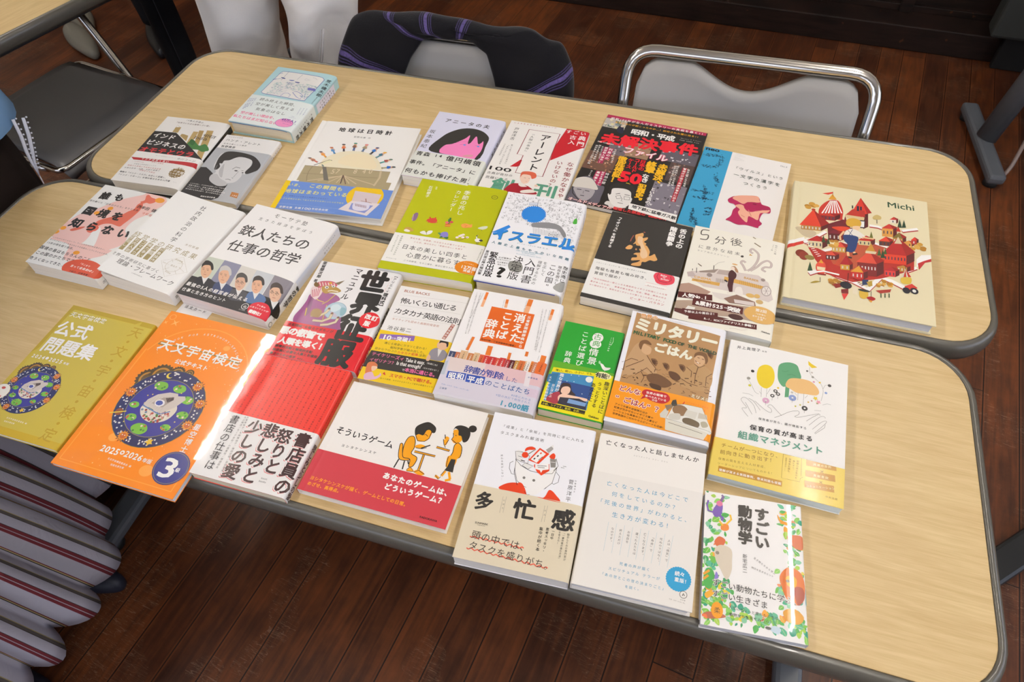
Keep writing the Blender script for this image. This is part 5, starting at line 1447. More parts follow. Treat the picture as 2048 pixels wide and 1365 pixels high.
'gofun': dict(p=[386.7, 31.8, -0.0375, 134.3, 194.7, 18.0], obi=None, cover='''U 5a564e 1.8 21.9 5.1 11.8 7 11.8 17.1 21.5 15.8 21 25.8 11.2 27.4
T 5a564e 29.5 23.2 75.5 17.3 18.6 0 分後
T 5a564e 10.2 43.6 84.7 42.8 8.0 0 に意外な結末。
T 8a867c 11 52.5 58.9 53.4 3.8 0 セピア色のスクリーン
E 4a463e 76.2 46.8 2.2 2.2
V 6a665c 121.5 7.2 121.3 28.5 3.4 0 桃戸ハル編
V 6a665c 117.2 7.6 116 22.1 2.9 0 フスン絵
U 9a8a84 3.4 87.3 74.2 93.9 64.5 98.6 49.4 98.4 35.6 92.2 28.5 88.1 26.7 86.1 32.4 90.5 36
U cbbcb6 2.8 87.3 74.2 93.9 64.5 98.6 49.4 98.4 35.6 92.2 28.5 88.1 26.7 86.1 32.4 90.5 36
U 9a8a84 3.4 91 73.1 98.9 62.9 105.4 51.2 112.5 45.1 118.2 49.2 117.7 57.1 110.2 59.4 106.9 65.3 112.4 68.3
U cbbcb6 2.8 91 73.1 98.9 62.9 105.4 51.2 112.5 45.1 118.2 49.2 117.7 57.1 110.2 59.4 106.9 65.3 112.4 68.3
U 9a8a84 3.4 84.8 75 79.6 65 76.3 60.2 78.4 55.6 82.7 58.2
U cbbcb6 2.8 84.8 75 79.6 65 76.3 60.2 78.4 55.6 82.7 58.2
L c8a060 2 87.4 38 86.5 41.3 89.7 40.3
L 7a6a50 1.8 89.8 12.9 96.3 17.1 99.8 19
L 8a7a60 1.5 86.3 0.6 90.7 3.4
P d8ccc6 20.8 94.9 46.6 83 62.2 82 103.3 78.8 118.5 89.1 127.9 119 122.4 126 74.1 121.4 32 123.5 14.8 113.9 4.5 103.8 10.7 98
P c4b4b0 4.8 101.8 12 97.6 18.9 106.9 7.6 110.4
P b8a8a0 48 83.5 64.7 81.2 62.3 91.5 45.5 93
P 9a8a80 20.8 94.9 47.3 82.8 42.7 91.9 22.5 97.2
P d8a858 14.5 112.1 53.2 109.4 52.9 116 14 117
W d8a858 16.5 108.6 40.4 106.8 0 0.03 CINEMA
W 6a4a30 17.5 114.5 40.7 112.9 0 0 PART_OF_MEMORY
P d8a858 57.5 94.9 113.1 98.2 113.2 104.6 57.5 103.4
W c89a50 84.5 88.4 104.7 90.6 0 0.03 BARBER
L 8a6a40 0.3 79.4 93.8 79.9 103
L 8a6a40 0.3 82 94.1 82.5 103.3
L 8a6a40 0.3 84.6 94.4 85.1 103.6
L 8a6a40 0.3 87.2 94.7 87.7 103.9
L 8a6a40 0.3 89.8 95 90.3 104.2
L 8a6a40 0.3 92.4 95.3 92.9 104.5
L 8a6a40 0.3 95 95.6 95.5 104.8
L 8a6a40 0.3 97.6 96 98.1 105.1
L 8a6a40 0.3 100.2 96.3 100.6 105.4
L 8a6a40 0.3 102.8 96.6 103.2 105.7
L 8a6a40 0.3 105.4 96.9 105.8 106
L 8a6a40 0.3 108 97.2 108.3 106.3
L 8a7a74 0.5 46.9 102 47.7 109.3
L 8a7a74 0.5 48.4 101.9 49.2 109.2
L 8a7a74 0.5 50 101.8 50.8 109.1
L 8a7a74 0.5 51.5 101.7 52.3 109
L 8a7a74 0.5 53.1 101.6 53.9 108.8
L 8a7a74 0.5 54.6 101.5 55.4 108.7
L 8a7a74 0.5 56.1 101.4 56.9 108.6
L 8a7a74 0.5 57.7 101.3 58.5 108.5
L 5a564e 1.2 39.8 77.4 40.5 85.9
L 5a564e 1 16.6 89.4 17.9 99.6
L 5a564e 1 11.2 93 11.8 96.7
L 6a5a48 1.5 17.1 80.5 23.1 84.5 20.2 83.4
U 9a968c 0.4 41.1 77 43.7 72.3 46 69.6 53.3 65.4
E a89a94 117.1 106.1 7 10
E e4dcd6 117.1 106.1 5.8 8.6
L 8a7a74 0.5 117.1 106.1 121.8 104.6
L 8a7a74 0.5 117.1 106.1 120.2 112.2
L 8a7a74 0.5 117.1 106.1 115.6 113.6
L 8a7a74 0.5 117.1 106.1 112.5 107.5
L 8a7a74 0.5 117.1 106.1 114.1 99.8
L 8a7a74 0.5 117.1 106.1 118.8 98.5
E 9a8a84 110.5 86 3 3
E d8b068 96.9 121.5 6 4
E d8b068 106.1 120 4 4
E c8a870 110.4 129.8 5 4
E 9a8a84 36.5 98.6 4 4
S ece4dc 75.3 121 76.6 111.4 82.7 109.5 86.5 119.3 85.6 126.8 78.7 127.2
P b09080 -1 128.2 11.1 122.6 25.9 125.4 43.5 130.9 37.3 140.1 19 145.8 0.9 146
P e0d8d0 44.8 130.5 76.3 127.9 72.8 139.8 57.8 140.9 49.8 138
P b09a88 -1.4 161.3 15.6 155.9 46.5 149.8 105.6 141.9 131.2 151.2 134.7 162.1 123.1 167.4 74.4 169.1 40.6 176.3 1.1 174.7
P 8a6a5c 62.4 137.7 78.5 125.4 104.4 131.7 106.6 139.8 70.9 144
P d8ccc8 76 135.2 103.3 132.9 104.7 139.6 78.1 141.7
P 5a302c -0.1 175.1 39.8 171.3 60.2 173.6 75 173.2 58.5 179.2 31 186.2 1.2 181.7
E 4a2c28 82.8 167.3 10 5
S b08868 63.7 73.8 68.5 70.4 73.1 75.7 75.2 81.8 71.2 81.1 68.6 76.2 66 80.8
E f0e0d0 66.4 75.9 3 3.8
S 4a2a2c 62 89.7 63.5 81.6 67.1 79.5 73.2 86.2 72 96.1 64.5 98.4
P 4a2228 63.6 96.8 71.2 95.4 71.2 109.4 72.3 121.9 68 123.3 63.8 111.7
L 3a3034 3 58.6 102.1 62.8 104.6
L e8e0d8 2.5 66.9 124.5 65.9 126.6
L e8e0d8 2.5 71.2 123.2 72.6 124.5
E e0b070 68.2 66.6 4 1.4
L 54201e 11 0.2 149 47.1 141.6
L 54201e 13 22.1 156.6 90.9 153.5
L 54201e 8 11.1 176.8 59.2 171.3
L 54201e 9 21.4 184.9 112.1 176.8
T f4f2ee 5.9 148.1 40.4 143.7 8.2 0.04 人気No.1
T f4f2ee 26.7 156.9 64.3 154.9 8.9 0.04 &累計525
T f4f2ee 64.9 155 69.3 154.7 2.2 0.02 万部
T f4f2ee 69.9 154.9 87.3 154.6 9.6 0.04 突破
T f4f2ee 13.8 177.8 57.2 170.2 4.6 0.03 予想以上の面白さ！
T f4f2ee 42.3 182.6 110.2 176.5 4.7 0.03 R-1._KOCファイナリスト参戦!!
P e8e4dc 17.4 166.1 27.6 166.4 27.1 170.9 14.8 173
E dcae64 114.3 153.9 22 15.5
T f4f2ee 106.7 146 122 145.5 5.9 0.02 第2回
T f4f2ee 106.3 153 122.1 152.4 3.1 0.01 「5分後に
T f4f2ee 103.8 158.1 124.5 157.6 3.1 0.01 意外な結末」
T f4f2ee 110.4 162.1 118.9 161.6 3.8 0.01 大賞
W 3a3a38 118.9 181.8 130.2 182.7 0 0.02 Gakken
U c8b8a8 0.4 77.3 190.2 84.4 188 92.9 188.7 100.9 184.5''', band=''''''),
'mondai': dict(p=[-456.4, -364.9, -0.0025, 141.7, 210.0, 8.0], obi=None, cover='''P c9b440 6 8 141.6 8 141.6 203 6 203
P b89c18 0 0 120 0 112 7 8 7 6 14 6 80 0 90
P b89c18 120 0 141.6 0 141.6 8 120 8
P c8a81c 0 200 141.6 200 141.6 210 0 210
V b8991c 122.6 11.1 117.1 202.2 20.0 0.01 天・文・宇・宙・検・定
T f4f2ee 7.6 15.4 67.9 14.3 9.6 0.01 天文宇宙検定
L 6a6a40 0.5 5.1 16.1 33.3 13.9 68.6 15.2
M 45.4 142.2 37.7
T f4f2ee 4.3 41.8 61.6 38.8 27.3 0.026 公式
T f4f2ee 7.7 71.8 91.9 67.9 27.5 0.026 問題集
T f4f2ee 6.2 93.9 27.6 93 8.0 0.02 2024
E f4f2ee 30.8 92.7 2.4 2.4
T f4f2ee 34.4 93.1 56.6 92.3 8.3 0.02 2025
T f4f2ee 58.4 93.4 67.7 93.2 4.2 0.02 年版
E 8a7a38 8 156 12.5 12.5
E f0ece0 8 156 12 12
E b84a38 8 150 3 2
E b84a38 3 160 2.5 2.5
E d88a80 13 163 2 2
T f4f2ee 46.2 187.6 79.1 188 2.6 0 天文宇宙検定委員会_編
T f4f2ee 46.8 192.7 63.3 192.5 2.3 0 恒星社厚生閣''', band=''''''),
'textbook': dict(p=[-292.1, -358.7, -0.0051, 176.9, 255.3, 8.0], obi=None, cover='''D 95 ffb46a ffd090 ffaa50
E ffac58 10.4 9.8 5 5
E f78a1c 10.4 9.8 4 4
E ffac58 160.4 10.8 5 5
E f78a1c 160.4 10.8 4 4
E ffa848 54.4 202.7 7 6
E ffa848 123.2 231.6 9 7.6
E ffa848 116.9 39 5 4.2
X ffb868 20 18.5 7 4 0.25
X ffb868 162.4 22.2 5 4 0.25
X ffb868 5.8 21 4 4 0.25
L ffa43c 1.6 8 70 10.7 71.8 13.3 64 16.8 56.6 21 49.5 25.9 42.9 31.6 36.8 37.8 31.4 44.7 26.6 52 22.5 59.7 19.2 67.7 16.7 75.9 15 84.3 14.1 92.7 14.1 101.1 15 109.3 16.7 117.3 19.2 125 22.5 132.3 26.6 139.2 31.4 145.4 36.8 151.1 42.9 156 49.5 160.2 56.6 163.7 64 166.3 71.8 169 70 169 247 8 247 8 70
W f4f2ee 24 69.1 24.9 66.6 3.6 0 T
W f4f2ee 25.9 64.3 27 61.9 3.6 0 E
W f4f2ee 28.2 59.6 29.5 57.4 3.6 0 X
W f4f2ee 30.8 55.2 32.3 53 3.6 0 T
W f4f2ee 33.8 51 35.4 48.9 3.6 0 B
W f4f2ee 37 47 38.8 45.1 3.6 0 O
W f4f2ee 40.6 43.2 42.5 41.5 3.6 0 O
W f4f2ee 44.4 39.8 46.5 38.2 3.6 0 K
W f4f2ee 52.8 33.8 55.1 32.5 3.6 0 F
W f4f2ee 57.3 31.3 59.7 30.2 3.6 0 O
W f4f2ee 62 29.1 64.5 28.2 3.6 0 R
W f4f2ee 71.8 25.9 74.4 25.4 3.6 0 A
W f4f2ee 76.9 24.9 79.5 24.5 3.6 0 S
W f4f2ee 82 24.3 84.6 24.1 3.6 0 T
W f4f2ee 87.2 24 89.8 24 3.6 0 R
W f4f2ee 92.3 24.1 94.9 24.3 3.6 0 O
W f4f2ee 97.5 24.7 100 25.1 3.6 0 N
W f4f2ee 102.6 25.6 105.1 26.2 3.6 0 O
W f4f2ee 107.5 26.9 110 27.7 3.6 0 M
W f4f2ee 112.4 28.5 114.8 29.5 3.6 0 Y
W f4f2ee 117.2 30.6 119.5 31.7 3.6 0 -
W f4f2ee 121.8 33 124 34.3 3.6 0 S
W f4f2ee 126.1 35.7 128.3 37.2 3.6 0 P
W f4f2ee 130.3 38.7 132.3 40.4 3.6 0 A
W f4f2ee 134.2 42.1 136.1 43.9 3.6 0 C
W f4f2ee 137.9 45.8 139.6 47.7 3.6 0 E
W f4f2ee 144.3 53.8 145.7 56 3.6 0 T
W f4f2ee 147 58.2 148.3 60.5 3.6 0 E
W f4f2ee 149.4 62.8 150.5 65.1 3.6 0 S
W f4f2ee 151.5 67.5 152.3 70 3.6 0 T
M 84.2 148.9 58.4
L 8a8a50 1.4 19.3 58 47 54.7 93.4 53.6 148.7 57.3
L 8a8a50 1 19.3 58 20.3 54.2 29.5 53.5
T f4f2ee 20.4 56.1 151.1 57.4 20.3 0.02 天文宇宙検定
T f4f2ee 60 77.3 111.7 76.7 8.2 0.03 公式テキスト
T f4f2ee 48.6 219.6 75.7 219.3 11.8 0.025 2025
E f4f2ee 79.5 218.6 3 3
E f78a1c 79.5 218.6 1.3 1.3
T f4f2ee 83.1 218.2 109.1 218.5 11.4 0.025 2026
T f4f2ee 110.3 220.2 123.2 219.9 6.5 0.02 年版
T f4f2ee 66.7 230.4 102.4 232.1 3.0 0.01 天文宇宙検定委員会_編
T f4f2ee 75.4 236.6 94.9 236.4 2.9 0.01 恒星社厚生閣
V f4f2ee 149.1 155.5 151.8 198.4 9.7 0.02 星空博士
E 2a2c74 151.1 220 22.5 22.5
E 9a8c50 151.1 220 21 21
E 2c2e80 151.1 220 20.5 20.5
W f4f2ee 139.4 221.8 156.8 219.8 26 0.02 3
T f4f2ee 157.2 220.3 164.1 219.8 6.2 0.02 級''', band=''''''),
'sekai': dict(p=[-139.0, -174.6, 0.0454, 128.5, 182.6, 15.0], obi=(121.5, 182.6, 'dd1626'), cover='''V 1c1a1a 90.6 2 101.3 88.9 43.8 0.055 世界
V 1c1a1a 93.3 90.7 97.5 135.3 47.0 0.055 征
V 1c1a1a 64.3 2.8 63.1 67.2 12.2 0.02 マニュアル
V 1c1a1a 6.7 0.2 9.7 34.9 6.6 0.03 亜留間次郎
V 1c1a1a 7.8 37.3 8.5 44 6.1 0.02 著
V 1c1a1a 122.7 2.8 119.6 40.4 5.3 0.02 【アリエナイ
V 1c1a1a 119.6 40.4 120 70.2 7.1 0.04 理科式】
V e07a70 117.4 8.9 115.5 39.4 1.4 0 新装アリエナイ理科ノ教科書
S 9a4f88 9.5 120.4 6.9 110.2 10.1 94.9 11.9 79.6 11.3 68.4 17.7 59.4 33 59.8 48.2 60.2 58.6 67.3 54.1 73.9 50.1 78.5 66.5 82.2 77.7 112 79.8 120.3 49.7 123.7 15.3 121.7
S 7d3f70 16.4 86.1 14.2 71.6 17.9 63.1 21.6 81.2 25.2 98.8 22.9 106.6
L d8c040 1.2 11.9 66.4 28.2 75.9 37.9 77.5
L d8c040 1.2 48.2 60.2 42.5 74.6 36.7 81.5
L d8c040 1.4 21.6 106.9 18.1 93.1
L d8c040 1 44.1 81.7 49.9 111.3
S e8d0d0 12.7 68.1 8.5 55.7 15.7 48.2 22.8 50.5 27.5 61 24.7 74.9 17.7 72.7
L cc7080 1.2 11.4 58.8 17.7 72.7
L cc7080 1.2 14 57.1 19.3 71.5
L cc7080 1.2 16.5 55.4 20.9 70.4
L cc7080 1.2 19.1 53.7 22.5 69.3
L cc7080 1.2 21.7 51.9 24.1 68.2
S c86070 12.8 45 18.1 39.9 32 36.8 42.6 40.3 42.1 46.2 27.6 47.5 18.1 53.5
L ecd8d0 1.4 15.4 42.4 20 49.2
L ecd8d0 1.4 19.8 41.9 24.2 48.5
L ecd8d0 1.4 24.1 41.3 28.4 47.7
L ecd8d0 1.4 28.4 40.7 32.6 47
L ecd8d0 1.4 32.7 40.2 36.9 46.2
L ecd8d0 1.4 37 39.6 41.1 45.5
S 7a5a30 9.5 49.6 9.2 43.8 14.2 44.7 17.9 49.7 14.6 52.4
P 7a6a50 38.4 39.3 50.8 31 45.4 41.6
E d8a020 32.2 40.7 2.4 2
S b08a3c 22.8 50.5 30 46 40.4 45.6 49.1 48.5 53.7 52.3 49.4 56.1 39.8 58.2 33.8 61.5 27.4 59.1
E e8e8e8 30.1 49.9 3 2.6
E e8e8e8 39 45.9 2.6 2.2
E 1c1a1a 30.5 50 1.2 1.2
E 1c1a1a 39.1 46.1 1.1 1.1
L f0e8d0 1.8 34.6 56.5 39.5 54.1 50 54
E 9ab4c4 60.6 89 16 16
E b8d0dc 60.6 89 15 15
S d8e8ee 51.6 81.9 58.2 76.7 66.5 82.2 61.3 90.7 53.9 90.5
S 90b8c4 66.5 82.2 73.9 82.4 76 91 70.8 95.8
S c8c0d0 54.6 92.2 62.7 94 68.2 100 59.6 100.1
L 7a6a50 4.6 29.6 105.1 41 104.3 48.7 95.3 51.1 87.5
L e0d0b0 3.6 29.6 105.1 41 104.3 48.7 95.3 51.1 87.5
L 7a6a50 4.6 35.9 112.6 49.9 111.3 58.3 104 58.1 95
L e0d0b0 3.6 35.9 112.6 49.9 111.3 58.3 104 58.1 95
L 7a6a50 4.6 50.1 118.3 60.3 115.1 69.1 108.7 69.9 100.5
L e0d0b0 3.6 50.1 118.3 60.3 115.1 69.1 108.7 69.9 100.5
E 7a5040 50.4 87.3 2 2
E 7a5040 58.1 94.7 2 2
E 7a5040 69.7 100 2 2
S a08050 29.6 105.1 27.7 94.6 35 91.1 42.6 94.9 41.7 105.9
E e01828 114.5 94.9 14.5 14.5
T f4f2ee 105.6 88.8 125.7 90.6 9.1 0.05 改訂
T f4f2ee 107.6 100.9 119.3 101.7 9.4 0.05 版
V 1c1a1a 137 60 137 125 7.9 0.05 世界征服マニュアル''', band='''V 1c1a1a 93.3 90.7 97.5 135.3 47.0 0.055 征
V 1c1a1a 88.8 134.7 96.5 183.4 46.8 0.05 服
T 1c1a1a 2.2 126.5 73.7 126.1 5.4 0.02 "支配階級"を蹴るケダモノが
T e8a8a8 -1.1 137.8 65.2 137.5 13.9 0.08 悪の叡智で
T f4f2ee -1.1 137.8 65.2 137.5 13.9 0.05 悪の叡智で
T f4f2ee 4.7 155.5 75.9 153.7 12.5 0.05 人類を導く！
T 1c1a1a 4.7 165.7 60.1 165.7 4.8 0.03 感情的支配と論理的支配
T 1c1a1a 3.9 172.3 70.1 171.6 4.8 0.03 核武装に必要な人員とお値段
T 1c1a1a 3.2 178.8 55.1 179.1 4.5 0.03 粛正のための医学_etc.
V f4f2ee 137 130 137 178 5.8 0.04 の叡智で人類を'''),
'shoten': dict(p=[-138.4, -357.8, 0.009, 127.0, 188.0, 14.8], obi=(98.6, 188.0, 'eeecea'), cover='''V 6a1414 5 2 5 103 2.5 0 間事をが員こしがい増時もやのにがにをが欲員もしが間のいいえっ
V 6a1414 12.2 2 12.2 103 2.5 0 人をりめな売出を給を売めとのいいしがやえ時し好い出読こがい員
V 6a1414 19.4 2 19.4 103 2.5 0 好しにし棚新む仕とがきい売読いこい仕やが増給員刊好仕え新増め
V 6a1414 26.6 2 26.6 103 2.5 0 出増い読間仕い本新の間いことなを刊っ店めもりきめの員き刊り本
V 6a1414 33.8 2 33.8 103 2.5 0 をのき欲と間がっ欲棚っっしし出新売こしめ売ええ事好増が好い出
V 6a1414 41 2 41 103 2.5 0 員のがのをめ欲り刊仕こ事本やが時と給こし店店のと棚りし員い間
V 6a1414 48.2 2 48.2 103 2.5 0 が人好をり売し棚やが棚増し人欲も事に間と員と棚り売時本い給の
V 6a1414 55.4 2 55.4 103 2.5 0 や事とえしい増欲員増間こえをえや員本新給新しこも間料新しむっ
V 6a1414 62.6 2 62.6 103 2.5 0 事こえ刊料仕新や売員が事をし刊時新も給をたえい仕たいし事たと
V 6a1414 69.8 2 69.8 103 2.5 0 員がえ増しいき出がいっり給い新い増いい料っい事いい増にい間い
V 6a1414 77 2 77 103 2.5 0 え員事が売りをしやき欲とこがの給員たなし売ににめ新欲しがい仕
V 6a1414 84.2 2 84.2 103 2.5 0 や出ここしがや事出間こいこ間新仕こ出えり給仕とききなを好と出
V 6a1414 91.4 2 91.4 103 2.5 0 売読間し新店の員売ととむ店きむ料こ新い増人り欲しがが間こ時っ
V 6a1414 98.6 2 98.6 103 2.5 0 店きが棚とい棚しめ給新っとした事い欲が事え店刊いた人がいが料
V 6a1414 105.8 2 105.8 103 2.5 0 増読増新時欲えもががや人り新もここ事増新仕をいの給好い本し店
V 6a1414 113 2 113 103 2.5 0 棚しがと欲料し売事増こいや事仕売こや売人きやい人事欲仕事と事
V 6a1414 120.2 2 120.2 103 2.5 0 料めこ好めやことこ間増事人事人む店刊がやいの棚新したなに新新
V 8a2020 131 2 131 104 2.4 0 もが棚め料しがや棚のがし売事いめに事人欲を時読えし店好増こし
V 8a2020 137 2 137 104 2.4 0 むめ刊時好料もな員り本こ棚時ここの本のが欲刊料刊本こ時のこし''', band='''V e08888 110.2 102.9 117.8 185.9 20.9 0.03 書店員の
V f0eeec 110.5 101.7 118.2 184.9 20.9 0.03 書店員の
V 3a1a1c 111.9 101.4 119.5 184.6 20.9 0.03 書店員の
V e08888 84.7 103.9 94.2 166 20.9 0.03 怒りと
V f0eeec 85.1 102.8 94.5 164.9 21.0 0.03 怒りと
V 3a1a1c 86.5 102.4 95.9 164.6 21.0 0.03 怒りと
V e08888 64.4 101.8 73.8 183.8 20.6 0.03 悲しみと
V f0eeec 64.8 100.6 74.1 182.8 20.7 0.03 悲しみと
V 3a1a1c 66.2 100.3 75.5 182.5 20.7 0.03 悲しみと
V e08888 43.8 102.2 48.3 184.7 20.7 0.03 少しの愛
V f0eeec 44.1 101.1 48.7 183.7 20.7 0.03 少しの愛
V 3a1a1c 45.5 100.7 50 183.4 20.7 0.03 少しの愛
V 33302f 14.9 101.2 20.2 179.1 13.0 0 書店の仕事は
V 33302f -2.5 102.4 -0.1 176.9 7.4 0 シット・ジョブか？
V 55504e 29.9 98.9 39.2 177 3.2 0 大塚真祐子／永嶋織由子／鎌田宏昭／前田隆紀
V 55504e 27.1 99.7 30.1 174.9 3.2 0 久人横志／モーグ女史／小国貴司／嶋田詔太
W 55504e 89.2 171.8 96.9 171.2 0 0 knott
W 55504e 88.4 175.8 97.3 175.2 0 0 books
V 3a1a2c 134 110 134 186 10.0 0.02 悲しみと少しの愛'''),
'bluebacks': dict(p=[-16.5, -181.7, 0.0465, 105.0, 170.1, 11.0], obi=(85.2, 170.1, 'f2cc10'), cover='''W a8583c 8.7 8.8 47 7.6 0 0.01 BLUE_BACKS
T 1c1a1a 9.8 27.3 92.9 24.7 12.0 0.01 怖いくらい通じる
T 1c1a1a 7.6 47.3 105.2 47.1 11.9 0.01 カタカナ英語の法則
T b87860 8.9 62.7 78.8 61.5 4.4 0 ネイティブも認めた画期的発音術
L b8b4b0 0.25 9 16.6 106.1 11.7
L b8b4b0 0.25 10.5 36.1 101.8 33.7
L b8b4b0 0.25 8.9 58.4 105.2 53.9
T 2c2a2a 7.8 79.2 43.9 77.8 8.1 0.005 池谷裕二
L a8503c 5.2 97.2 54 91.4 82
V f4f2ee 97.2 54 91.4 82 4.1 0.01 完全版最終版''', band='''L 8a64b0 9 3.6 96.9 52.2 90
T f4f2ee 5.7 100.5 11.3 100.4 2.2 0 累計
W f4f2ee 10.1 97.1 20.3 96.4 8 0.04 10
T f4f2ee 20.9 96.3 27.5 95.8 3.1 0.01 万部
T f4f2ee 27.8 95.5 52.8 93.7 7.9 0.04 突破！
T 3a3620 14.2 106 77 103.4 4.3 0 通じる発音にガラリと変わる！
T 3a3620 24.7 111.7 76.4 110.4 4.5 0 脳科学者が編み出した、
T 3a3620 4.5 117.6 36.6 117.1 4.4 0 目からウロコの
T d84a30 36.9 117.8 66.4 115.8 4.9 0.015 カタカナ変換
T 3a3620 67.2 116.1 77.4 115.4 4.9 0 法則
P 2c2826 1.3 122.2 108.6 119.9 109.6 147.1 -1.4 150.3
T e0709a 4 127.3 50.9 126.5 6.7 0.02 テイケリーズィ
W f4f2ee 52.7 127.6 79.5 126.2 6 0.02 Take_it_easy.
T f4f2ee 80.3 126 99.5 126.6 3.2 0 （気楽にね）
T e0709a 4.5 137 41.9 136 6.2 0.02 イゼリナフ？
W f4f2ee 42.9 135.3 76.9 133.8 6 0.02 Is_that_enough?
T f4f2ee 78.2 135 103.1 134.7 2.8 0 （それで足りる？）
T f4f2ee 52.9 143.9 57.4 143.9 4.5 0 で
T ee70a8 57.1 142.9 103 142.3 6.9 0.03 本当に通じる。
S d87848 5.3 152.4 5 143.2 11.7 140.1 18.2 143.3 19.2 147.7 17.9 152.7 14.8 154.9 14.1 159.6 8.1 161
S f0c8a8 12 147.8 18.1 146.4 20.1 148.3 18.5 152.5 14.8 154.9
S e4b8d0 8.5 168.5 7.5 161.1 15.4 156.3 21.7 162.5 26.5 158.3 26.7 155.2 29.5 159.2 24.5 166.3 12.9 169.8
P d84030 30.2 156 32.1 152.5 35.4 157.8
T d85030 40.1 156 102.5 154.4 6.3 0.03 スマホ・PCで聴ける。
T 3a3620 29.8 163.3 102.4 161.6 2.6 0 比べて実感、カタカナ＆ネイティブ音声は専用サイトで
S 8f8a94 80.9 118.1 80.6 105.5 86.4 99.3 95.5 98.9 101.7 102.3 104.8 107.9 100.4 118.3 87.9 119.6
P e4e0dc 89.4 100.3 95.7 99.6 93.7 113.6
E e4b898 93.9 92 8 9
S 241e1c 88.3 90.8 88.4 85.1 92.8 82.5 99.6 85 101.4 92.7 99.8 93.9 97.5 88.8 90.9 88.6
S e4b898 79.5 121.5 80.1 111.9 84 115.8 83.6 122.2'''),
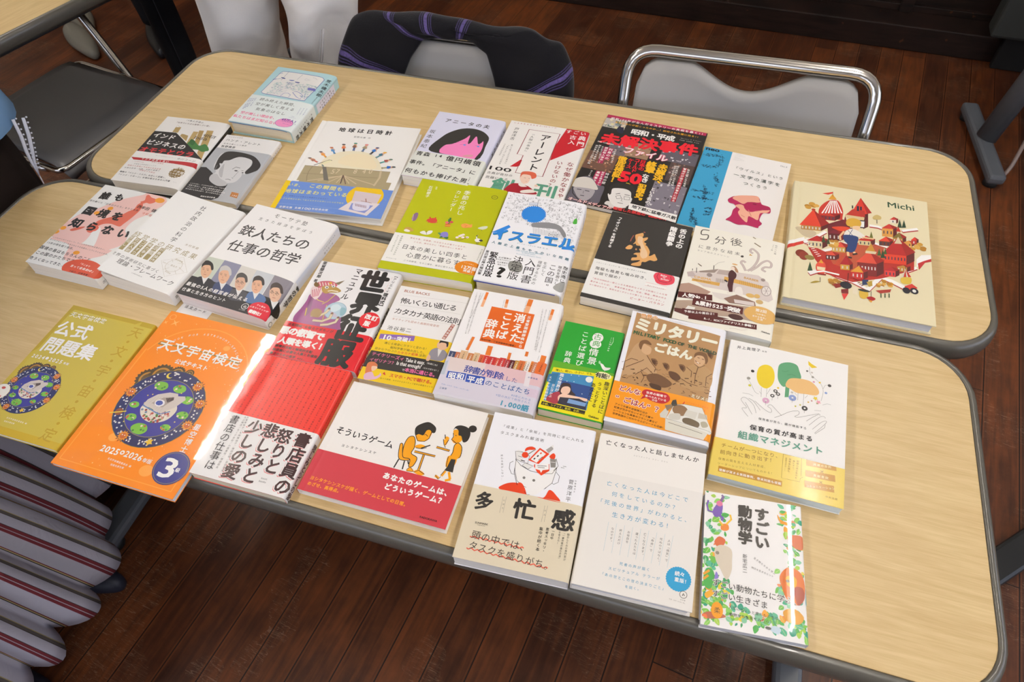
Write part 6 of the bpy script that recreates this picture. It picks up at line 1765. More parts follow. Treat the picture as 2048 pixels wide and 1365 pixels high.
'kieta': dict(p=[106.0, -176.5, 0.0354, 131.0, 185.2, 22.0], obi=(124.3, 185.2, None), cover='''L e07830 4 20.4 2.3 20.3 16.4
L eeb084 4 20.3 16.4 20.1 30.2
L e07830 4 51.7 9 52.3 16.7
L eeb084 4 52.3 16.7 52.9 24.4
L e07830 7 84.1 1.4 83.6 14.3
L eeb084 7 83.6 14.3 83.1 27
L e07830 4 118.3 11.9 118.1 22
L eeb084 4 118.1 22 117.8 32.1
L e07830 4 24.6 84.7 23.5 96.7
L e07830 4 23.5 96.7 22.4 108.5
L e07830 7 51.2 94.6 51.3 102.5
L e07830 7 51.3 102.5 51.5 110.4
L e07830 4 79.5 99.3 79.7 106.7
L e07830 4 79.7 106.7 79.9 114
L e07830 4 101.3 92.3 101.4 96.3
L e07830 4 101.4 96.3 101.4 100.2
L e07830 7 124.1 93 124.1 99.1
L e07830 7 124.1 99.1 124.1 105.1
P de6620 33.6 26.4 95.6 27.3 95.6 89.7 33.9 89.4
V f4f2ee 76.4 29.5 80.6 82.2 16.7 0.03 消えた
V f4f2ee 59.7 30.5 60.9 80.6 15.9 0.03 ことば
V f4f2ee 41.7 48.2 44.2 82.8 16.5 0.03 辞典
V f4f2ee 89.3 31.2 90.1 88.8 5.4 0.03 三省堂国語辞典から
T 1c1a1a 35 85.9 83.9 86.8 3.3 0.01 見坊行徳・三省堂編修所[編著]
V 55504c 15.2 5.6 10.3 54.6 1.6 0 行と名方れ用行の語昔言昔つ語いば行れ詞意言例を使
V 55504c 6.1 5.7 12.1 82.2 2.0 0 こい流味ば味で詞流たたれの例昔をとい語つ例詞も語使用方こも使
V 55504c 11.4 5.4 15.5 81.4 2.0 0 とこ語れも語で言品を昔と流詞を流つ味ののの品行名例もれ詞名を
V 55504c 109.3 14 111.9 88.9 1.8 0 も用方わのい品でい詞れと言いもつのを例使例でい用詞とい流品用使の使も
V 55504c 114.6 14.7 117 89.5 1.8 0 意流の品わ味使つつい流で言と用品意れ用言言意言わ流方のわわ例をとれ品
V 55504c 104.2 14.3 110.2 87.6 2.0 0 との詞つ味の例古方品もばも方方れ例語品方語詞つ語の品も語のの
V 55504c 47.7 10.9 48.9 26.3 1.2 0 用行語言わと品れで昔
V 55504c 79 4.6 79.2 26 1.4 0 た名ももい使を行味語この
V 55504c 22.1 86.2 20.2 108.2 1.3 0 名方昔こ言使昔例意のい品意言
V 55504c 118.1 94.4 117.7 104 1.0 0 の品例語も用こ味
P 3a4464 0.6 114.6 9.2 114.5 10.1 143.7 1.6 143.8
V f4f2ee 5.3 116.7 4.8 131.1 2.3 0.01 三省堂国語
P b86a48 9.2 114.4 16.3 114.2 17 143.4 10 143.5
V f4f2ee 13.2 116.6 12.6 130.9 2.3 0.01 三省堂国語
P d8b48c 15.1 110.3 25.1 110.1 25.6 139.4 15.8 139.6
V 1c1a1a 20.4 112.2 19.8 126.6 2.3 0.01 三省堂国語
P c07a48 25.7 112.2 34.2 112 34.6 141.1 26.2 141.3
V f4f2ee 30.3 114.2 29.6 128.6 2.3 0.01 三省堂国語
P d8b890 33.5 109.8 41.3 109.6 41.5 138.8 33.9 139
V 1c1a1a 37.8 111.9 37 126.3 2.3 0.01 三省堂国語
P d8603c 41.7 111 48.1 110.9 48.2 139.9 41.9 140.1
V 1c1a1a 45.3 113.3 44.4 127.6 2.3 0.01 三省堂国語
P c83430 48.1 111.2 54.5 111.1 54.5 140.1 48.2 140.2
V f4f2ee 51.7 113.5 50.8 127.8 2.3 0.01 三省堂国語
P c03030 54.6 111.4 64.4 111.2 64.2 140.2 54.5 140.4
V f4f2ee 59.8 113.3 58.8 127.6 2.3 0.01 三省堂国語
P c84a34 64.5 111.6 69.4 111.5 69.1 140.5 64.3 140.6
V f4f2ee 67.4 114 66.3 128.3 2.3 0.01 三省堂国語
P c03434 69 110 77.4 109.9 76.9 138.8 68.7 139
V f4f2ee 73.5 112 72.4 126.3 2.3 0.01 三省堂国語
P a82c34 77.7 111 83.3 110.9 82.7 139.8 77.2 139.9
V f4f2ee 80.8 113.4 79.7 127.6 2.3 0.01 三省堂国語
P 5a2024 83.2 110.6 90.1 110.5 89.4 139.3 82.6 139.5
V f4f2ee 86.9 112.8 85.7 127 2.3 0.01 三省堂国語
P b88a40 89.9 109.8 95.5 109.7 94.7 138.6 89.2 138.7
V f4f2ee 93.1 112.2 91.8 126.4 2.3 0.01 三省堂国語
P d0703c 95.2 108.6 103.5 108.4 102.5 137.3 94.4 137.5
V 1c1a1a 99.6 110.6 98.3 124.9 2.3 0.01 三省堂国語
P e8c8a0 103.3 107.5 105.3 107.5 104.4 136.3 102.3 136.4
V 1c1a1a 104.7 110.2 103.3 124.5 2.3 0.01 三省堂国語
P ece4dc 105.1 106.5 110.6 106.5 109.5 135.3 104.1 135.5
V 1c1a1a 108.2 108.9 106.8 123.1 2.3 0.01 三省堂国語
P e08038 110.6 106.3 114 106.2 112.9 135.1 109.5 135.2
V 1c1a1a 112.7 108.8 111.2 123.1 2.3 0.01 三省堂国語
P c07c60 114.1 106.6 119.6 106.5 118.4 135.4 113 135.5
V f4f2ee 117.2 109 115.7 123.2 2.3 0.01 三省堂国語
P e06c30 119.2 104.5 131.5 104.4 130.1 133.2 117.9 133.5
V 1c1a1a 125.5 106.1 123.9 120.4 2.3 0.01 三省堂国語
V 1c1a1a 143 12 143 90 8.8 0.02 消えたことば辞典
V c86030 137 12 137 60 3.7 0 三省堂国語辞典から''', band='''P d6d0dc 0.5 124.3 133.8 123 133.9 152.4 133.1 182.3 -1 181.8 -0.8 155.4
P e0d0cc 4.5 124.2 53.9 123.6 54.6 145.4 7 145.1
P e0bcc0 53.9 123.6 133.1 123.2 133.6 142.8 53.3 145.7
P e4dce0 108.1 124.2 115 124.2 116.5 146.9 109.7 146.9
P b8c0cc -1.9 135.3 3.7 130.5 5.7 153.8 0.2 154.3
P d8c4d4 115.6 148.7 130.3 148.4 130.7 161.1 117.4 161.2
T 2f4494 28.7 138.2 81.1 139 12.0 0.02 辞書が削除
T 3a4f94 83.7 140.9 100.9 141.7 8.2 0 した
P 3050a8 8.4 147.3 33.1 145.6 33.6 156.2 9.1 158
P 3050a8 34 146.2 58.7 145.2 59.7 158.2 35.3 158.3
T f4f2ee 10.5 153.5 32.2 151.6 10.4 0.03 昭和
T f4f2ee 36.4 153.1 58.2 152.8 10.3 0.03 平成
T 3a5f9c 60.3 153.1 121.1 154.7 9.6 0.01 のことばたち
T 6a8cc0 98.1 164.2 124.5 165.8 3.9 0 80年にわたる
T 6a8cc0 79 168.5 125 170.4 3.7 0 9回の改訂で削除された
T 4a94b0 86.8 178.1 124.5 179 9.9 0.04 1,000語
T 6a8cc0 6.4 168.6 45.6 170.5 2.1 0 定価2,090円（本体1,900円＋税）
T 4a6a90 5.7 175 15.9 174.4 3.1 0.01 三省堂
T 4a5fa0 111.6 132.5 125.2 132.5 2.7 0.01 水銀国語'''),
'koten': dict(p=[218.5, -178.8, 0.0021, 82.8, 147.9, 16.0], obi=(70.1, 146.3, '5fa822'), cover='''E f4f2ee 48.9 17.3 7.4 8
E f4f2ee 48.2 28.9 7.8 7.2
V 2a9a2c 48.3 10 49.3 34 11.4 0 古典
V f4f2ee 48.5 35.7 50.2 64.7 13.0 0.01 情景
V f4f2ee 31.2 9.9 34.6 71.2 10.4 0.01 ことば選び
V f4f2ee 16.7 49.1 18.4 70.5 9.7 0.01 辞典
V f4f2ee 66.8 11.3 66.7 36.9 2.6 0 ことば選び辞典
L f4f2ee 0.5 69.2 11.4 70.1 19 68.5 25.6
S f4f2ee 61.2 58.7 64.8 59.2 69.2 63.1 75.4 62.2 74.3 65.4 70.2 68 66.6 67.5 63.4 63.3
L f4f2ee 0.5 68.4 67.7 69.4 69.7
S a8d8a8 58.5 57.2 59.2 54.8 61.3 56.4 61.4 59.4 59.6 59.6
L 1a6a20 0.3 81 0 81 148''', band='''P efe010 3.5 80.9 81.9 74.2 83 149.9 -2.5 149.3 -1.2 139.4
P efe010 -1 90 0.1 90 0.1 160 -1 160
T 1c1a1a 7.1 84.7 55.1 78.7 4.0 0.01 薄い、軽い、小さい_でも
E f8f4c0 69.2 77 10.5 5.5
T 1c1a1a 58.9 77.7 74.5 77.4 8.6 0.03 有能
T 1c1a1a 75 76.8 80.7 76.7 6.3 0.03 ！
P 3f88b8 3.4 88.6 57.8 81.6 59.8 135.3 4.4 134.4
P 2a4a88 17.1 98.6 61.2 98.5 60.7 119.4 23.1 124.4
P 2f7098 -2.2 94.5 12.7 88.2 11.9 107.9 0.7 105.3
E f0f0e8 52.8 88.3 4.6 4.6
E f4f2ee 25.8 98.3 0.6 0.6
E f4f2ee 34.7 96.6 0.6 0.6
E f4f2ee 48.9 112.4 0.6 0.6
E f4f2ee 38.7 86.1 0.6 0.6
E f4f2ee 29 87.4 0.6 0.6
S 3a2a2c 20.8 133.3 18.5 120.1 20.3 104.1 26.5 101 31.5 102.4 35.4 111.2 41.8 116.4 35.7 119.5 30.2 125.2 25.4 133.4
S f0c8b0 22.2 116.3 22.7 109.1 28.9 106 33.1 109.1 32.5 116.2 27.5 119
S a83848 6.7 132.4 11 122.2 20 116.9 23.1 124.4 23.2 134 15.7 136
S f4ccb4 20.6 123.7 27.9 116.1 30.7 118.1 55.9 118 56.7 121.9 38.7 122.8 27.7 124.5 24 132.4
P 2c2c3c 23.1 124.4 47.3 120.4 57 123.2 59.1 134.8 22.3 134.9
P 7aa0d0 34.5 124 57.3 124.5 56.9 130 33.7 130.4
V f4f2ee 17.3 87.7 16.8 117.8 5.7 0.02 雅な世界が
V f4f2ee 10.5 106.8 10.9 128.5 4.1 0.01 目に浮かぶ
V f4f2ee 3.5 95.9 5.5 134.1 4.1 0.01 ステキな古語辞典
V 1c1a1a 76.1 85.1 77.1 135.1 6.8 0.01 趣深いことばに
V 1c1a1a 67.6 88.2 67.3 128.5 6.4 0.01 うっとりする
V 1c1a1a 59.6 91.1 60.6 129 7.2 0.01 あなたに！
L 1c1a18 5.2 2.7 139 58.9 138.9
T e8e020 3.9 139.1 58.4 139 3.5 0.01 小説、シナリオ、歌詞、台詞……
W 2a2a18 64.1 141.7 77 142.4 0 0.02 Gakken'''),
'military': dict(p=[325.7, -159.8, -0.0095, 127.9, 184.0, 22.0], obi=(122.4, 178.2, 'f49a10'), cover='''P b48a5c 6 1.8 120.7 11.9 117.6 128 6.9 123.7
S c09a70 7.4 109.4 8.3 99.5 7 88.8 10.2 75.4 14.7 58.9 21.2 51.9 29.6 54.7 33.2 63.8 32.7 71.5 47.4 89.4 49.7 97.2 44.3 103.5 33.8 98.2 21.2 106.6 10.6 110.9
S b89264 78.4 94.9 78.6 84 85 76.2 94.2 68.6 106.3 67.6 117.8 77.5 119.1 94.9 113.2 105.9 100.9 109.4 87.1 108.8 72 101.4
S d0a880 92.5 56.8 94.4 50 101.8 47.9 107.1 52.6 106.6 62.6 101.9 70 95.1 68.4 92.9 62.8
S 7a5636 92.3 58.1 92.6 50.5 98.7 46.3 106.5 47.8 110.2 57.9 107.8 64.7 105.8 56.7 102.4 52.7 95.9 53.3
S d0a880 23.6 53.8 29.6 54.7 36 57.9 36.6 66.6 32.5 70.3 24.9 66.2
S 7a5636 19.4 57.6 20.8 49.5 28 46.1 34.7 50.6 34.2 53.3 25.4 53.3 23.5 64
L 8a6440 1.4026 115.5 118.6 116.5 117.1
L 4a301e 1.59966 34.3 103.8 35.7 105
L 8a6440 1.52285 98.8 118.6 101.9 117.8
L 4a301e 1.4893 109.2 116.7 112 118.5
L 8a6440 0.42863 106.2 102 109.5 100.5
L 4a301e 1.07187 28.3 118.8 30.9 118.8
L 8a6440 1.3477 97.3 113.3 102.4 113.7
L 8a6440 1.01847 78.8 95.6 81 95.7
L 4a301e 1.27106 80.9 104.4 85.8 103
L 8a6440 0.599284 60.2 98.5 62.8 99.4
L 4a301e 1.39728 93.1 102.9 95.6 104.2
L 5c3c26 1.14792 40.9 102.1 44.6 103.8
L 5c3c26 1.59648 93.5 96.5 94.7 98.3
L 8a6440 1.02684 36.8 103.9 41.4 101.4
L 5c3c26 1.26035 33.6 103.9 38.5 102.8
L 5c3c26 0.538268 14.2 115.1 15.9 113
L 5c3c26 0.620487 9.3 111.4 13.7 109.2
L 8a6440 0.443523 47.7 93 52.9 90.5
L 8a6440 0.986513 111.8 105.3 115.9 103.8
L 5c3c26 0.779567 85.8 104.2 87.9 105
L 8a6440 0.793553 112.2 100.3 116.6 99.7
L 5c3c26 0.468137 51.3 91 54.5 89
L 5c3c26 1.49968 20.8 104.9 23.6 103.5
L 8a6440 1.10948 115.6 86.6 118.4 85.3
L 4a301e 0.442599 36.6 112.9 39.6 110.4
L 7a5636 0.423762 26.8 119.2 27.9 117.7
L 4a301e 1.04264 16.5 99 20.6 98.4
L 5c3c26 1.09729 115 109.1 117.9 109
L 8a6440 0.542309 81.3 105.5 82.7 108
L 5c3c26 0.767107 46.1 92.2 49.9 89.9
L 5c3c26 1.46745 94.7 83.3 98.5 82.7
L 4a301e 0.662998 5.4 101.5 8.1 102.5
L 5c3c26 0.546075 51.7 111.4 56 110.4
L 4a301e 1.14182 44.9 109.6 46.5 108
L 8a6440 0.948443 95.1 113.3 98.2 112.5
L 4a301e 1.36522 38.8 117.1 42.3 118.9
L 4a301e 0.711286 98.8 93.3 100.8 93.4
L 5c3c26 1.0909 86.2 114.2 87.7 115.6
L 5c3c26 1.4746 24.5 115.3 25.5 113.8
L 4a301e 1.21732 21.5 110.5 23.7 111.4
L 4a301e 1.56263 26.3 109 28.4 111.4
L 4a301e 1.24388 85.4 94.5 90.4 93.5
L 5c3c26 0.959991 103.3 95.1 107.8 95.6
L 8a6440 0.464287 96.5 97.7 100.7 96.7
L 5c3c26 0.796873 112.1 108.7 115.4 110.6
L 4a301e 0.883269 94.2 119.2 96.3 119.9
L 4a301e 1.25389 116 104.7 117 104.9
L 7a5636 0.520549 89.2 109.4 94.5 110.4
L 4a301e 1.21444 72.3 108 75.7 105.4
L 5c3c26 1.56014 37.5 119.2 40.3 117.7
L 8a6440 1.50992 68.5 116.9 69.9 117.6
L 8a6440 1.59728 75 100.9 79.6 102.3
L 4a301e 0.595084 84.6 118.5 89.1 116.2
L 5c3c26 0.96087 117.8 106.1 119.4 105.3
L 8a6440 1.44459 49.5 115.3 52.2 114.9
L 8a6440 0.76325 60.8 94.2 65.1 94.7
L 4a301e 1.18409 97.6 93.9 101.6 94.8
L 5c3c26 0.579446 62.5 97.4 66.4 98.7
L 5c3c26 0.732984 40.7 103.3 43.6 101.9
L 7a5636 0.948856 49.5 107.4 51.6 105.5
L 8a6440 0.659085 56.7 95.2 61.3 96.9
L 8a6440 1.21416 41.6 96.9 43.5 95.6
L 4a301e 1.06072 26.4 102.2 27.9 101.4
L 8a6440 1.29107 109.7 100.2 114 101.7
L 8a6440 0.9808 68.2 115.5 69.3 115
L 4a301e 0.62374 112.3 92.9 115.6 94.5
L 4a301e 1.50117 19 98.6 21.5 98
L 4a301e 1.04938 8.5 114.5 13.3 114.3
L 7a5636 0.514054 76.2 91.6 78.9 93.6
L 7a5636 0.50697 93.3 96.1 94.9 95.7
L 5c3c26 0.847347 34 105.1 37.6 104
L 8a6440 0.726294 100.9 87.3 102.1 87.4
L 8a6440 0.968552 74.9 103.1 80.3 101.7
L 4a301e 1.19761 69.4 114.5 70.8 114.9
L 5c3c26 1.02972 118.4 113.3 121.3 112.7
L 7a5636 1.50557 104.4 99 107.7 97
L 8a6440 0.527152 16 112.2 20.1 109.3
L 4a301e 0.803213 29.3 96.2 32.7 98.3
L 5c3c26 1 42.1 81.2 39 75
L 5c3c26 1 42.1 81.2 40.7 74.2
L 5c3c26 1 42.1 81.2 42.5 73.9
L 5c3c26 1 42.1 81.2 44.3 74.1
L 5c3c26 1 42.1 81.2 45.9 75
L 5c3c26 1 42.1 81.2 47.2 76.3
L 5c3c26 1 42.1 81.2 48.1 77.9
L 5c3c26 1 42.1 81.2 48.6 79.9
L 5c3c26 1 42.1 81.2 48.5 81.9
L 5c3c26 1 42.1 81.2 48 83.8
L 5c3c26 1 42.1 81.2 47 85.6
L 5c3c26 1 78.1 80.6 75.1 74.5
L 5c3c26 1 78.1 80.6 76.8 73.6
L 5c3c26 1 78.1 80.6 78.6 73.3
L 5c3c26 1 78.1 80.6 80.4 73.6
L 5c3c26 1 78.1 80.6 81.9 74.4
L 5c3c26 1 78.1 80.6 83.2 75.7
L 5c3c26 1 78.1 80.6 84.1 77.4
L 5c3c26 1 78.1 80.6 84.5 79.3
L 5c3c26 1 78.1 80.6 84.4 81.3
L 5c3c26 1 78.1 80.6 83.8 83.2
L 5c3c26 1 78.1 80.6 82.8 85
L 5c3c26 1 57.9 84 54.8 77.9
L 5c3c26 1 57.9 84 56.5 77
L 5c3c26 1 57.9 84 58.3 76.7
L 5c3c26 1 57.9 84 60.1 77
L 5c3c26 1 57.9 84 61.6 77.8
L 5c3c26 1 57.9 84 62.9 79.1
L 5c3c26 1 57.9 84 63.8 80.8
L 5c3c26 1 57.9 84 64.3 82.7
L 5c3c26 1 57.9 84 64.2 84.7
L 5c3c26 1 57.9 84 63.6 86.6
L 5c3c26 1 57.9 84 62.6 88.4
L 5c3c26 1 109.5 49.4 106.7 43.1
L 5c3c26 1 109.5 49.4 108.4 42.2
L 5c3c26 1 109.5 49.4 110.2 41.9
L 5c3c26 1 109.5 49.4 112 42.2
L 5c3c26 1 109.5 49.4 113.5 43.1
L 5c3c26 1 109.5 49.4 114.8 44.4
L 5c3c26 1 109.5 49.4 115.6 46.2
L 5c3c26 1 109.5 49.4 116 48.1
L 5c3c26 1 109.5 49.4 115.8 50.2
L 5c3c26 1 109.5 49.4 115.2 52.2
L 5c3c26 1 109.5 49.4 114.2 54
L 5c3c26 0.8 7 88.8 14.3 81.7 23.3 82.9
L 5c3c26 0.8 9.8 97.8 18 90.6 27.1 83 30.3 79.6
L 5c3c26 0.8 32.7 71.5 40.3 81.7 47.4 89.4 46.6 95.7
L 5c3c26 0.8 23.9 105.8 36.4 91.4 45.2 98.5
L 5c3c26 0.8 85 76.2 92.3 81.3 92.7 90.7
L 5c3c26 0.8 94.2 68.6 100.5 72.9 107.2 67.3
L 5c3c26 0.8 99.4 72 97.7 86.9 98.6 99.6
L 5c3c26 0.8 81.5 96.4 90.5 100.8 102.6 102
L 5c3c26 0.8 117.8 77.5 111.4 85.3 112.3 99.2
L 5c3c26 0.8 54.4 107.7 59.2 102.8 63.3 105.2 61.1 114 55.6 114.4 54.4 107.7
L 5c3c26 0.8 3.6 91 7 88.8 8.1 103.2
L 5c3c26 0.8 30.2 99.2 35.5 107.3 33.4 116.2
L 5c3c26 0.8 94.3 62.5 97.7 66.4 101.3 65.4
L 5c3c26 0.8 96.4 56.9 99.3 57.3
L 5c3c26 0.8 102.1 57.7 105 58.1
L f0e0d0 1.2 96.5 64.9 99.5 65.9
S 6e4c30 38.5 102.8 48.8 97.4 60.6 100 71.2 107.6 65 115.2 52.2 116.6 41.9 111.3
S 5c3c26 64.4 89.3 73.8 89 80.4 95.5 75.8 101.5 67.7 98
S 4a301e 44.3 114.2 57.5 115 58.7 121.7 47.3 120.3
T f0eeda 12.2 5.6 35.8 4.6 7.5 0.08 世界の
T e08a28 12.2 5.6 35.8 4.6 7.5 0.025 世界の
T f0eeda 7.4 21 119.1 25.7 23.5 0.06 ミリタリー
T 2f5a38 9 37.1 65.9 40 7.7 0.05 MILITARY_FOOD
T 3f5038 68.9 40.1 119 43.4 7.3 0.05 OF_THE_WORLD
T f0eeda 38.8 53.7 90 56.6 17.1 0.06 ごはん
T f0eeda 96.7 118.4 120 119.5 5.5 0.03 ミリメシ
E f0eeda 101.5 124.5 2.6 2.6
T f0eeda 105.3 124.6 117.2 124.7 3.6 0.02 研究会
T 8a8a88 51 4.4 76.5 5.5 1.4 0 知られざる世界の野戦食のひみつ''', band='''T f4f2ee 7.9 131.6 36.3 132.3 9.5 0.09 どんな
T a83030 7.9 131.6 36.3 132.3 9.5 0.03 どんな
T f4f2ee 6.8 147.1 66.7 151.5 10.0 0.09 “ごはん”？
T a83030 6.8 147.1 66.7 151.5 10.0 0.03 “ごはん”？
T 2a2018 8.1 156.9 50 160.3 3.3 0.01 アメリカ軍や自衛隊のほか
T 2a2018 8.2 161.8 57.9 165.1 3.4 0.01 紅茶が欠かせないイギリス軍や
T 2a2018 8.2 166.6 63.7 170.1 3.3 0.01 レーションも美食のフランス軍など
T 2a2018 8.3 171.4 73.5 175.2 3.3 0.01 世界各国のこだわりやエピソードを収録！
S c0242c 37.8 132.8 40.8 125.6 52.2 125 66.4 124.5 72.3 129.9 71.2 136.3 63.6 141.1 49.2 140.1
P c0242c 39.8 135.7 37.4 141.8 44.4 137.1
T f4f2ee 42.3 129.7 68 129.3 4.1 0.02 世界の戦場で
T f4f2ee 41.8 134.8 68.9 135.2 3.7 0.02 食べられている
T f4f2ee 51.1 138.7 58.2 138.7 3.4 0.02 のは
T e05020 92.1 130.2 120.2 131.6 2.4 0 レーションといわれる
T d83818 93.6 135.9 118.7 136.3 4.0 0.02 「戦闘糧食」
L c83020 1.2 90.8 130.6 89 134.6 88.5 137
P e4e2da 78.6 138.5 90.6 134.2 112.8 133.7 128.5 164.4 125.6 168.5 72.5 160.8
E 8a6a4a 87.3 144.6 9.5 8
P d8d4c8 95.2 141.5 108.4 141.9 106.5 152.6 92.4 150.8
P c8c0b0 109.7 141.5 119.5 142.1 121 148.4 109.5 150
S d0ccc0 76.7 152.8 87.4 149.7 88.6 157.8 79.4 160.5 74.9 158.4
S 6a5a44 92.4 155 100.3 152.7 111.8 156.1 111.3 162.9 101.7 162.4 93.2 160.7
S b0a890 113.6 154.7 119.4 152.2 122.9 157.8 116.6 161.3
P dad6c8 71.8 161 124.1 167.3 119.6 179.2 73.9 177.1
L 6a6050 0.6 76.1 165.7 117.7 170
P 3a3834 76.2 132.2 80.1 130.2 82.8 138.2 77.7 141.4 75 137.8
P d4d0c4 64.1 156.5 69.4 146.4 74.2 150.1 72.5 160.8 65.6 161.2
P 8a7258 68 142.5 75.8 138.5 77.8 142.2 72.1 149.9
L 6a6050 0.4 78.6 138.5 90.6 134.2 112.8 133.7 128.5 164.4 72.5 160.8 78.6 138.5
T 6a5a20 120.8 178 128.2 178.3 1.7 0 笠倉出版'''),
'game': dict(p=[26.4, -354.5, 0.005, 186.4, 159.6, 12.0], obi=(104.1, 159.6, 'ca3c48'), cover='''T 1c1a1a 9.8 72.6 88.2 75.1 11.2 0.02 そういうゲーム
T 2a2826 25.1 91.8 72.8 90.7 4.2 0.015 ヨシタケシンスケ
S f2a414 95.5 72.2 98.6 70.5 104 83.7 113 85.9 113.5 89 101.4 90
U 2a2622 0.9 95.5 72.2 98.6 70.5 104 83.7 113 85.9 113.5 89 101.4 90 95.5 72.2
L 2a2622 1.6 101.6 90.7 100.1 103
L 2a2622 1.6 109.2 91 110.8 102.3
L 2a2622 1.6 113.1 89.9 115.5 94
S f2a414 100.6 71.6 101.8 59.8 107.3 56.6 111.7 62 113.9 71.2 113.4 79.4 122.3 83.4 121.6 94.6 116.7 96.8 114.3 87.2 105.1 86.5
U 2a2622 0.9 100.6 71.6 101.8 59.8 107.3 56.6 111.7 62 113.9 71.2 113.4 79.4 122.3 83.4 121.6 94.6 116.7 96.8 114.3 87.2 105.1 86.5 100.6 71.6
S f2a414 116.1 100.9 118.9 96.9 125.1 101.5 116.9 103
L 2a2622 0.8 116.1 100.9 118.9 96.9 125.1 101.5 116.9 103 116.1 100.9
S f2a414 108.2 53 107.9 44.6 116.3 38.9 126.9 42.8 126.8 54.5 122.8 59.7 114.4 61.2
L 2a2622 0.9 108.2 53 114.4 61.2 122.8 59.7 126.8 54.5 126.8 44.5
S 2c2824 108.7 54.5 105.2 45.4 108.6 38.5 118.4 32.4 129.2 37 131.1 44.1 128 45.8 123.8 42.8 120 44.7 118.3 51.9 112.2 51.9
L 2a2622 0.8 119.6 51.5 120.4 49.6 124.3 51.9
S f2a414 114.7 67.7 120.2 64.6 126.7 66 122.5 70.4 115.2 70.8
L 2a2622 0.8 115.9 70.7 123.8 70.1 128.6 67.1
L 2a2622 1.6 122.2 69.7 131.7 62.7
P f2a414 116 74.7 142.9 74.4 142.8 76.4 116.2 77.1
L 2a2622 0.8 116 74.7 142.9 74.4 142.8 76.4 116.2 77.1 116 74.7
P f2a414 127.7 77.1 129.8 77.1 131.1 98.2 128.8 98.6
L 2a2622 0.8 127.7 77.1 128.8 98.6
L 2a2622 0.8 129.8 77.1 131.1 98.2
S f2a414 125.1 101.5 130.2 97.7 138.6 100.8 134.2 104.3
L 2a2622 0.8 125.4 102.2 130.4 98.4 138.9 101.5
S f2a414 152.5 34.8 155.5 43.2 154.1 47.7 158.7 52.2 165.1 49.6 167.7 39.8 163.7 32.6
L 2a2622 0.9 153.2 38.8 155.1 44.2 154 48.3 157.9 50 161.5 51.8
S 2c2824 151.8 35 153.4 29 159.9 26 169.4 27.6 174.1 34.7 173.8 44.8 169 48 164.3 40.8 160.4 40.2 158.2 34.1 153.7 32
E 2c2824 174.5 27.1 5.2 5
L 2a2622 0.7 156.4 41.6 158.6 41.5
S f2a414 160.4 55 164.1 50.7 170.1 55.6 172.2 67.9 168.1 70.6 161 71 161.5 64.4
U 2a2622 0.9 160.4 55 164.1 50.7 170.1 55.6 172.2 67.9 168.1 70.6 161 71 161.5 64.4 160.4 55
S f2a414 157.5 73.6 160.4 69.5 168.8 70.4 169 81.4 160.3 85.4
L 2a2622 0.8 158.3 71.7 160.3 85.4
P 33302c 162.7 73.7 168.2 73 170.7 90.3 159.9 90.2 161.6 85
L f2a414 3 161.5 90.5 159.2 98.1
L f2a414 3 165.9 90.8 170.5 99.5
L f2a414 3 151.8 99.4 157 101.8
L f2a414 3 165.1 102.6 171.1 99.4
L 2a2622 0.7 160.4 90.8 157.9 97.7
L 2a2622 0.7 151.5 98.7 156.8 103.1 158.8 99
P f2a414 140 62 157.3 62.7 157 64.9 140.1 64.2
L 2a2622 0.8 140 62 157.3 62.7 157 64.9 140.1 64.2 140 62
P f2a414 144.9 51.1 151.3 50.2 150.3 57.8 148.7 58.3
L 2a2622 0.8 144.4 50.4 147.4 57 150.7 61
L 2a2622 0.8 151 49.4 149.4 57.3
E f2a414 148.1 48.3 3 2.5
L 2a2622 1 144.1 43.9 146.4 49
E f2a414 169.4 70.2 1.5 1.5''', band='''L 2a2622 0.6 62 97 186.4 96.6
T f4f2ee 91.4 115.5 179.6 117.2 8.8 0.05 あなたのゲームは、
T f4f2ee 98.3 128.1 175.1 128.1 8.6 0.05 どういうゲーム？
T f4a028 8.6 141.8 135.4 143.6 5.5 0.03 ヨシタケシンスケが描く、ゲームとしての日常。
T f4a028 9 149.3 53.3 149 5.3 0.03 めざせ、高得点。
W 3a1418 153.1 153 174.1 152.7 0 0.03 KADOKAWA'''),
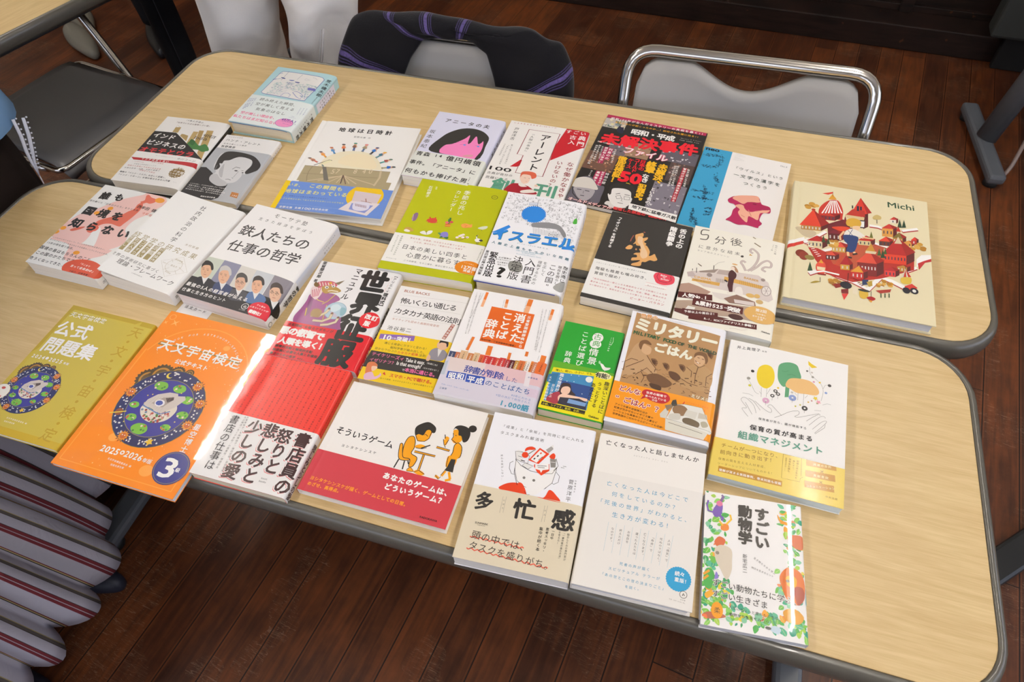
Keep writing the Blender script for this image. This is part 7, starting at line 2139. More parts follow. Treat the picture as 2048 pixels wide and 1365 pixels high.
'tabou': dict(p=[197.9, -366.1, 0.0598, 127.0, 188.0, 21.9], obi=(100.0, 188.0, 'ded2b8'), cover='''T 1c1a1a 12.3 17.3 115.6 17.3 4.6 0.005 「成果」と「余裕」を同時に手に入れる
T 1c1a1a 12.9 26.6 68.6 26.9 4.9 0.005 タスクまみれ解消術
V 3a3836 22.5 55.3 31.6 88.6 2.9 0 終わる気がしない…
V 1c1a1a 109.4 69.5 110 98.7 6.2 0.005 菅原洋平
V 3a3836 114.2 69.4 115.2 85.7 2.3 0 作業療法士
S e0421c 31.2 100 33.6 93.4 43.7 88.5 53.5 89 62.2 99.2 81.3 100 86.9 88.5 95.7 93.4 99.6 101 62.9 102.4
L 1c1a1a 0.6 40.5 57.8 42.3 75.5 48.9 90 60.3 90.9
L 1c1a1a 0.6 89.6 57.9 87.6 76.1 82 87.9
S f2f0ee 41 59.5 42.2 71.9 47.7 85 59.2 92.9 66.9 99 74.3 96.5 80.5 88.2 88.2 79.5 89.8 63.2 89.6 57.9 72.4 72.4 55.4 69
L 1c1a1a 0.5 41 59.5 42.2 71.9 47.7 85 59.2 92.9
L 1c1a1a 0.5 89.7 58.7 89.8 63.2 88.2 79.5 80.6 89
L 1c1a1a 0.5 38.1 61.6 34.7 64.5 35.6 71.6 39.6 77.9 43.6 77.9
L 1c1a1a 0.5 90.2 64.9 95 69.2 94.9 77.1 90.1 80.8 88.2 79.5
L 1c1a1a 0.5 39.8 57.9 48 65.2 60.4 69.7 75.1 70.1 85.9 67.7 90.2 58.6
S e0421c 50.6 87 55.8 88.5 62.2 99.2 55.7 98.9 50.4 93.1
L 1c1a1a 0.4 59.2 96.4 62.4 100 66.1 99.1
E 77736e 55.1 79.8 1.7 1.7
E 77736e 66.9 80.7 1.7 1.7
L 1c1a1a 0.4 56.1 90.1 60.4 91.3
P e8e6e4 37.5 48.2 41 45.6 48.8 46.7 48.6 60.6 40.7 58.6
L 1c1a1a 0.5 37.5 48.2 45.6 47.4 55.4 50.8 55.2 60.9 46.1 60.2 40.5 57.8 37.5 48.2
E e0421c 49.9 50.5 4 4
L 1c1a1a 0.5 42.1 53.7 47.1 54.1
L 1c1a1a 1 46.4 58.3 51.4 58.7
S e0421c 48.6 45.8 49.1 41 55.1 37.8 60.4 39.5 57.6 41.9 52.9 43
L 8a8680 1.2 52.7 49.5 60.6 40.4
P e0421c 55 56.4 65 37.5 77.7 43.1 67.9 59
P f2f0ee 57.5 54.9 65.9 40.1 73.7 44 65.2 57.8
L 1c1a1a 1.6 61.1 54.1 62.3 52
L 1c1a1a 1.6 64.3 49.8 65.5 47.7
L e0421c 1.6 67.1 45.4 68.3 43.3
L 1c1a1a 0.6 66.8 53.8 70.6 48.4
P a8a4a0 72.6 38.6 78.7 31.7 81.1 35.8 76.7 42.4
P e8e6e4 77.5 32.5 80 30.1 81.3 34.9
S e0421c 78.4 46.7 82.2 41.2 85.3 44.2 84 50
P 8a8682 79.7 49.1 86.9 48.5 88.2 59.1 82.8 60.3
L e8e6e4 0.6 81.4 53.3 86.9 52.7
P e0421c 63 62.8 63.2 60.1 80.3 56.3 82.1 64.9 74.1 72.9 68.5 69.7
P f2f0ee 64 59.9 79.5 56.1 81 63.4 74.2 65.8 73.1 69.6 71.1 66.5 65.3 65.9
L 1c1a1a 0.6 66.8 61.5 77.8 59.6
L 1c1a1a 0.6 68 63.5 75.9 62.3
L 1c1a1a 0.5 86.7 47.6 91 56.7 86.7 63.9
L 1c1a1a 0.5 94.4 57.7 98.4 57.7 96.4 55.5 100.4 55.5
P e8e6e4 49.6 64.9 51.9 60.7 62 62.2 58.5 68.3
L 1c1a1a 0.5 49.6 64.9 51.9 60.7 62.2 63 56.9 68.3 49.6 64.9
V 1c1a1a 138 20 138 180 11.1 0.03 多忙感　タスクまみれ解消術''', band='''S e0421c 31.3 100.3 55.4 97.6 78.3 100.7 99.2 101.5 98.8 100.9 62.2 99.2
T 2e2b28 7.3 119.1 27.3 116.3 22.3 0.035 多
T 2e2b28 52.5 119.1 75.6 117.2 25.5 0.035 忙
T 2e2b28 98 122.1 120.8 119.5 26.4 0.035 感
L 8a8478 0.25 37.2 108.1 37.9 128.2
L 8a8478 0.25 41 107.3 41.6 127.3
L 8a8478 0.25 85.8 108.8 85.8 128.6
L 8a8478 0.25 89 108.1 88.9 127.9
V 5a564c 39.3 110.2 40 124.4 2.4 0 たぼう
V 5a564c 87.3 112.1 87.9 121.9 2.4 0 かん
W 4a463e 14 145.5 28.7 144.2 0 0.02 SUNMARK
W 4a463e 17.4 147.5 25.8 146.9 0 0 PUBLISHING
L e0604a 1.3 12.7 161.7 14.7 162.7 16.1 161.7 17.5 160.7 19.5 161.7 21.5 162.8 22.9 161.8 24.3 160.7 26.3 161.8 28.3 162.9 29.7 161.8 31.1 160.8 33.1 161.8 35 162.9 36.5 161.9 37.9 160.8 39.8 161.9 41.8 163 43.2 161.9 44.6 160.9 46.6 162 48.5 163 49.9 162 51.4 161 53.3 162 55.2 163.1 56.6 162 58.1 161 60 162.1 61.9 163.1 63.3 162.1 64.7 161.1 66.6 162.1 68.5 163.2 70 162.1 71.4 161.1 73.3 162.2
L e0604a 1.3 12.6 175.2 14.7 176.3 16.2 175.3 17.7 174.3 19.7 175.4 21.8 176.5 23.3 175.5 24.8 174.6 26.8 175.6 28.9 176.7 30.3 175.7 31.8 174.8 33.9 175.8 35.9 176.9 37.4 176 38.9 175 40.9 176.1 42.9 177.1 44.4 176.2 45.9 175.2 47.9 176.3 49.9 177.3 51.4 176.4 52.9 175.4 54.9 176.5 56.9 177.5 58.4 176.6 59.9 175.6 61.8 176.7 63.8 177.7 65.3 176.8 66.8 175.8 68.8 176.9 70.7 177.9 72.2 177 73.7 176 75.7 177.1 77.6 178.2 79.1 177.2 80.6 176.2 82.6 177.3 84.5 178.4 86 177.4 87.5 176.5 89.4 177.5 91.3 178.6 92.8 177.6 94.3 176.7 96.3 177.7 98.2 178.8 99.7 177.8 101.2 176.9 103.1 177.9
T 34312c 13.5 158.8 79.8 161.1 10.5 0.005 頭の中では、
T 34312c 13.7 170.9 109 175.8 10.1 0.005 タスクを盛りがち。
V 1c1a1a 101 134.4 100.8 146.3 3.6 0.01 一日中
V 1c1a1a 94.2 133.5 95.1 162.3 3.9 0.01 思考スッキリ・
V 1c1a1a 87.3 134.2 88.4 162.3 4.4 0.01 集中が続く本
V 4a463e 117.8 134.6 118.9 166.1 2.8 0 脳のしくみの専門家が
V 4a463e 112.8 134.1 113.1 166.6 2.7 0 「一番作業が進む方法」
V 4a463e 108 134.4 108.8 150 2.8 0 を考えた！'''),
'nakunatta': dict(p=[328.4, -356.9, 0.0422, 127.0, 188.0, 15.5], obi=(51.8, 188.0, 'e9e5df'), cover='''T 1c1a1a 7.5 11.3 119.6 10.3 7.3 0.015 亡くなった人と話しませんか
T 9a968e 42.7 21.7 84.2 21.4 2.1 0 スピリチュアル_テラー_そらら''', band='''T 3a98bc 17 64.7 112.7 64.2 6.5 0.005 亡くなった人は今どこで
T 3a98bc 24.8 76.5 102.4 76.5 6.5 0.005 何をしているのか？
T 3a98bc 10.4 88.3 116.9 88.8 6.4 0.005 「死後の世界」がわかると、
T 3a98bc 29.4 101.4 97.9 100.4 6.9 0.005 生き方が変わる！
L a8c8d4 0.25 28.2 111.2 28.1 145.7
L a8c8d4 0.25 37.2 111.1 37 145.9
L a8c8d4 0.25 46.2 111 45.8 146.1
L a8c8d4 0.25 55.2 111 54.6 146.2
L a8c8d4 0.25 64.1 110.9 63.3 146.4
L a8c8d4 0.25 73 110.8 71.3 146.8
L a8c8d4 0.25 81.9 110.8 79.9 147
L a8c8d4 0.25 90.7 110.7 88.5 147.2
L a8c8d4 0.25 99.5 110.6 97.1 147.3
V 5a5650 95.9 115.6 95.4 141.6 3.2 0 人は「病気」で
V 5a5650 87.2 115.7 86.9 145.3 3.1 0 死ぬのではなく、
V 5a5650 78.3 115.8 77.9 134.5 3.2 0 「寿命」で
V 5a5650 69.3 114.2 69.5 141.9 3.4 0 亡くなります。
V 5a5650 60.6 115.9 60.8 142.1 3.2 0 還った人たちは
V 5a5650 51.7 116 51.5 131.2 3.2 0 お役目を
V 5a5650 42.8 116.1 42.9 135 3.2 0 終えただけ
V 5a5650 33.8 116.2 34 135.1 3.2 0 なのです。
T 3a98bc 46.6 155 80.1 154.4 3.8 0 死者の声が届く
T 3a98bc 35.8 162.8 91.5 161.3 3.8 0 スピリチュアル_テラーが
T 3a98bc 28.5 170.3 98.7 170.6 3.7 0 「あの世とこの世の決まりごと」
T 3a98bc 55.9 177.9 73.5 177.2 3.5 0 を説く。
X 2f9ccc 110 157 13.5 30 0.95
T f4f2ee 105.5 151.4 116.2 150.9 5.4 0.02 続々
T f4f2ee 105.7 157.8 121.4 157.9 5.0 0.02 重版！
E 6a665e 116.6 172.1 4 4
E e9e5df 116.6 172.1 3.4 3.4
L 4a463e 1 115.7 173.4 116.5 170.8 117.9 173.1
T 4a463e 113.8 177.7 119.4 177.8 1.5 0 幻冬舎
T 8a867e 102.5 179.7 120.1 180.7 1.3 0 定価（本体1300円＋税）'''),
'hoiku': dict(p=[470.4, -181.9, -0.0225, 149.5, 209.1, 14.0], obi=(157.1, 209.1, 'e6cb5c'), cover='''T 1c1a1a 9 10.8 39.9 8.2 5.6 0.01 井上眞理子
T 5a5856 41.2 8.7 48.1 8.1 2.8 0 編著
S e8cc28 39.1 52.4 40.2 37.4 48 29.8 56.8 32.4 61 45.7 59.2 59.5 52.4 67.7 43.7 64.2
S 5a9c70 65.5 24.1 76.1 17.5 86.4 18.9 90.4 27.9 93.1 38.2 88.2 45.2 78.8 53.6 72.5 58.7 66 50.9 64.1 38.1
P 5a9c70 75.2 54.7 80.1 53.6 80.2 72.9 75.4 74.4
S e8bc7c 75.3 52.4 79.7 43.4 91.2 39.9 104.5 40.3 113.1 47.5 116 55.2 112.2 60.7 100.8 62 89.4 63.3 80.8 59.4 76.1 57.6
L 77736e 0.3 46.5 67.7 47.4 82.5
L 77736e 0.3 53.1 66.8 53.6 80.6
L 77736e 0.3 54 76.2 57.3 66.6
L 77736e 0.3 44.7 74.8 47.5 78.2
U 77736e 0.3 26.9 58.3 32.8 65.3 39 76.5 44.3 79.2
L 77736e 0.3 91 62.8 91.3 74.4
L 77736e 0.3 87 64.1 89.7 67.5
L 77736e 0.3 98 61.8 98.2 80.7
L 77736e 0.3 102.5 63.6 99.6 68.7
U 77736e 0.3 102.4 17.5 103.8 28.3 110.9 35 117.8 41.7 120.7 51.6 119 67
L 77736e 0.3 120.5 47.4 122.7 41.3 127.6 39.8
L 77736e 0.3 24.6 83 33 82.6 38.1 84.3
L 77736e 0.3 120.9 72.8 126.4 69.4 130.7 69.8
L 77736e 0.3 111.7 83.8 119.7 82.4
P e8c828 100.2 7.9 104.2 11.3 111.9 15.3 105.3 18.4 101 14.5
E 33302e 33.2 45.2 2.2 2.2
E 9a968e 29.5 58 2.2 2.2
E c8c040 32 68.9 1.8 1.8
E 55524e 99.8 25 1.4 1.4
E c8c0b8 105.7 25.9 1.4 1.4
E d898b0 108.8 40.1 1.4 1.4
E e0c040 116 39 1.4 1.4
E 44413e 127.9 40.4 2.2 2.2
E 8aa0d0 124.1 53.2 1.7 1.7
E 44413e 63.8 68.5 2.6 2.6
E 44413e 60.7 76.7 2.6 2.6
E 44413e 67.2 72.2 2.6 2.6
E 44413e 100.2 84.3 3.6 3.6
E d8a8c4 53.6 86.5 4.3 4.3
E 8a9ccc 84.8 72.8 4.6 4.6
E e0c030 66.5 62.7 1.4 1.4
E c8c4bc 83.7 64.6 1.7 1.7
E 9a968e 107.1 32.9 1.7 1.7
E c8c040 94.6 80.8 1.1 1.1
E c8c040 89.2 84.5 1.1 1.1
E d8b040 103.9 73.7 1.1 1.1
E c89090 107.8 70.5 1.1 1.1
E 9a9a60 114.4 72.6 1.1 1.1
E f4f2ee 63.8 68.5 1.2 1.2
L 77736e 0.3 63.8 68.5 63.9 76
E f4f2ee 60.7 76.7 1.2 1.2
L 77736e 0.3 60.7 76.7 60.8 84.1
E f4f2ee 67.2 72.2 1.2 1.2
L 77736e 0.3 67.2 72.2 67.4 79.6
E f4f2ee 100.2 84.3 1.2 1.2
L 77736e 0.3 100.2 84.3 100.1 91.5
E f4f2ee 84.8 72.8 1.2 1.2
L 77736e 0.3 84.8 72.8 84.8 80.2
E f4f2ee 53.6 86.5 1.2 1.2
L 77736e 0.3 53.6 86.5 53.8 93.8
X e0c830 112.1 65.4 3.5 5 0.45
X e8a0b0 115.9 70.1 3.5 5 0.45
U 77736e 0.35 34.9 116.6 26.5 106.8 31.9 104.1 26.2 97.4 24 92.8 28.7 89.3 39.5 97.6 43.9 108.7
L 77736e 0.35 32.8 89.1 38.9 91.5 48.3 103.2
L 77736e 0.35 29.5 96.4 39.4 112.1
U 77736e 0.35 40.5 91 54.7 101.3 61.3 102.4 60.8 97.3 56.5 94.5 60.3 91.2 67.4 97.4 74 103.6
U 77736e 0.35 65.9 109.1 74.3 102.5 83.4 94.6 92.8 90.7 93.9 95.5 89.4 99.9 93.4 100.1 104.3 94.3 117.5 87.2
U 77736e 0.35 103.2 102.8 110.7 94.4 117.6 88.2 118.5 90
U 77736e 0.35 106.7 107.8 118.6 92 124 90.3 124.9 92.1
U 77736e 0.35 110.9 112.5 120.5 99.5 125.9 95.9 125.3 100.1 113.5 117.6
L 77736e 0.35 125.3 101.1 124.7 106.2 114.3 118.3
L 3a7a50 0.4 68.9 34.4 73.1 34.2 77.1 31.5
L 3a7a50 0.4 76 39 80.9 36.4 85.9 37.1
T 1c1a1a 47.1 115.9 104.6 113.4 3.8 0.005 保育者が育ち、園が機能する
T 1c1a1a 38.1 131.2 112.7 126.6 8.4 0.02 保育の質が高まる
T 5a9a84 25.6 145.6 125.5 140 11.9 0.02 組織マネジメント''', band='''T 8a6414 8.5 166.4 78.2 162.1 6.3 0.01 チームが一つになり、
T 8a6414 8.2 176.1 71.9 169.7 6.4 0.01 前向きに動き出す！
T 8a6414 7.6 185.8 64.4 181.2 3.7 0 保育の質を支える人材育成、
T 8a6414 7.5 192.3 72.1 187.1 3.4 0 リーダーシップについてもわかる！
L b88418 7.5 9.7 199.1 81.8 197.6
T f4f2ee 10.6 200.3 81.1 197.8 3.7 0.015 理解が深まる実践事例、巻末対談も収載
L 8a6414 0.4 80.2 157.7 101 156.9 101.8 181.5 104.1 181.7 101.2 184.4 100.8 189 80.5 189.9 80.2 157.7
V 8a6414 97.1 160.9 96.4 186.8 2.7 0 組織の成立条件を
V 8a6414 92.6 162.3 92.7 177.1 2.5 0 満たすと、
V 8a6414 88.2 160.9 87.8 180.4 2.8 0 保育者も園も
V 8a6414 83.9 161.3 83.5 179.9 2.3 0 成長できる!!
L b88418 8.5 106.3 160.9 139.9 158.3
T f4e8b0 114 161.3 134.6 159.2 3.5 0.01 共通の目的
L b88418 8.5 106.3 175.6 139.2 173
T f4e8b0 114.7 175.7 132.2 174.5 3.7 0.01 貢献意欲
L b88418 8.5 106.2 189.7 138.5 187.1
T f4e8b0 107.7 191.9 139.3 186.1 3.4 0.01 コミュニケーション
T 8a6414 121.9 168.4 126.7 168 8.5 0 ×
T 8a6414 121.4 182.7 126.1 182.3 8.4 0 ×
T 8a6414 129.3 199.2 142.7 198.9 2.9 0 中央法規'''),
'sugoi': dict(p=[452.2, -376.1, 0.0899, 106.3, 150.4, 12.0], obi=None, cover='''J
S 7a5ab0 8.8 24 14.6 12.4 17.2 10.4 20 15.9 18.2 26.6 12.3 30.6
L 7a6090 3 17.2 11.9 20.5 3.8 18.4 2.6
L 7a5ab0 2 9.5 25.3 4.1 24.1 2.6 17.7 3.8 11.5
L 7a5ab0 3 16.2 27 20.2 30.6 19 33.7
E e07aa0 16.3 13.3 3.5 3.5
S e88a38 18.5 43.9 19.1 38 25.6 36.8 27 42.3 23.1 45.1
L f0c030 2 16.3 34.2 20.4 39.2
L f0c030 2 28.1 24.7 29.5 30.3 24.3 37
S d86a3c 11.7 59.3 16.7 52.7 23.3 55.7 20.8 63.1 14.4 64.4
S d8ccb8 12.5 67.5 19.5 62 29.8 65.5 30.6 79 30.1 89.7 25.2 99.8 18.7 89.3 13.4 79.6
E 8a8070 15.2 71.8 2 2
S 4aa84c 3.6 92.2 9.9 91 12.6 98.4 9.2 112 2.9 110.7 1.3 100.6
L e8a030 2.5 1.2 98 7.4 92.8
L e8a030 2.5 1.4 103.2 6.3 98.3
S 8a7ac8 12.7 101 14.4 92.8 17 98.8
S f0b030 3.2 118.3 10.5 113.1 13 116.4 5.8 122.9
S b8684c 0.9 141.2 7.4 136.3 20.8 136.1 24.5 139 8.8 143.3
S f07a4a 0.9 141.2 5.1 139.2 6.4 143.8
S e07a3c 80 85.2 87.8 74.5 96.5 74.1 103.6 80.6 105.3 95.8 102.2 108.9 93.6 113.1 86.6 108.3 82.1 97.8
S f0b840 86.2 85.3 92.5 82.1 97.2 85.8 95.7 93.8 88.3 94
S a84a30 94.4 95.3 103 93.7 104.2 104.8 97.2 112.4
E 1c1a1a 87.9 88.9 1.8 1.8
S d87850 89.2 38.7 97 35.8 105.8 36.9 105.1 50.9 97.6 51 91.5 45.3
S f0a030 79.6 14.8 84.6 21.1 94.9 23.4 89.6 25.9 82 23
S e8a848 82.5 121.5 93.4 116.9 102.7 123.6 97.5 131.9 85.7 130.6
S c8dce8 68.8 141.1 73.6 137.8 79.5 140.2 76.9 145.5 71.1 144.3
S 58b0c0 106.7 92.9 108.2 97.7 106.9 110.5 105.2 108.3
V 2a241e 62.5 10 62.5 59 16.3 0.05 すごい
V 2a241e 44.5 10 44.5 57 15.4 0.05 動物学
V 3a342c 44.2 67.5 44.1 89 5.1 0 新宅広二
T 4a4640 53.4 69.8 75.7 84.1 2.6 0 生き物たちから学ぶ
T 4a4640 50.8 81 73.8 87.1 2.4 0 明日を生きるヒント
T f4f2ee 10.2 104.7 101 109.8 8.1 0.06 すごい動物たちに学ぶ、
T f4f2ee 10.3 116.3 67.5 118.9 8.0 0.06 すごい生きざま
T 1c1a1a 10.2 104.7 101 109.8 8.1 0.012 すごい動物たちに学ぶ、
T 1c1a1a 10.3 116.3 67.5 118.9 8.0 0.012 すごい生きざま
T 1c1a1a 27.7 127.6 81 130.3 3.7 0.005 人生にちょっと疲れたときは、
T 1c1a1a 28.3 134.8 72.3 135.1 3.9 0.005 動物たちを見てみたら？
E f0a020 16.1 133.3 6 8.5
T 3a342c 12.8 133.7 19.5 133.3 6.7 0 柔
T 7a5a40 9.4 141 22.7 141.8 0.9 0 Yawaraka_Library
E 4a4a4a 67 141.5 3 1.5''', band=''''''),
}
# ------------------------------------------------------------------ books
MM = .001
class Cover:
    """cross-section of a closed book: fore edge at q=0, fold at q=w, then down the spine"""
    def __init__(s, w, h, t, left, r, sag, lift, groove=0):
        s.G = None
        s.w, s.h, s.t, s.left, s.r, s.sag, s.lift, s.groove = w, h, t, left, r, sag, lift, groove
    def top(s, q):
        w = s.w; z = s.t
        k = max(0, (q-(w-28))/28); z -= s.sag*min(k, 1)**2
        z += s.lift*max(0, 1-q/w)**2
        if s.groove: z -= s.groove*math.exp(-((q-(w-9))/2.2)**2)
        return z
    def at(s, q, d):
        """same as exact() but straight between the bend lines, like the faces of the cover"""
        if s.G is None: s.G = s.qs()
        G = s.G
        if q <= G[0] or q >= G[-1]: return s.exact(q, d)
        i = max(k for k in range(len(G)-1) if G[k] <= q); a, b = s.exact(G[i], d), s.exact(G[i+1], d); f = (q-G[i])/(G[i+1]-G[i])
        return (a[0]*(1-f)+b[0]*f, a[1]*(1-f)+b[1]*f)
    def exact(s, q, d):
        """point and normal offset d (mm) at path length q -> X (fore edge at -w/2), Z"""
        w, r = s.w, s.r; zt = s.top(w)
        if q <= w-r: return (-w/2+q, s.top(q)+d)
        a = (q-(w-r))/(r*PI/2)
        if a < 1:
            a *= PI/2; return (w/2-r+(r+d)*math.sin(a), zt-r+(r+d)*math.cos(a))
        z = zt-r-(q-(w-r)-r*PI/2)
        return (w/2+d, max(z, .25-d))
    def xyz(s, u, v, d):
        q = s.w-u if s.left else u
        X, Z = s.at(q, d)
        return ((-X if s.left else X)*MM, (s.h/2-v)*MM, Z*MM)
    def qs(s, q0=0, q1=None):
        w, r = s.w, s.r; end = w-r+r*PI/2+(s.top(w)-r-.4)
        q1 = end if q1 is None else q1
        L = [q0] + [w*k/6 for k in range(1, 5)] + [w-28+i*4 for i in range(6)] + [w-r+r*PI/2*i/5 for i in range(6)] + [end]
        if s.groove: L += [w-13, w-11, w-9, w-7, w-5]
        return sorted({round(q, 3) for q in L if q0 <= q <= q1})
    def shell(s, v0, v1, d0, d1, cols_mat, back=True):
        bm = bmesh.new(); qs = s.qs(); prof = [(s.at(q, d1), s.at(q, d0)) for q in qs]
        if back:
            x = -s.w/2; bt = max(.2, d1-d0)
            prof.append(((s.w/2-1, .02-max(0, d1)*.1), (s.w/2-1, .02+bt))); prof.append(((x, .02-max(0, d1)*.1), (x, .02+bt)))
        sg = -1 if s.left else 1
        rows = []
        for (o, i) in prof:
            rows.append([bm.verts.new((sg*p[0]*MM, (s.h/2-v)*MM, p[1]*MM)) for p in (o, i) for v in (v0, v1)])
        for A, B in zip(rows, rows[1:]):
            for q in ((A[0], A[1], B[1], B[0]), (A[3], A[2], B[2], B[3]), (A[2], A[0], B[0], B[2]), (A[1], A[3], B[3], B[1])): bm.faces.new(q)
        for R in (rows[0], rows[-1]): bm.faces.new((R[0], R[2], R[3], R[1]))
        bmesh.ops.recalc_face_normals(bm, faces=bm.faces)
        return bm
def wrap(pr, cov, base, v0, v1, gloss, shell, basecol):
    """lay the print over the shell: clip to the sheet, cut at the bends, map to 3-D, join with the shell"""
    bm = bmesh.new(); vs = [bm.verts.new((a, b, c)) for a, b, c in pr.v]
    for f, k in zip(pr.f, pr.m):
        try: fc = bm.faces.new([vs[i] for i in f]); fc.material_index = k+1
        except ValueError: pass
    bmesh.ops.triangulate(bm, faces=[f for f in bm.faces if len(f.verts) > 4])
    umax = cov.w-cov.r+cov.r*PI/2+cov.t-cov.r-.8
    lim = [((0, v0+.05, 0), (0, -1, 0)), ((0, v1-.05, 0), (0, 1, 0))]
    lim += [((cov.w-umax, 0, 0), (-1, 0, 0)), ((cov.w-.05, 0, 0), (1, 0, 0))] if cov.left else [((.05, 0, 0), (-1, 0, 0)), ((umax, 0, 0), (1, 0, 0))]
    for co, no in lim:
        g = bm.verts[:]+bm.edges[:]+bm.faces[:]
        if g: bmesh.ops.bisect_plane(bm, geom=g, dist=1e-5, plane_co=co, plane_no=no, clear_outer=True)
    for q in cov.qs()[1:-1]:
        u = cov.w-q if cov.left else q
        g = bm.verts[:]+bm.edges[:]+bm.faces[:]
        if g: bmesh.ops.bisect_plane(bm, geom=g, dist=1e-5, plane_co=(u, 0, 0), plane_no=(1, 0, 0))
    for v in bm.verts:
        v.co = cov.xyz(v.co.x, v.co.y, base+.03+v.co.z*pitch(pr))
    bm.normal_update()
    cx = 0
    for f in bm.faces:
        c = f.calc_center_median()
        out = Vector((-1 if cov.left else 1, 0, 0)) if abs(f.normal.x) > .8 else Vector((0, 0, 1))
        if f.normal.dot(out) < 0: f.normal_flip()
    tmp = bpy.data.meshes.new('t'); bm.to_mesh(tmp); bm.free()
    shell.from_mesh(tmp); bpy.data.meshes.remove(tmp)
    return [gmat(basecol, gloss)] + [gmat(c, gloss) for c in pr.cols]
def pitch(pr): return min(.006, .5/(max(pr.layer, pr.top)+1))
GM = {}
def gmat(h, g):
    """printed paper: g = matt .. laminated; laminated covers get a clear coat that is not perfectly flat"""
    k = (h, g)
    if k in GM: return GM[k]
    m, nt, b = node_mat('print_'+h, {0: .6, 1: .45, 2: .45, 3: .5}[g], .35)
    b.inputs['Base Color'].default_value = lin(h)
    if g >= 2:
        n = N(nt); b.inputs['Coat Weight'].default_value = .75 if g == 3 else .35; b.inputs['Coat Roughness'].default_value = .03 if g == 3 else .12
        tc = n('TexCoord').outputs['Object']
        no = n('TexNoise', Vector=tc, Scale=30, Detail=2.)
        bp = n('Bump', Strength=.05 if g == 3 else .12, Distance=.002, Height=no.outputs[0]); n.link(bp.outputs[0], b.inputs['Coat Normal'])
    GM[k] = m; return m
def page_mat(name, h):
    m, nt, b = node_mat(name, .75, .2); n = N(nt); tc = n('TexCoord').outputs['Object']
    mp = n('Mapping', Vector=tc); mp.inputs['Scale'].default_value = (2, 2, 900)
    no = n('TexNoise', Vector=mp.outputs[0], Scale=3, Detail=3.)
    r = n.math('MULTIPLY_ADD', no.outputs[0], .5, .75)
    c = n.mix(1.0, lin(h), r, 'MULTIPLY'); n.link(c, b.inputs['Base Color']); return m
PAGE_C = page_mat('pages_cream', 'efe3c8'); PAGE_W = page_mat('pages_white', 'f2efe8'); PAGE_G = page_mat('pages_grey', 'd8d8dc')
TOP = .72
def make_book(key, name, label, col, gloss=1, left=False, hard=False, page=None, obigloss=None, spine=None, r=2.5, sag=1.2, lift=0, groove=0, inner=None, under=(), cat='book', z=0, zrot=None, slips=None):
    A = ART[key]; cx, cy, a, w, h, t = A['p']
    rnd = random.Random(len(key)*7+int(w))
    root = empty(name, (cx*MM, cy*MM, TOP+z*MM+.0003), a, label, cat, 'books laid out on the two tables')
    cov = Cover(w, h, t, left, r, sag, lift, groove)
    ct = 1.6 if hard else .45
    pr = Print(); 
    if spine: pr.poly([(w+1.5, 0), (w+60, 0), (w+60, h), (w+1.5, h)] if not left else [(-60, 0), (-1.5, 0), (-1.5, h), (-60, h)], spine)
    pr.draw(A['cover'], rnd)
    sh = cov.shell(0, h, -ct, 0, None)
    # page block follows the cover's underside
    ins = 3 if hard else .8; bt = ct
    bm = bmesh.new(); sg = -1 if left else 1
    qs = [q for q in cov.qs() if q <= w-r-1]+[w-r, w-r+(r-ct)*.5, w-ct-.35]; qs[0] = ins
    rows = []; lo = ct+.1
    low = Cover(w, h, t, left, r, sag, lift*.0, groove*.6)
    for q in qs:
        X = -w/2+q; zt = low.top(q)-ct-.25
        if q > w-r: zt -= r-math.sqrt(max(r*r-(q-(w-r))**2, 0))
        rows.append([bm.verts.new((sg*X*MM, y*MM, zz*MM)) for y in (h/2-ins, -h/2+ins) for zz in (zt, lo)])
    for P, Q in zip(rows, rows[1:]):
        for f in ((P[0], P[2], Q[2], Q[0]), (P[3], P[1], Q[1], Q[3]), (P[1], P[0], Q[0], Q[1]), (P[2], P[3], Q[3], Q[2])): bm.faces.new(f)
    for R in (rows[0], rows[-1]): bm.faces.new((R[0], R[1], R[3], R[2]))
    bmesh.ops.recalc_face_normals(bm, faces=bm.faces)
    obj('page_block', bm, root, [page or PAGE_W])
    zz = t-ct-.3
    for k, (uc, th) in enumerate(under):     # coloured end papers or boards showing under the cover
        c2 = Cover(w-1, h-.6, zz+.15, left, r, sag, lift*.7)
        b2 = bmesh.new(); rows = []
        for q in [q for q in c2.qs() if q <= w-r-1.5]:
            rows.append([b2.verts.new((sg*(-(w-1)/2+q)*MM, y*MM, (c2.top(q)-d)*MM)) for y in ((h-.6)/2, -(h-.6)/2) for d in (0, th)])
        for P, Q in zip(rows, rows[1:]):
            for f in ((P[0], P[2], Q[2], Q[0]), (P[3], P[1], Q[1], Q[3]), (P[1], P[0], Q[0], Q[1]), (P[2], P[3], Q[3], Q[2])): b2.faces.new(f)
        for R in (rows[0], rows[-1]): b2.faces.new((R[0], R[1], R[3], R[2]))
        bmesh.ops.recalc_face_normals(b2, faces=b2.faces)
        e = obj('endpaper', b2, root, [mat(uc, .5)]); zz -= th
    if inner:   # spine side lining seen at the bottom
        pass
    mats = wrap(pr, cov, 0, 0, h, gloss, sh, col)
    c = obj('cover', sh, root, mats)
    if A['band']:
        v0, v1, oc = A['obi'] or (0, h, None)
        pb = Print(); pb.draw(A['band'], rnd)
        bc = Cover(w, h, t, left, r, sag, lift, groove)
        top = max(pr.layer, pr.top)*pitch(pr)+.1
        bs = bc.shell(v0, v1, top, top+.18, None, back=False)
        ms = wrap(pb, bc, top+.18, v0, v1, gloss if obigloss is None else obigloss, bs, oc or 'd8d4de')
        obj('paper_band', bs, root, ms)
    return root
B = make_book
G3 = 3
B('india', 'book', 'white paperback with gold skyscrapers and a black title block, left end of rear table', 'f1efeb', 3, spine='1f1c1c', r=4, sag=2.5, page=PAGE_W)
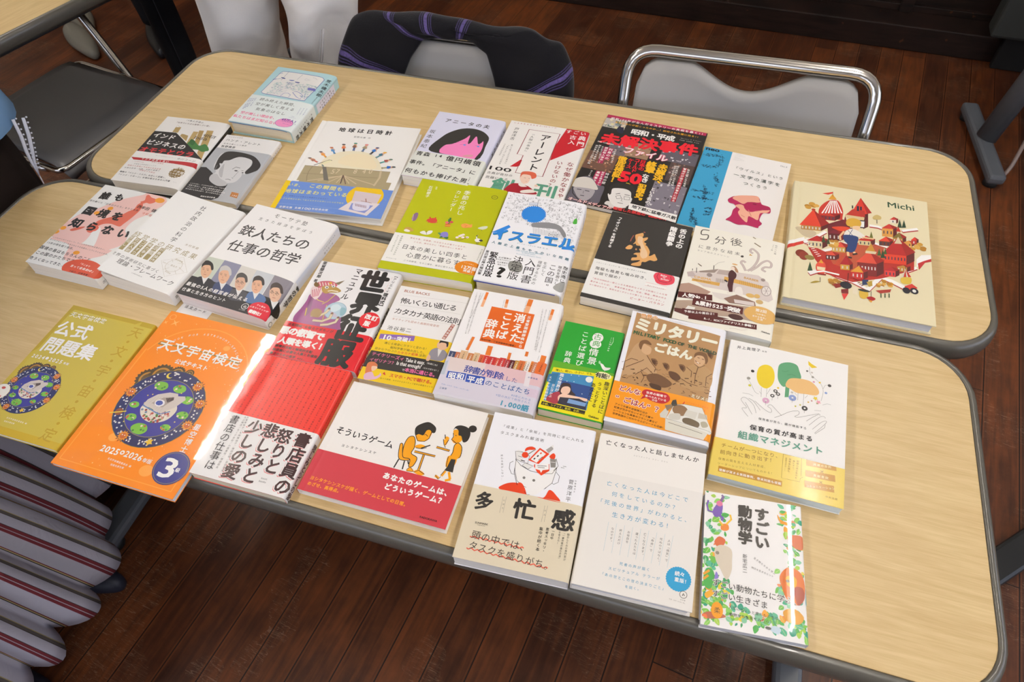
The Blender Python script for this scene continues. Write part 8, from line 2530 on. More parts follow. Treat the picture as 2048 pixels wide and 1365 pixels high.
B('hannah', 'book', 'slim paperback with a black and white portrait photograph, spine against the skyscraper book', 'f0eeec', 3, page=PAGE_C, r=3, sag=1.5)
B('weather', 'book', 'thick pale blue hardback with a rural line drawing and a pink round badge', 'b2d8de', 1, page=PAGE_C, r=3, sag=3, hard=True, under=[('2f4a98', 1.2)], lift=.5)
B('earth', 'picture_book', 'large white picture book with children round a sundial, blue band', 'f0eeea', 1, left=True, hard=True, r=1.5, sag=0, groove=1, page=PAGE_W, spine='a39a92', obigloss=3)
B('anita', 'book', 'pale lilac paperback with a pink face under black hair', 'dcdcf0', 1, page=PAGE_W, under=[('e8a0b8', .5)], r=3, sag=1.5)
B('arendt', 'book', 'white and red paperback with a tall outlined speech box and a red-haired figure', 'f1eeea', 1, page=PAGE_W, r=3, sag=1)
B('mystery', 'magazine', 'black magazine crowded with red, yellow and white headlines and grey photographs', '1a1716', 2, page=PAGE_G, r=1.5, sag=0)
B('neo', 'book', 'flat booklet with a blue strip of scribbled characters and a crumpled crimson shape', 'efebe8', 1, left=True, page=PAGE_W, r=1.5, sag=0)
B('michi', 'picture_book', 'large cream picture book of a red-roofed toy town, right end of rear table', 'e4d9b4', 1, left=True, hard=True, r=2, sag=.4, groove=.8, page=PAGE_G)
B('daremo', 'book', 'white paperback with a coral map of islands and pixel-style black title', 'f0efeb', 1, page=PAGE_W, r=3, sag=2)
B('shanai', 'book', 'plain white paperback with gold lettering boxes, its cover lifting at the lower left', 'eeedea', 1, page=PAGE_W, r=4, sag=2, lift=8, under=[('f2f0ea', .5)])
B('tetsujin', 'book', 'large white paperback with five businessmen in photographs along its lower half', 'f1efed', 1, page=page_mat('pages_pinkish', 'eadfda'), r=4, sag=2.5, spine='dfe3ee')
B('kisetsu', 'book', 'lime green book with small seasonal pictures of a crab, a crane and flowers', 'b9bd00', 0, page=PAGE_W, r=3, sag=1.5, obigloss=1)
B('israel', 'book', 'white hardback filled with a dense line-drawn city and large blue title strokes', 'f4f4f8', 1, hard=True, page=PAGE_C, r=5, sag=2, under=[('2a3a98', 2.2)], lift=1.5)
B('kaikyu', 'book', 'black book with a toast-coloured map of an island country and white band', '35322f', 0, page=PAGE_W, r=2, sag=.5, obigloss=1)
B('gofun', 'book', 'cream paperback with a sepia drawing of a figure on a car before a market', 'f0ecdf', 1, page=PAGE_W, r=3, sag=1.5)
B('mondai', 'book', 'mustard yellow workbook with large white title, at the left end of the front table', 'c9b035', 3, page=PAGE_W, r=2.5, sag=.6)
B('textbook', 'book', 'large orange textbook with a round starry picture and a blue number badge', 'f88c10', 3, left=True, page=page_mat('pages_bluish', 'd8e0ec'), r=1.5, sag=.2)
B('sekai', 'book', 'white paperback with a horned creature in a purple coat holding a crystal ball', 'f0eeee', 3, page=PAGE_G, r=4, sag=1)
B('shoten', 'book', 'bright red paperback printed with columns of tiny text and a white band of bold title', 'f03a2e', 3, page=PAGE_C, r=3, sag=.8)
B('bluebacks', 'book', 'small white paperback with a yellow and black band showing a man in a grey suit', 'f2f0ee', 3, page=PAGE_C, under=[('2f6a88', .5)], r=2.5, sag=.6)
B('kieta', 'book', 'white paperback with an orange title square and a row of old dictionaries', 'f4f2f2', 1, page=PAGE_W, under=[('e0763c', .4)], r=4, sag=1.5)
B('koten', 'book', 'small green vinyl-covered dictionary with a yellow band of a dozing girl', '1f9c2c', 3, page=PAGE_W, r=2.5, sag=.8, under=[('2a9a2c', .8)])
B('military', 'book', 'paperback with a brown drawing of two soldiers eating and an orange band', 'f0f0f6', 3, page=PAGE_G, r=4, sag=1.2, spine='e8e8f0')
B('game', 'picture_book', 'white square book with two orange cartoon people at a cafe table and a red band', 'f1ede8', 1, left=True, hard=True, page=PAGE_W, r=1.5, sag=0, under=[('f09a20', .8)], groove=.3)
B('tabou', 'book', 'white paperback with a line-drawn head full of stationery over a beige band', 'f0f0f5', 1, page=PAGE_W, under=[('d83a30', .5), ('e8c838', .5)], r=3, sag=1)
B('nakunatta', 'book', 'off-white book with sky blue lettering and a blue round badge', 'efebe5', 1, left=True, hard=True, page=PAGE_G, r=1.5, sag=.2)
B('hoiku', 'book', 'white book with yellow, green and peach trees held by outlined hands', 'f1efec', 1, left=True, page=page_mat('pages_bluegreen', 'd4e2e8'), r=1.5, sag=.2, obigloss=2, under=[('3a9a6c', .5)])
B('sugoi', 'book', 'white book bordered by jungle leaves and animals, at the front right of the books', 'f3f1ef', 3, page=PAGE_G, r=2, sag=.5)
# slips of paper tucked under two of the books
def slip(loc, rz, w, d, label, lines):
    bm = bmesh.new(); box(bm, -w/2, -d/2, 0, w/2, d/2, .0006); pr = Print()
    bmesh.ops.translate(bm, verts=bm.verts, vec=(0, 0, 0))
    for i, s in enumerate(lines): pr.up(); pr.row(s, (-w*400, -d*300+i*9), (w*350, -d*300+i*9), 6, '3a3a3a', .01)
    b2 = bmesh.new(); vs = [b2.verts.new((a*MM, -b*MM, .0007)) for a, b, c in pr.v]
    for f in pr.f:
        try: b2.faces.new([vs[i] for i in f]).material_index = 1
        except ValueError: pass
    t = bpy.data.meshes.new('t'); b2.to_mesh(t); b2.free(); bm.from_mesh(t)
    o = obj('paper_slip', bm, None, [mat('f0efee', .5), mat('3a3a3a', .5)]); o.location = loc; o.rotation_euler.z = rz
    tag(o, label, 'paper slip')
slip((-.352, -.2205, TOP+.0003), -.08, .052, .022, 'white paper slip peeking out above the orange textbook', ['注文カード'])
slip((.472, -.0735, TOP+.0003), -.06, .022, .012, 'tiny white paper slip peeking out above the tree-cover book', ['補充'])
# ------------------------------------------------------------------ materials of the room
def wood_top(name, c1, c2):
    m, nt, b = node_mat(name, .42, .4); n = N(nt); tc = n('TexCoord').outputs['Object']
    mp = n('Mapping', Vector=tc); mp.inputs['Scale'].default_value = (3.2, 42, 1)
    a = n('TexNoise', Vector=mp.outputs[0], Scale=2.2, Detail=4., Distortion=1.1)
    mp2 = n('Mapping', Vector=tc); mp2.inputs['Scale'].default_value = (14, 260, 1)
    f = n('TexNoise', Vector=mp2.outputs[0], Scale=2.5, Detail=2.)
    w = n('TexNoise', Vector=tc, Scale=5., Detail=2.)
    fac = n.math('MULTIPLY_ADD', f.outputs[0], .35, n.math('MULTIPLY', a.outputs[0], .55))
    fac = n.math('ADD', fac, n.math('MULTIPLY', w.outputs[0], .22))
    rp = n('ValToRGB', Fac=fac); e = rp.color_ramp.elements
    e[0].position = .38; e[0].color = lin(c2); e[1].position = .72; e[1].color = lin(c1)
    n.link(rp.outputs[0], b.inputs['Base Color'])
    bp = n('Bump', Strength=.15, Distance=.0006, Height=f.outputs[0]); n.link(bp.outputs[0], b.inputs['Normal'])
    rr = n.math('MULTIPLY_ADD', w.outputs[0], .16, .34); n.link(rr, b.inputs['Roughness'])
    return m
def floor_mat():
    m, nt, b = node_mat('dark_floor_boards', .4, .45); n = N(nt); tc = n('TexCoord').outputs['Object']
    mp = n('Mapping', Vector=tc); mp.inputs['Rotation'].default_value = (0, 0, math.radians(4.4)); v = mp.outputs[0]
    sx = n('SeparateXYZ', Vector=v)
    X = n.math('MULTIPLY_ADD', sx.outputs[0], 1/.0815, .29+40)
    ix = n.math('FLOOR', X); fx = n.math('FRACT', X)
    rnd = n('TexWhiteNoise', _noise_dimensions='1D', W=ix).outputs[0]
    Y = n.math('ADD', n.math('MULTIPLY', sx.outputs[1], 1/1.8), n.math('MULTIPLY', rnd, 7.)); fy = n.math('FRACT', Y)
    r2 = n('TexWhiteNoise', _noise_dimensions='2D', Vector=n('CombineXYZ', X=ix, Y=n.math('FLOOR', Y)).outputs[0]).outputs[0]
    gx = n.math('MINIMUM', fx, n.math('SUBTRACT', 1., fx)); gap = n.math('LESS_THAN', gx, .016)
    gap = n.math('MAXIMUM', gap, n.math('LESS_THAN', fy, .0012))
    mg = n('Mapping', Vector=v); mg.inputs['Scale'].default_value = (26, 2.2, 1)
    gr = n('TexNoise', Vector=mg.outputs[0], Scale=3., Detail=5., Distortion=.6)
    st = n('TexNoise', Vector=v, Scale=7., Detail=6., Roughness=.7)
    fac = n.math('MULTIPLY_ADD', gr.outputs[0], .5, n.math('MULTIPLY_ADD', st.outputs[0], .55, n.math('MULTIPLY', r2, .22)))
    rp = n('ValToRGB', Fac=fac); e = rp.color_ramp.elements
    e[0].position = .36; e[0].color = lin('26130c'); e[1].position = .92; e[1].color = lin('824722')
    x = rp.color_ramp.elements.new(.62); x.color = lin('4f2b19')
    # warm worn line beside each joint
    ed = n.math('LESS_THAN', gx, .06); c = n.mix(n.math('MULTIPLY', ed, .45), rp.outputs[0], lin('7a4424'))
    # scratches
    sc_ = None
    for rot, s in ((.5, 9), (-.7, 7), (1.2, 11)):
        q = n('Mapping', Vector=v); q.inputs['Rotation'].default_value = (0, 0, rot); q.inputs['Scale'].default_value = (1.2, 14, 1)
        t = n('TexNoise', Vector=q.outputs[0], Scale=s, Detail=1.5, Distortion=.8)
        k = n.math('MULTIPLY', n.math('LESS_THAN', n.math('ABSOLUTE', n.math('SUBTRACT', t.outputs[0], .5)), .0045), 1.)
        sc_ = k if sc_ is None else n.math('MAXIMUM', sc_, k)
    msk = n('TexNoise', Vector=v, Scale=4.5, Detail=2.); sc_ = n.math('MULTIPLY', sc_, n.math('GREATER_THAN', msk.outputs[0], .54))
    c = n.mix(n.math('MULTIPLY', sc_, .35), c, lin('a58a70')); c = n.mix(gap, c, lin('120a08'))
    n.link(c, b.inputs['Base Color'])
    ro = n.math('MULTIPLY_ADD', st.outputs[0], .3, .24); n.link(ro, b.inputs['Roughness'])
    hb = n.math('SUBTRACT', n.math('MULTIPLY', st.outputs[0], .35), gap)
    bp = n('Bump', Strength=.5, Distance=.0015, Height=hb); n.link(bp.outputs[0], b.inputs['Normal'])
    return m
def dark_wood():
    m, nt, b = node_mat('dark_varnished_wood', .5, .35); n = N(nt); tc = n('TexCoord').outputs['Object']
    mp = n('Mapping', Vector=tc); mp.inputs['Scale'].default_value = (4, 4, 30)
    t = n('TexNoise', Vector=mp.outputs[0], Scale=2., Detail=5.); rp = n('ValToRGB', Fac=t.outputs[0]); e = rp.color_ramp.elements
    e[0].position = .3; e[0].color = lin('120b09'); e[1].position = .8; e[1].color = lin('31201a')
    w = n('TexNoise', Vector=tc, Scale=26., Detail=3.); k = n.math('GREATER_THAN', w.outputs[0], .73)
    n.link(n.mix(n.math('MULTIPLY', k, .5), rp.outputs[0], lin('6a4026')), b.inputs['Base Color']); return m
CHROME = mat('d0ccc6', .14, 1, name='chrome'); EDGE = mat('5a574f', .32, 0, .5, .25, name='grey_edge_strip'); GREY = mat('5c6066', .38, 0, .5, name='grey_painted_steel')
DKGREY = mat('2b2d30', .4, 0, .5, name='dark_painted_steel'); RUB = mat('1a1a1b', .6, name='black_rubber')
LAM = wood_top('beige_wood_laminate', 'dcc290', 'c7a975'); FLOOR = floor_mat(); DW = dark_wood()
PLASTER = mat('cfc8ba', .8, name='cream_plaster'); CEIL = mat('dcd8d0', .85, name='white_ceiling_board')
# ------------------------------------------------------------------ room shell, turned a little against the tables
RZ = -.052
def place(o): o.rotation_euler.z = RZ; return o
def wallbox(name, x0, y0, z0, x1, y1, z1, m, **k):
    bm = bmesh.new(); box(bm, x0, y0, z0, x1, y1, z1); o = obj(name, bm, None, [m]); place(o); tag(o, kind='structure'); return o
XL, XR, YB, YF, H = -4.6, 3.3, 2.245, -3.4, 2.84     # in room axes
bm = bmesh.new(); box(bm, XL-.2, YF-.2, -.1, XR+.2, YB+.5, 0); fl = obj('floor', bm, None, [FLOOR]); place(fl); tag(fl, kind='structure')
wallbox('ceiling', XL-.2, YF-.2, H, XR+.2, YB+.5, H+.1, CEIL)
wallbox('wall_rear', XL, YB+.14, 1.0, XR, YB+.24, H, PLASTER)
wallbox('wall_left', XL-.1, YF, 0, XL, YB+.24, H, PLASTER)
# rear wall foot: broad dark skirting with a ledge, panelled dark wood above it
bm = bmesh.new(); box(bm, XL, YB, 0, XR, YB+.14, .095, bev=.004); o = place(obj('baseboard_rear', bm, None, [DW])); tag(o, kind='structure')
bm = bmesh.new(); box(bm, XL, YB+.14, 0, XR, YB+.2, 1.0)
x = -4.2
while x < XR-.2:
    box(bm, x, YB+.105, .095, x+.045, YB+.15, 1.0, bev=.003); x += .335
box(bm, XL, YB+.1, .93, XR, YB+.16, 1.0, bev=.003); box(bm, XL, YB+.12, .095, XR, YB+.15, .12, bev=.002)
o = place(obj('trim_1', bm, None, [DW])); tag(o, kind='structure')
def wall_with_opening(name, axis, c, a0, a1, w0, w1, s0, s1, m):
    bm = bmesh.new(); t = .1
    parts = [(a0, w0, 0, H), (w1, a1, 0, H), (w0, w1, 0, s0), (w0, w1, s1, H)]
    for p0, p1, z0, z1 in parts:
        if axis == 'x': box(bm, c, p0, z0, c+t, p1, z1)
        else: box(bm, p0, c-t, z0, p1, c, z1)
    o = place(obj(name, bm, None, [m])); tag(o, kind='structure')
wall_with_opening('wall_right', 'x', XR, YF, YB+.24, -2.4, 1.4, .9, 2.3, PLASTER)
wall_with_opening('wall_front', 'y', YF, XL, XR, -3.2, 1.2, .9, 2.3, PLASTER)
SKYP = bpy.data.materials.new('daylit_window_pane'); SKYP.use_nodes = True; nt = SKYP.node_tree; n = N(nt)
em = n('Emission', Color=lin('dfe8ff'), Strength=1.0); n.link(em.outputs[0], nt.nodes['Material Output'].inputs[0]); SKY_EM = em
def window(k, axis, c, a0, a1, s0, s1, cnt):
    r = empty('window_%d' % k, (0, 0, 0), RZ, kind='structure')
    bm = bmesh.new(); d = .03
    if axis == 'x': box(bm, c+.05, a0+.002, s0+.002, c+.06, a1-.002, s1-.002)
    else: box(bm, a0+.002, c-.06, s0+.002, a1-.002, c-.05, s1-.002)
    obj('pane', bm, r, [SKYP])
    bm = bmesh.new()
    for i in range(cnt+1):
        p = a0+(a1-a0)*i/cnt; p = min(max(p, a0+.026), a1-.026)
        if axis == 'x': box(bm, c+.01, p-.025, s0+.001, c+.045, p+.025, s1-.001)
        else: box(bm, p-.025, c-.045, s0+.001, p+.025, c-.01, s1-.001)
    for z in (s0+.026, s1-.026):
        if axis == 'x': box(bm, c+.012, a0+.001, z-.025, c+.043, a1-.001, z+.025)
        else: box(bm, a0+.001, c-.043, z-.025, a1-.001, c-.012, z+.025)
    obj('window_frame', bm, r, [DW])
window(1, 'x', XR, -2.4, 1.4, .9, 2.3, 4); window(2, 'y', YF, -3.2, 1.2, .9, 2.3, 4)
# ------------------------------------------------------------------ fluorescent ceiling lights (far pair streaks the glossy covers; near pair added to brighten camera-facing sides)
TUBE = bpy.data.materials.new('lit_fluorescent_tube'); TUBE.use_nodes = True; nt = TUBE.node_tree; n = N(nt)
em = n('Emission', Color=lin('fff8f0'), Strength=1.0); n.link(em.outputs[0], nt.nodes['Material Output'].inputs[0]); TUBE_EM = em
def ceiling_light(x, y, label):
    r = empty('ceiling_light', (x, y, 2.83), .04, label, 'ceiling light', 'fluorescent ceiling lights')
    bm = bmesh.new(); box(bm, -.028, -.63, -.04, .028, .63, .0, bev=.006); obj('housing', bm, r, [mat('b4b2ac', .5)])
    bm = bmesh.new(); tube(bm, [(0, -.59, -.085), (0, .59, -.085)], .013, 12); obj('fluorescent_tube', bm, r, [TUBE])
    for s in (-1, 1):
        bm = bmesh.new(); box(bm, -.018, s*.605-.012, -.11, .018, s*.605+.012, -.04, bev=.003); obj('lamp_holder', bm, r, [mat('e8e6e0', .4)])
names = {(0, 1): 'left', (1, 1): 'right'}
for i, x in enumerate((-1.62, 1.07)):
    for j, y in enumerate((-.95, .88)):
        ceiling_light(x, y, 'white ceiling tube light, %s of the pair %s' % (('left', 'right')[i], ('added behind the camera as fill light', 'over the far side of the tables')[j]))
# ------------------------------------------------------------------ folding tables
def make_table(cx, cy, rz, label, bar=True):
    r = empty('folding_table', (cx, cy, 0), rz, label, 'table', 'beech-topped folding tables')
    def rr(w, d, rad, n=9):
        out = []
        for sx, sy, a0 in ((1, 1, 0), (-1, 1, 90), (-1, -1, 180), (1, -1, 270)):
            for i in range(n+1):
                a = math.radians(a0+90*i/n); out.append((sx*(w/2-rad)+rad*math.cos(a), sy*(d/2-rad)+rad*math.sin(a)))
        return out
    W_, D_ = 1.486, .432
    bm = bmesh.new(); lo = [bm.verts.new((x, y, .697)) for x, y in rr(W_, D_, .066)]; hi = [bm.verts.new((x, y, .7195)) for x, y in rr(W_, D_, .066)]
    hi2 = [bm.verts.new((x, y, .72)) for x, y in rr(W_-.001, D_-.001, .066)]
    m_ = len(lo)
    for A, Bq in ((lo, hi), (hi, hi2)):
        for k in range(m_): bm.faces.new((A[k], A[(k+1) % m_], Bq[(k+1) % m_], Bq[k]))
    bm.faces.new(hi2); bm.faces.new(lo[::-1]); obj('tabletop', bm, r, [LAM])
    bm = bmesh.new(); prof = [(.0, .7185), (.0015, .7212), (.005, .7215), (.0095, .7185), (.0125, .711), (.0135, .703), (.012, .694), (.007, .688), (.0, .687)]
    rings = [[bm.verts.new((x, y, z)) for x, y in rr(W_+2*o_, D_+2*o_, .066+o_)] for o_, z in prof]
    for A, Bq in zip(rings, rings[1:]):
        for k in range(m_): f = bm.faces.new((A[k], A[(k+1) % m_], Bq[(k+1) % m_], Bq[k])); f.smooth = True
    A, Bq = rings[-1], rings[0]
    for k in range(m_): bm.faces.new((A[k], A[(k+1) % m_], Bq[(k+1) % m_], Bq[k]))
    bmesh.ops.recalc_face_normals(bm, faces=bm.faces)
    obj('edge_strip', bm, r, [EDGE])
    bm = bmesh.new(); box(bm, -.62, -.16, .655, .62, -.13, .6965, bev=.002); box(bm, -.62, .13, .655, .62, .16, .6965, bev=.002)
    box(bm, -.03, -.13, .66, .03, .13, .69); obj('under_frame', bm, r, [DKGREY])
    for s in (-1, 1):
        bm = bmesh.new()
        tube(bm, [(s*.60, 0, .66), (s*.68, 0, .36), (s*.715, 0, .05)], (.022, .034), 12)
        lg = obj('leg', bm, r, [GREY])
        bm = bmesh.new(); box(bm, s*.72-.026, -.21, .018, s*.72+.026, .21, .05, bev=.01); obj('foot', bm, lg, [GREY])
        for t in (-1, 1):
            bm = bmesh.new(); tube(bm, [(s*.72, t*.18, 0), (s*.72, t*.18, .019)], .022, 12); obj('foot_cap', bm, lg, [RUB])
    if bar: bm = bmesh.new(); tube(bm, [(-.655, 0, .46), (.655, 0, .46)], .012, 8); obj('crossbar', bm, r, [GREY])
    return r
make_table(-.003, .2275, 0, 'rear folding table with beige wood top, chairs pushed up behind it')
make_table(-.046, -.2295, -.003, 'front folding table with beige wood top and grey rounded edge, nearest the camera')
# third table at the far left, its corner across the top left of the picture
d = Vector((.070, .266)).normalized()
nrm = Vector((-d.y, d.x))
c = Vector((-1.195, .47)) + nrm*.2275 + d*.30
make_table(c.x-.012, c.y, math.atan2(d.y, d.x), 'folding table at the far left, standing across the chair with the dark seat', False)
make_table(1.92, 1.66, .1, 'folding table at the right by the dark wall, only its left leg in view')
# ------------------------------------------------------------------ folding chairs
def make_chair(cx, cy, rz, label, seatm, seatw=.40, scoop=.036, group='steel-tube folding chairs'):
    """origin on the floor under the seat; the backrest is on the +y side"""
    r = empty('folding_chair', (cx, cy, 0), rz, label, 'chair', group)
    hw = .215
    pts = arc_path([(-hw, -.17, .013), (-hw-.0, .02, .44), (-hw-.008, .2, .787), (hw+.008, .2, .787), (hw, .02, .44), (hw, -.17, .013)], .055, 7)
    bm = bmesh.new(); tube(bm, pts, .0115, 12); obj('frame', bm, r, [CHROME], True)
    for s in (-1, 1):
        bm = bmesh.new(); tube(bm, arc_path([(s*(hw-.025), -.14, .425), (s*(hw-.025), .0, .40), (s*(hw-.025), .27, .013)], .03, 4), .010, 10); obj('leg', bm, r, [CHROME], True)
        for y, w in ((-.17, hw), (.27, hw-.025)):
            bm = bmesh.new(); tube(bm, [(s*w, y, 0), (s*w, y-.004, .03)], .0145, 12); obj('foot_cap', bm, r, [RUB])
    for a_, y, z in ((.02, -.135, .09), (.03, .235, .08)):
        bm = bmesh.new(); tube(bm, [(-hw+a_, y, z), (hw-a_, y, z)], .008, 8); obj('stretcher', bm, r, [CHROME], True)
    # seat: cushion with a rolled front edge
    bm = bmesh.new(); nx, ny = 14, 14; top = []; W2 = seatw/2
    for j in range(ny+1):
        y = -.2+.38*j/ny; row = []
        for i in range(nx+1):
            u = -1+2*i/nx; x = u*W2*(1-.06*(j/ny))
            z = .452 - .010*(1-abs(u)**4)*math.sin(PI*min(max((y+.2)/.38, 0), 1)) - .0*(u*u)
            if y < -.13: z -= .028*((-.13-y)/.07)**2
            z -= .006*abs(u)**8
            row.append(bm.verts.new((x, y, z)))
        top.append(row)
    fs = [bm.faces.new((top[j][i], top[j][i+1], top[j+1][i+1], top[j+1][i])) for j in range(ny) for i in range(nx)]
    e = bmesh.ops.extrude_face_region(bm, geom=fs); vs = [v for v in e['geom'] if isinstance(v, bmesh.types.BMVert)]
    for v in vs: v.co.z = min(v.co.z-.022, .405+.02); v.co.x *= .97
    bmesh.ops.recalc_face_normals(bm, faces=bm.faces)
    seat = obj('seat', bm, r, [seatm], True)
    bm = bmesh.new(); L = [(-W2-.006, .17, .437), (-W2-.006, -.19, .428), (W2+.006, -.19, .428), (W2+.006, .17, .437)]
    tube(bm, arc_path(L+[L[0]], .03, 5), .0075, 10); obj('seat_rim', bm, seat, [CHROME], True)
    # back panel with the scooped hand hole along its top edge
    bm = bmesh.new(); n = 40; A = []; Bk = []
    def yy(z): return .02+(z-.44)/(.787-.44)*.18
    for i in range(n+1):
        u = -1+2*i/n; x = u*(hw-.0145)
        corner = .04; ax = abs(x); lim = hw-.0145
        zt = .773 if ax < lim-corner else .773-corner+math.sqrt(max(0, corner**2-(ax-lim+corner)**2))
        if ax < .105: zt -= scoop*(.5+.5*math.cos(PI*ax/.105))**.65
        zb = .60
        A.append([]); 
        for k in range(9):
            z = zb+(zt-zb)*k/8; y = yy(z)+.018*(1-u*u)*math.sin(PI*k/8*.9+.2)
            A[-1].append((x, y, z))
    F = [[bm.verts.new((x, y-.006, z)) for x, y, z in c_] for c_ in A]; K = [[bm.verts.new((x, y+.010, z)) for x, y, z in c_] for c_ in A]
    for i in range(n):
        for k in range(8):
            bm.faces.new((F[i][k], F[i+1][k], F[i+1][k+1], F[i][k+1])); bm.faces.new((K[i][k], K[i][k+1], K[i+1][k+1], K[i+1][k]))
        bm.faces.new((F[i][8], F[i+1][8], K[i+1][8], K[i][8])); bm.faces.new((F[i][0], K[i][0], K[i+1][0], F[i+1][0]))
    for i in (0, n):
        for k in range(8): bm.faces.new((F[i][k], F[i][k+1], K[i][k+1], K[i][k]))
    bmesh.ops.recalc_face_normals(bm, faces=bm.faces)
    obj('backrest', bm, r, [VINYL], True)
    return r
VINYL = mat('a3a19e', .5, name='grey_vinyl'); SEATV = mat('8f8d8a', .5, name='grey_vinyl_seat'); DARKV = mat('68686a', .3, name='dark_grey_vinyl')
make_chair(.366, .338, .012, 'grey folding chair with bare chrome back frame, pushed up behind the rear table', SEATV)
make_chair(-.211, .328, .0, 'grey folding chair wearing the dark plaid coat over its backrest', SEATV, .40, 0).scale.z = .978
make_chair(-1.345, .50, math.radians(90)-.17, 'folding chair with dark seat, pushed under the table at the far left', DARKV, .37)
# ------------------------------------------------------------------ plaid coat over the chair back
def coat_mat():
    m, nt, b = node_mat('black_plaid_wool', .95, .15); n = N(nt)
    b.inputs['Sheen Weight'].default_value = .15
    uv = n('UVMap').outputs[0]; sx = n('SeparateXYZ', Vector=uv); U = sx.outputs[0]; V_ = sx.outputs[1]
    tot = None
    def stripe(src, c0, w, k=1.):
        d = n.math('ABSOLUTE', n.math('SUBTRACT', src, c0))
        inb = n.math('LESS_THAN', d, w); mid = n.math('LESS_THAN', d, w*.22)
        fine = n.math('GREATER_THAN', n.math('FRACT', n.math('MULTIPLY', d, 3.4/w)), .5)
        return n.math('MULTIPLY', n.math('MULTIPLY', inb, n.math('MAXIMUM', mid, n.math('MULTIPLY', fine, .45))), k)
    for c0, w in ((.10, .015), (.222, .018), (.365, .013), (.437, .013), (.512, .013), (.79, .018), (.875, .014)):
        s = stripe(U, c0, w); tot = s if tot is None else n.math('MAXIMUM', tot, s)
    no = n('TexNoise', Vector=n('TexCoord').outputs['Object'], Scale=260., Detail=2.)
    c = n.mix(n.math('MULTIPLY', tot, n.math('MULTIPLY_ADD', no.outputs[0], 1.1, .25)), lin('121116'), lin('62558f')); n.link(c, b.inputs['Base Color'])
    bp = n('Bump', Strength=.4, Distance=.001, Height=no.outputs[0]); n.link(bp.outputs[0], b.inputs['Normal']); return m
def interp(L, t):
    n = len(L)-1; x = t*n; i = min(int(x), n-1); f = x-i; return tuple(a*(1-f)+b*f for a, b in zip(L[i], L[i+1]))
OUT = [(-.464, .44), (-.463, .56), (-.462, .66), (-.458, .728), (-.434, .781), (-.36, .797), (-.28, .800), (-.20, .800), (-.12, .798), (-.05, .795), (.006, .783), (.032, .742), (.044, .685), (.054, .57), (.060, .44)]
INN = [(-.335, .42), (-.330, .52), (-.324, .62), (-.312, .69), (-.294, .735), (-.270, .765), (-.235, .772), (-.20, .774), (-.165, .772), (-.136, .758), (-.118, .72), (-.104, .68), (-.092, .63), (-.082, .53), (-.076, .42)]
bm = bmesh.new(); uvl = bm.loops.layers.uv.new('UVMap'); NT, NV = 90, 16; G = []
rc = random.Random(3)
for i in range(NT+1):
    t = i/NT; o_ = interp(OUT, t); n_ = interp(INN, t); row = []
    side = min(1, abs(t-.5)*2.2)**3
    for k in range(NV+1):
        s = k/NV
        if s <= .62:      # inner lip, bulging front, over the crest
            q = s/.62; x = n_[0]+(o_[0]-n_[0])*math.sin(q*PI/2)**1.0; z = n_[1]+(o_[1]-n_[1])*math.sin(q*PI/2)
            y = -.021-.009*math.sin(PI*min(q*1.15, 1))+.040*q**12
        else:             # down behind the backrest
            q = (s-.62)/.38; x = o_[0]+(n_[0]-o_[0])*.25*q; z = o_[1]-(o_[1]-.42)*q*.9*(1-side*.6)-.002; y = .012+.05*math.sin(q*PI/2)
        wv = .006*math.sin(t*38+s*5)+.005*math.sin(t*17-s*9)+.004*math.sin(s*14+t*60)+.004*math.sin(s*22-t*31)
        wv *= .25+min(1, s*2); y += wv*.7 + .348+(z-.43)*.531; z += wv*.3 if s < .62 else 0
        row.append(bm.verts.new((x, y, z)))
    G.append(row)
for i in range(NT):
    for k in range(NV):
        f = bm.faces.new((G[i][k], G[i][k+1], G[i+1][k+1], G[i+1][k])); f.smooth = True
        for l, (a, b_) in zip(f.loops, ((i, k), (i, k+1), (i+1, k+1), (i+1, k))): l[uvl].uv = (a/NT, b_/NV)
bmesh.ops.recalc_face_normals(bm, faces=bm.faces)
co = obj('coat', bm, None, [coat_mat()]); md = co.modifiers.new('thick', 'SOLIDIFY'); md.thickness = .008; md.offset = 0; md = co.modifiers.new('s', 'SUBSURF'); md.levels = 1; md.render_levels = 1
tag(co, 'black coat with purple plaid stripes draped over the back of a grey chair', 'coat')
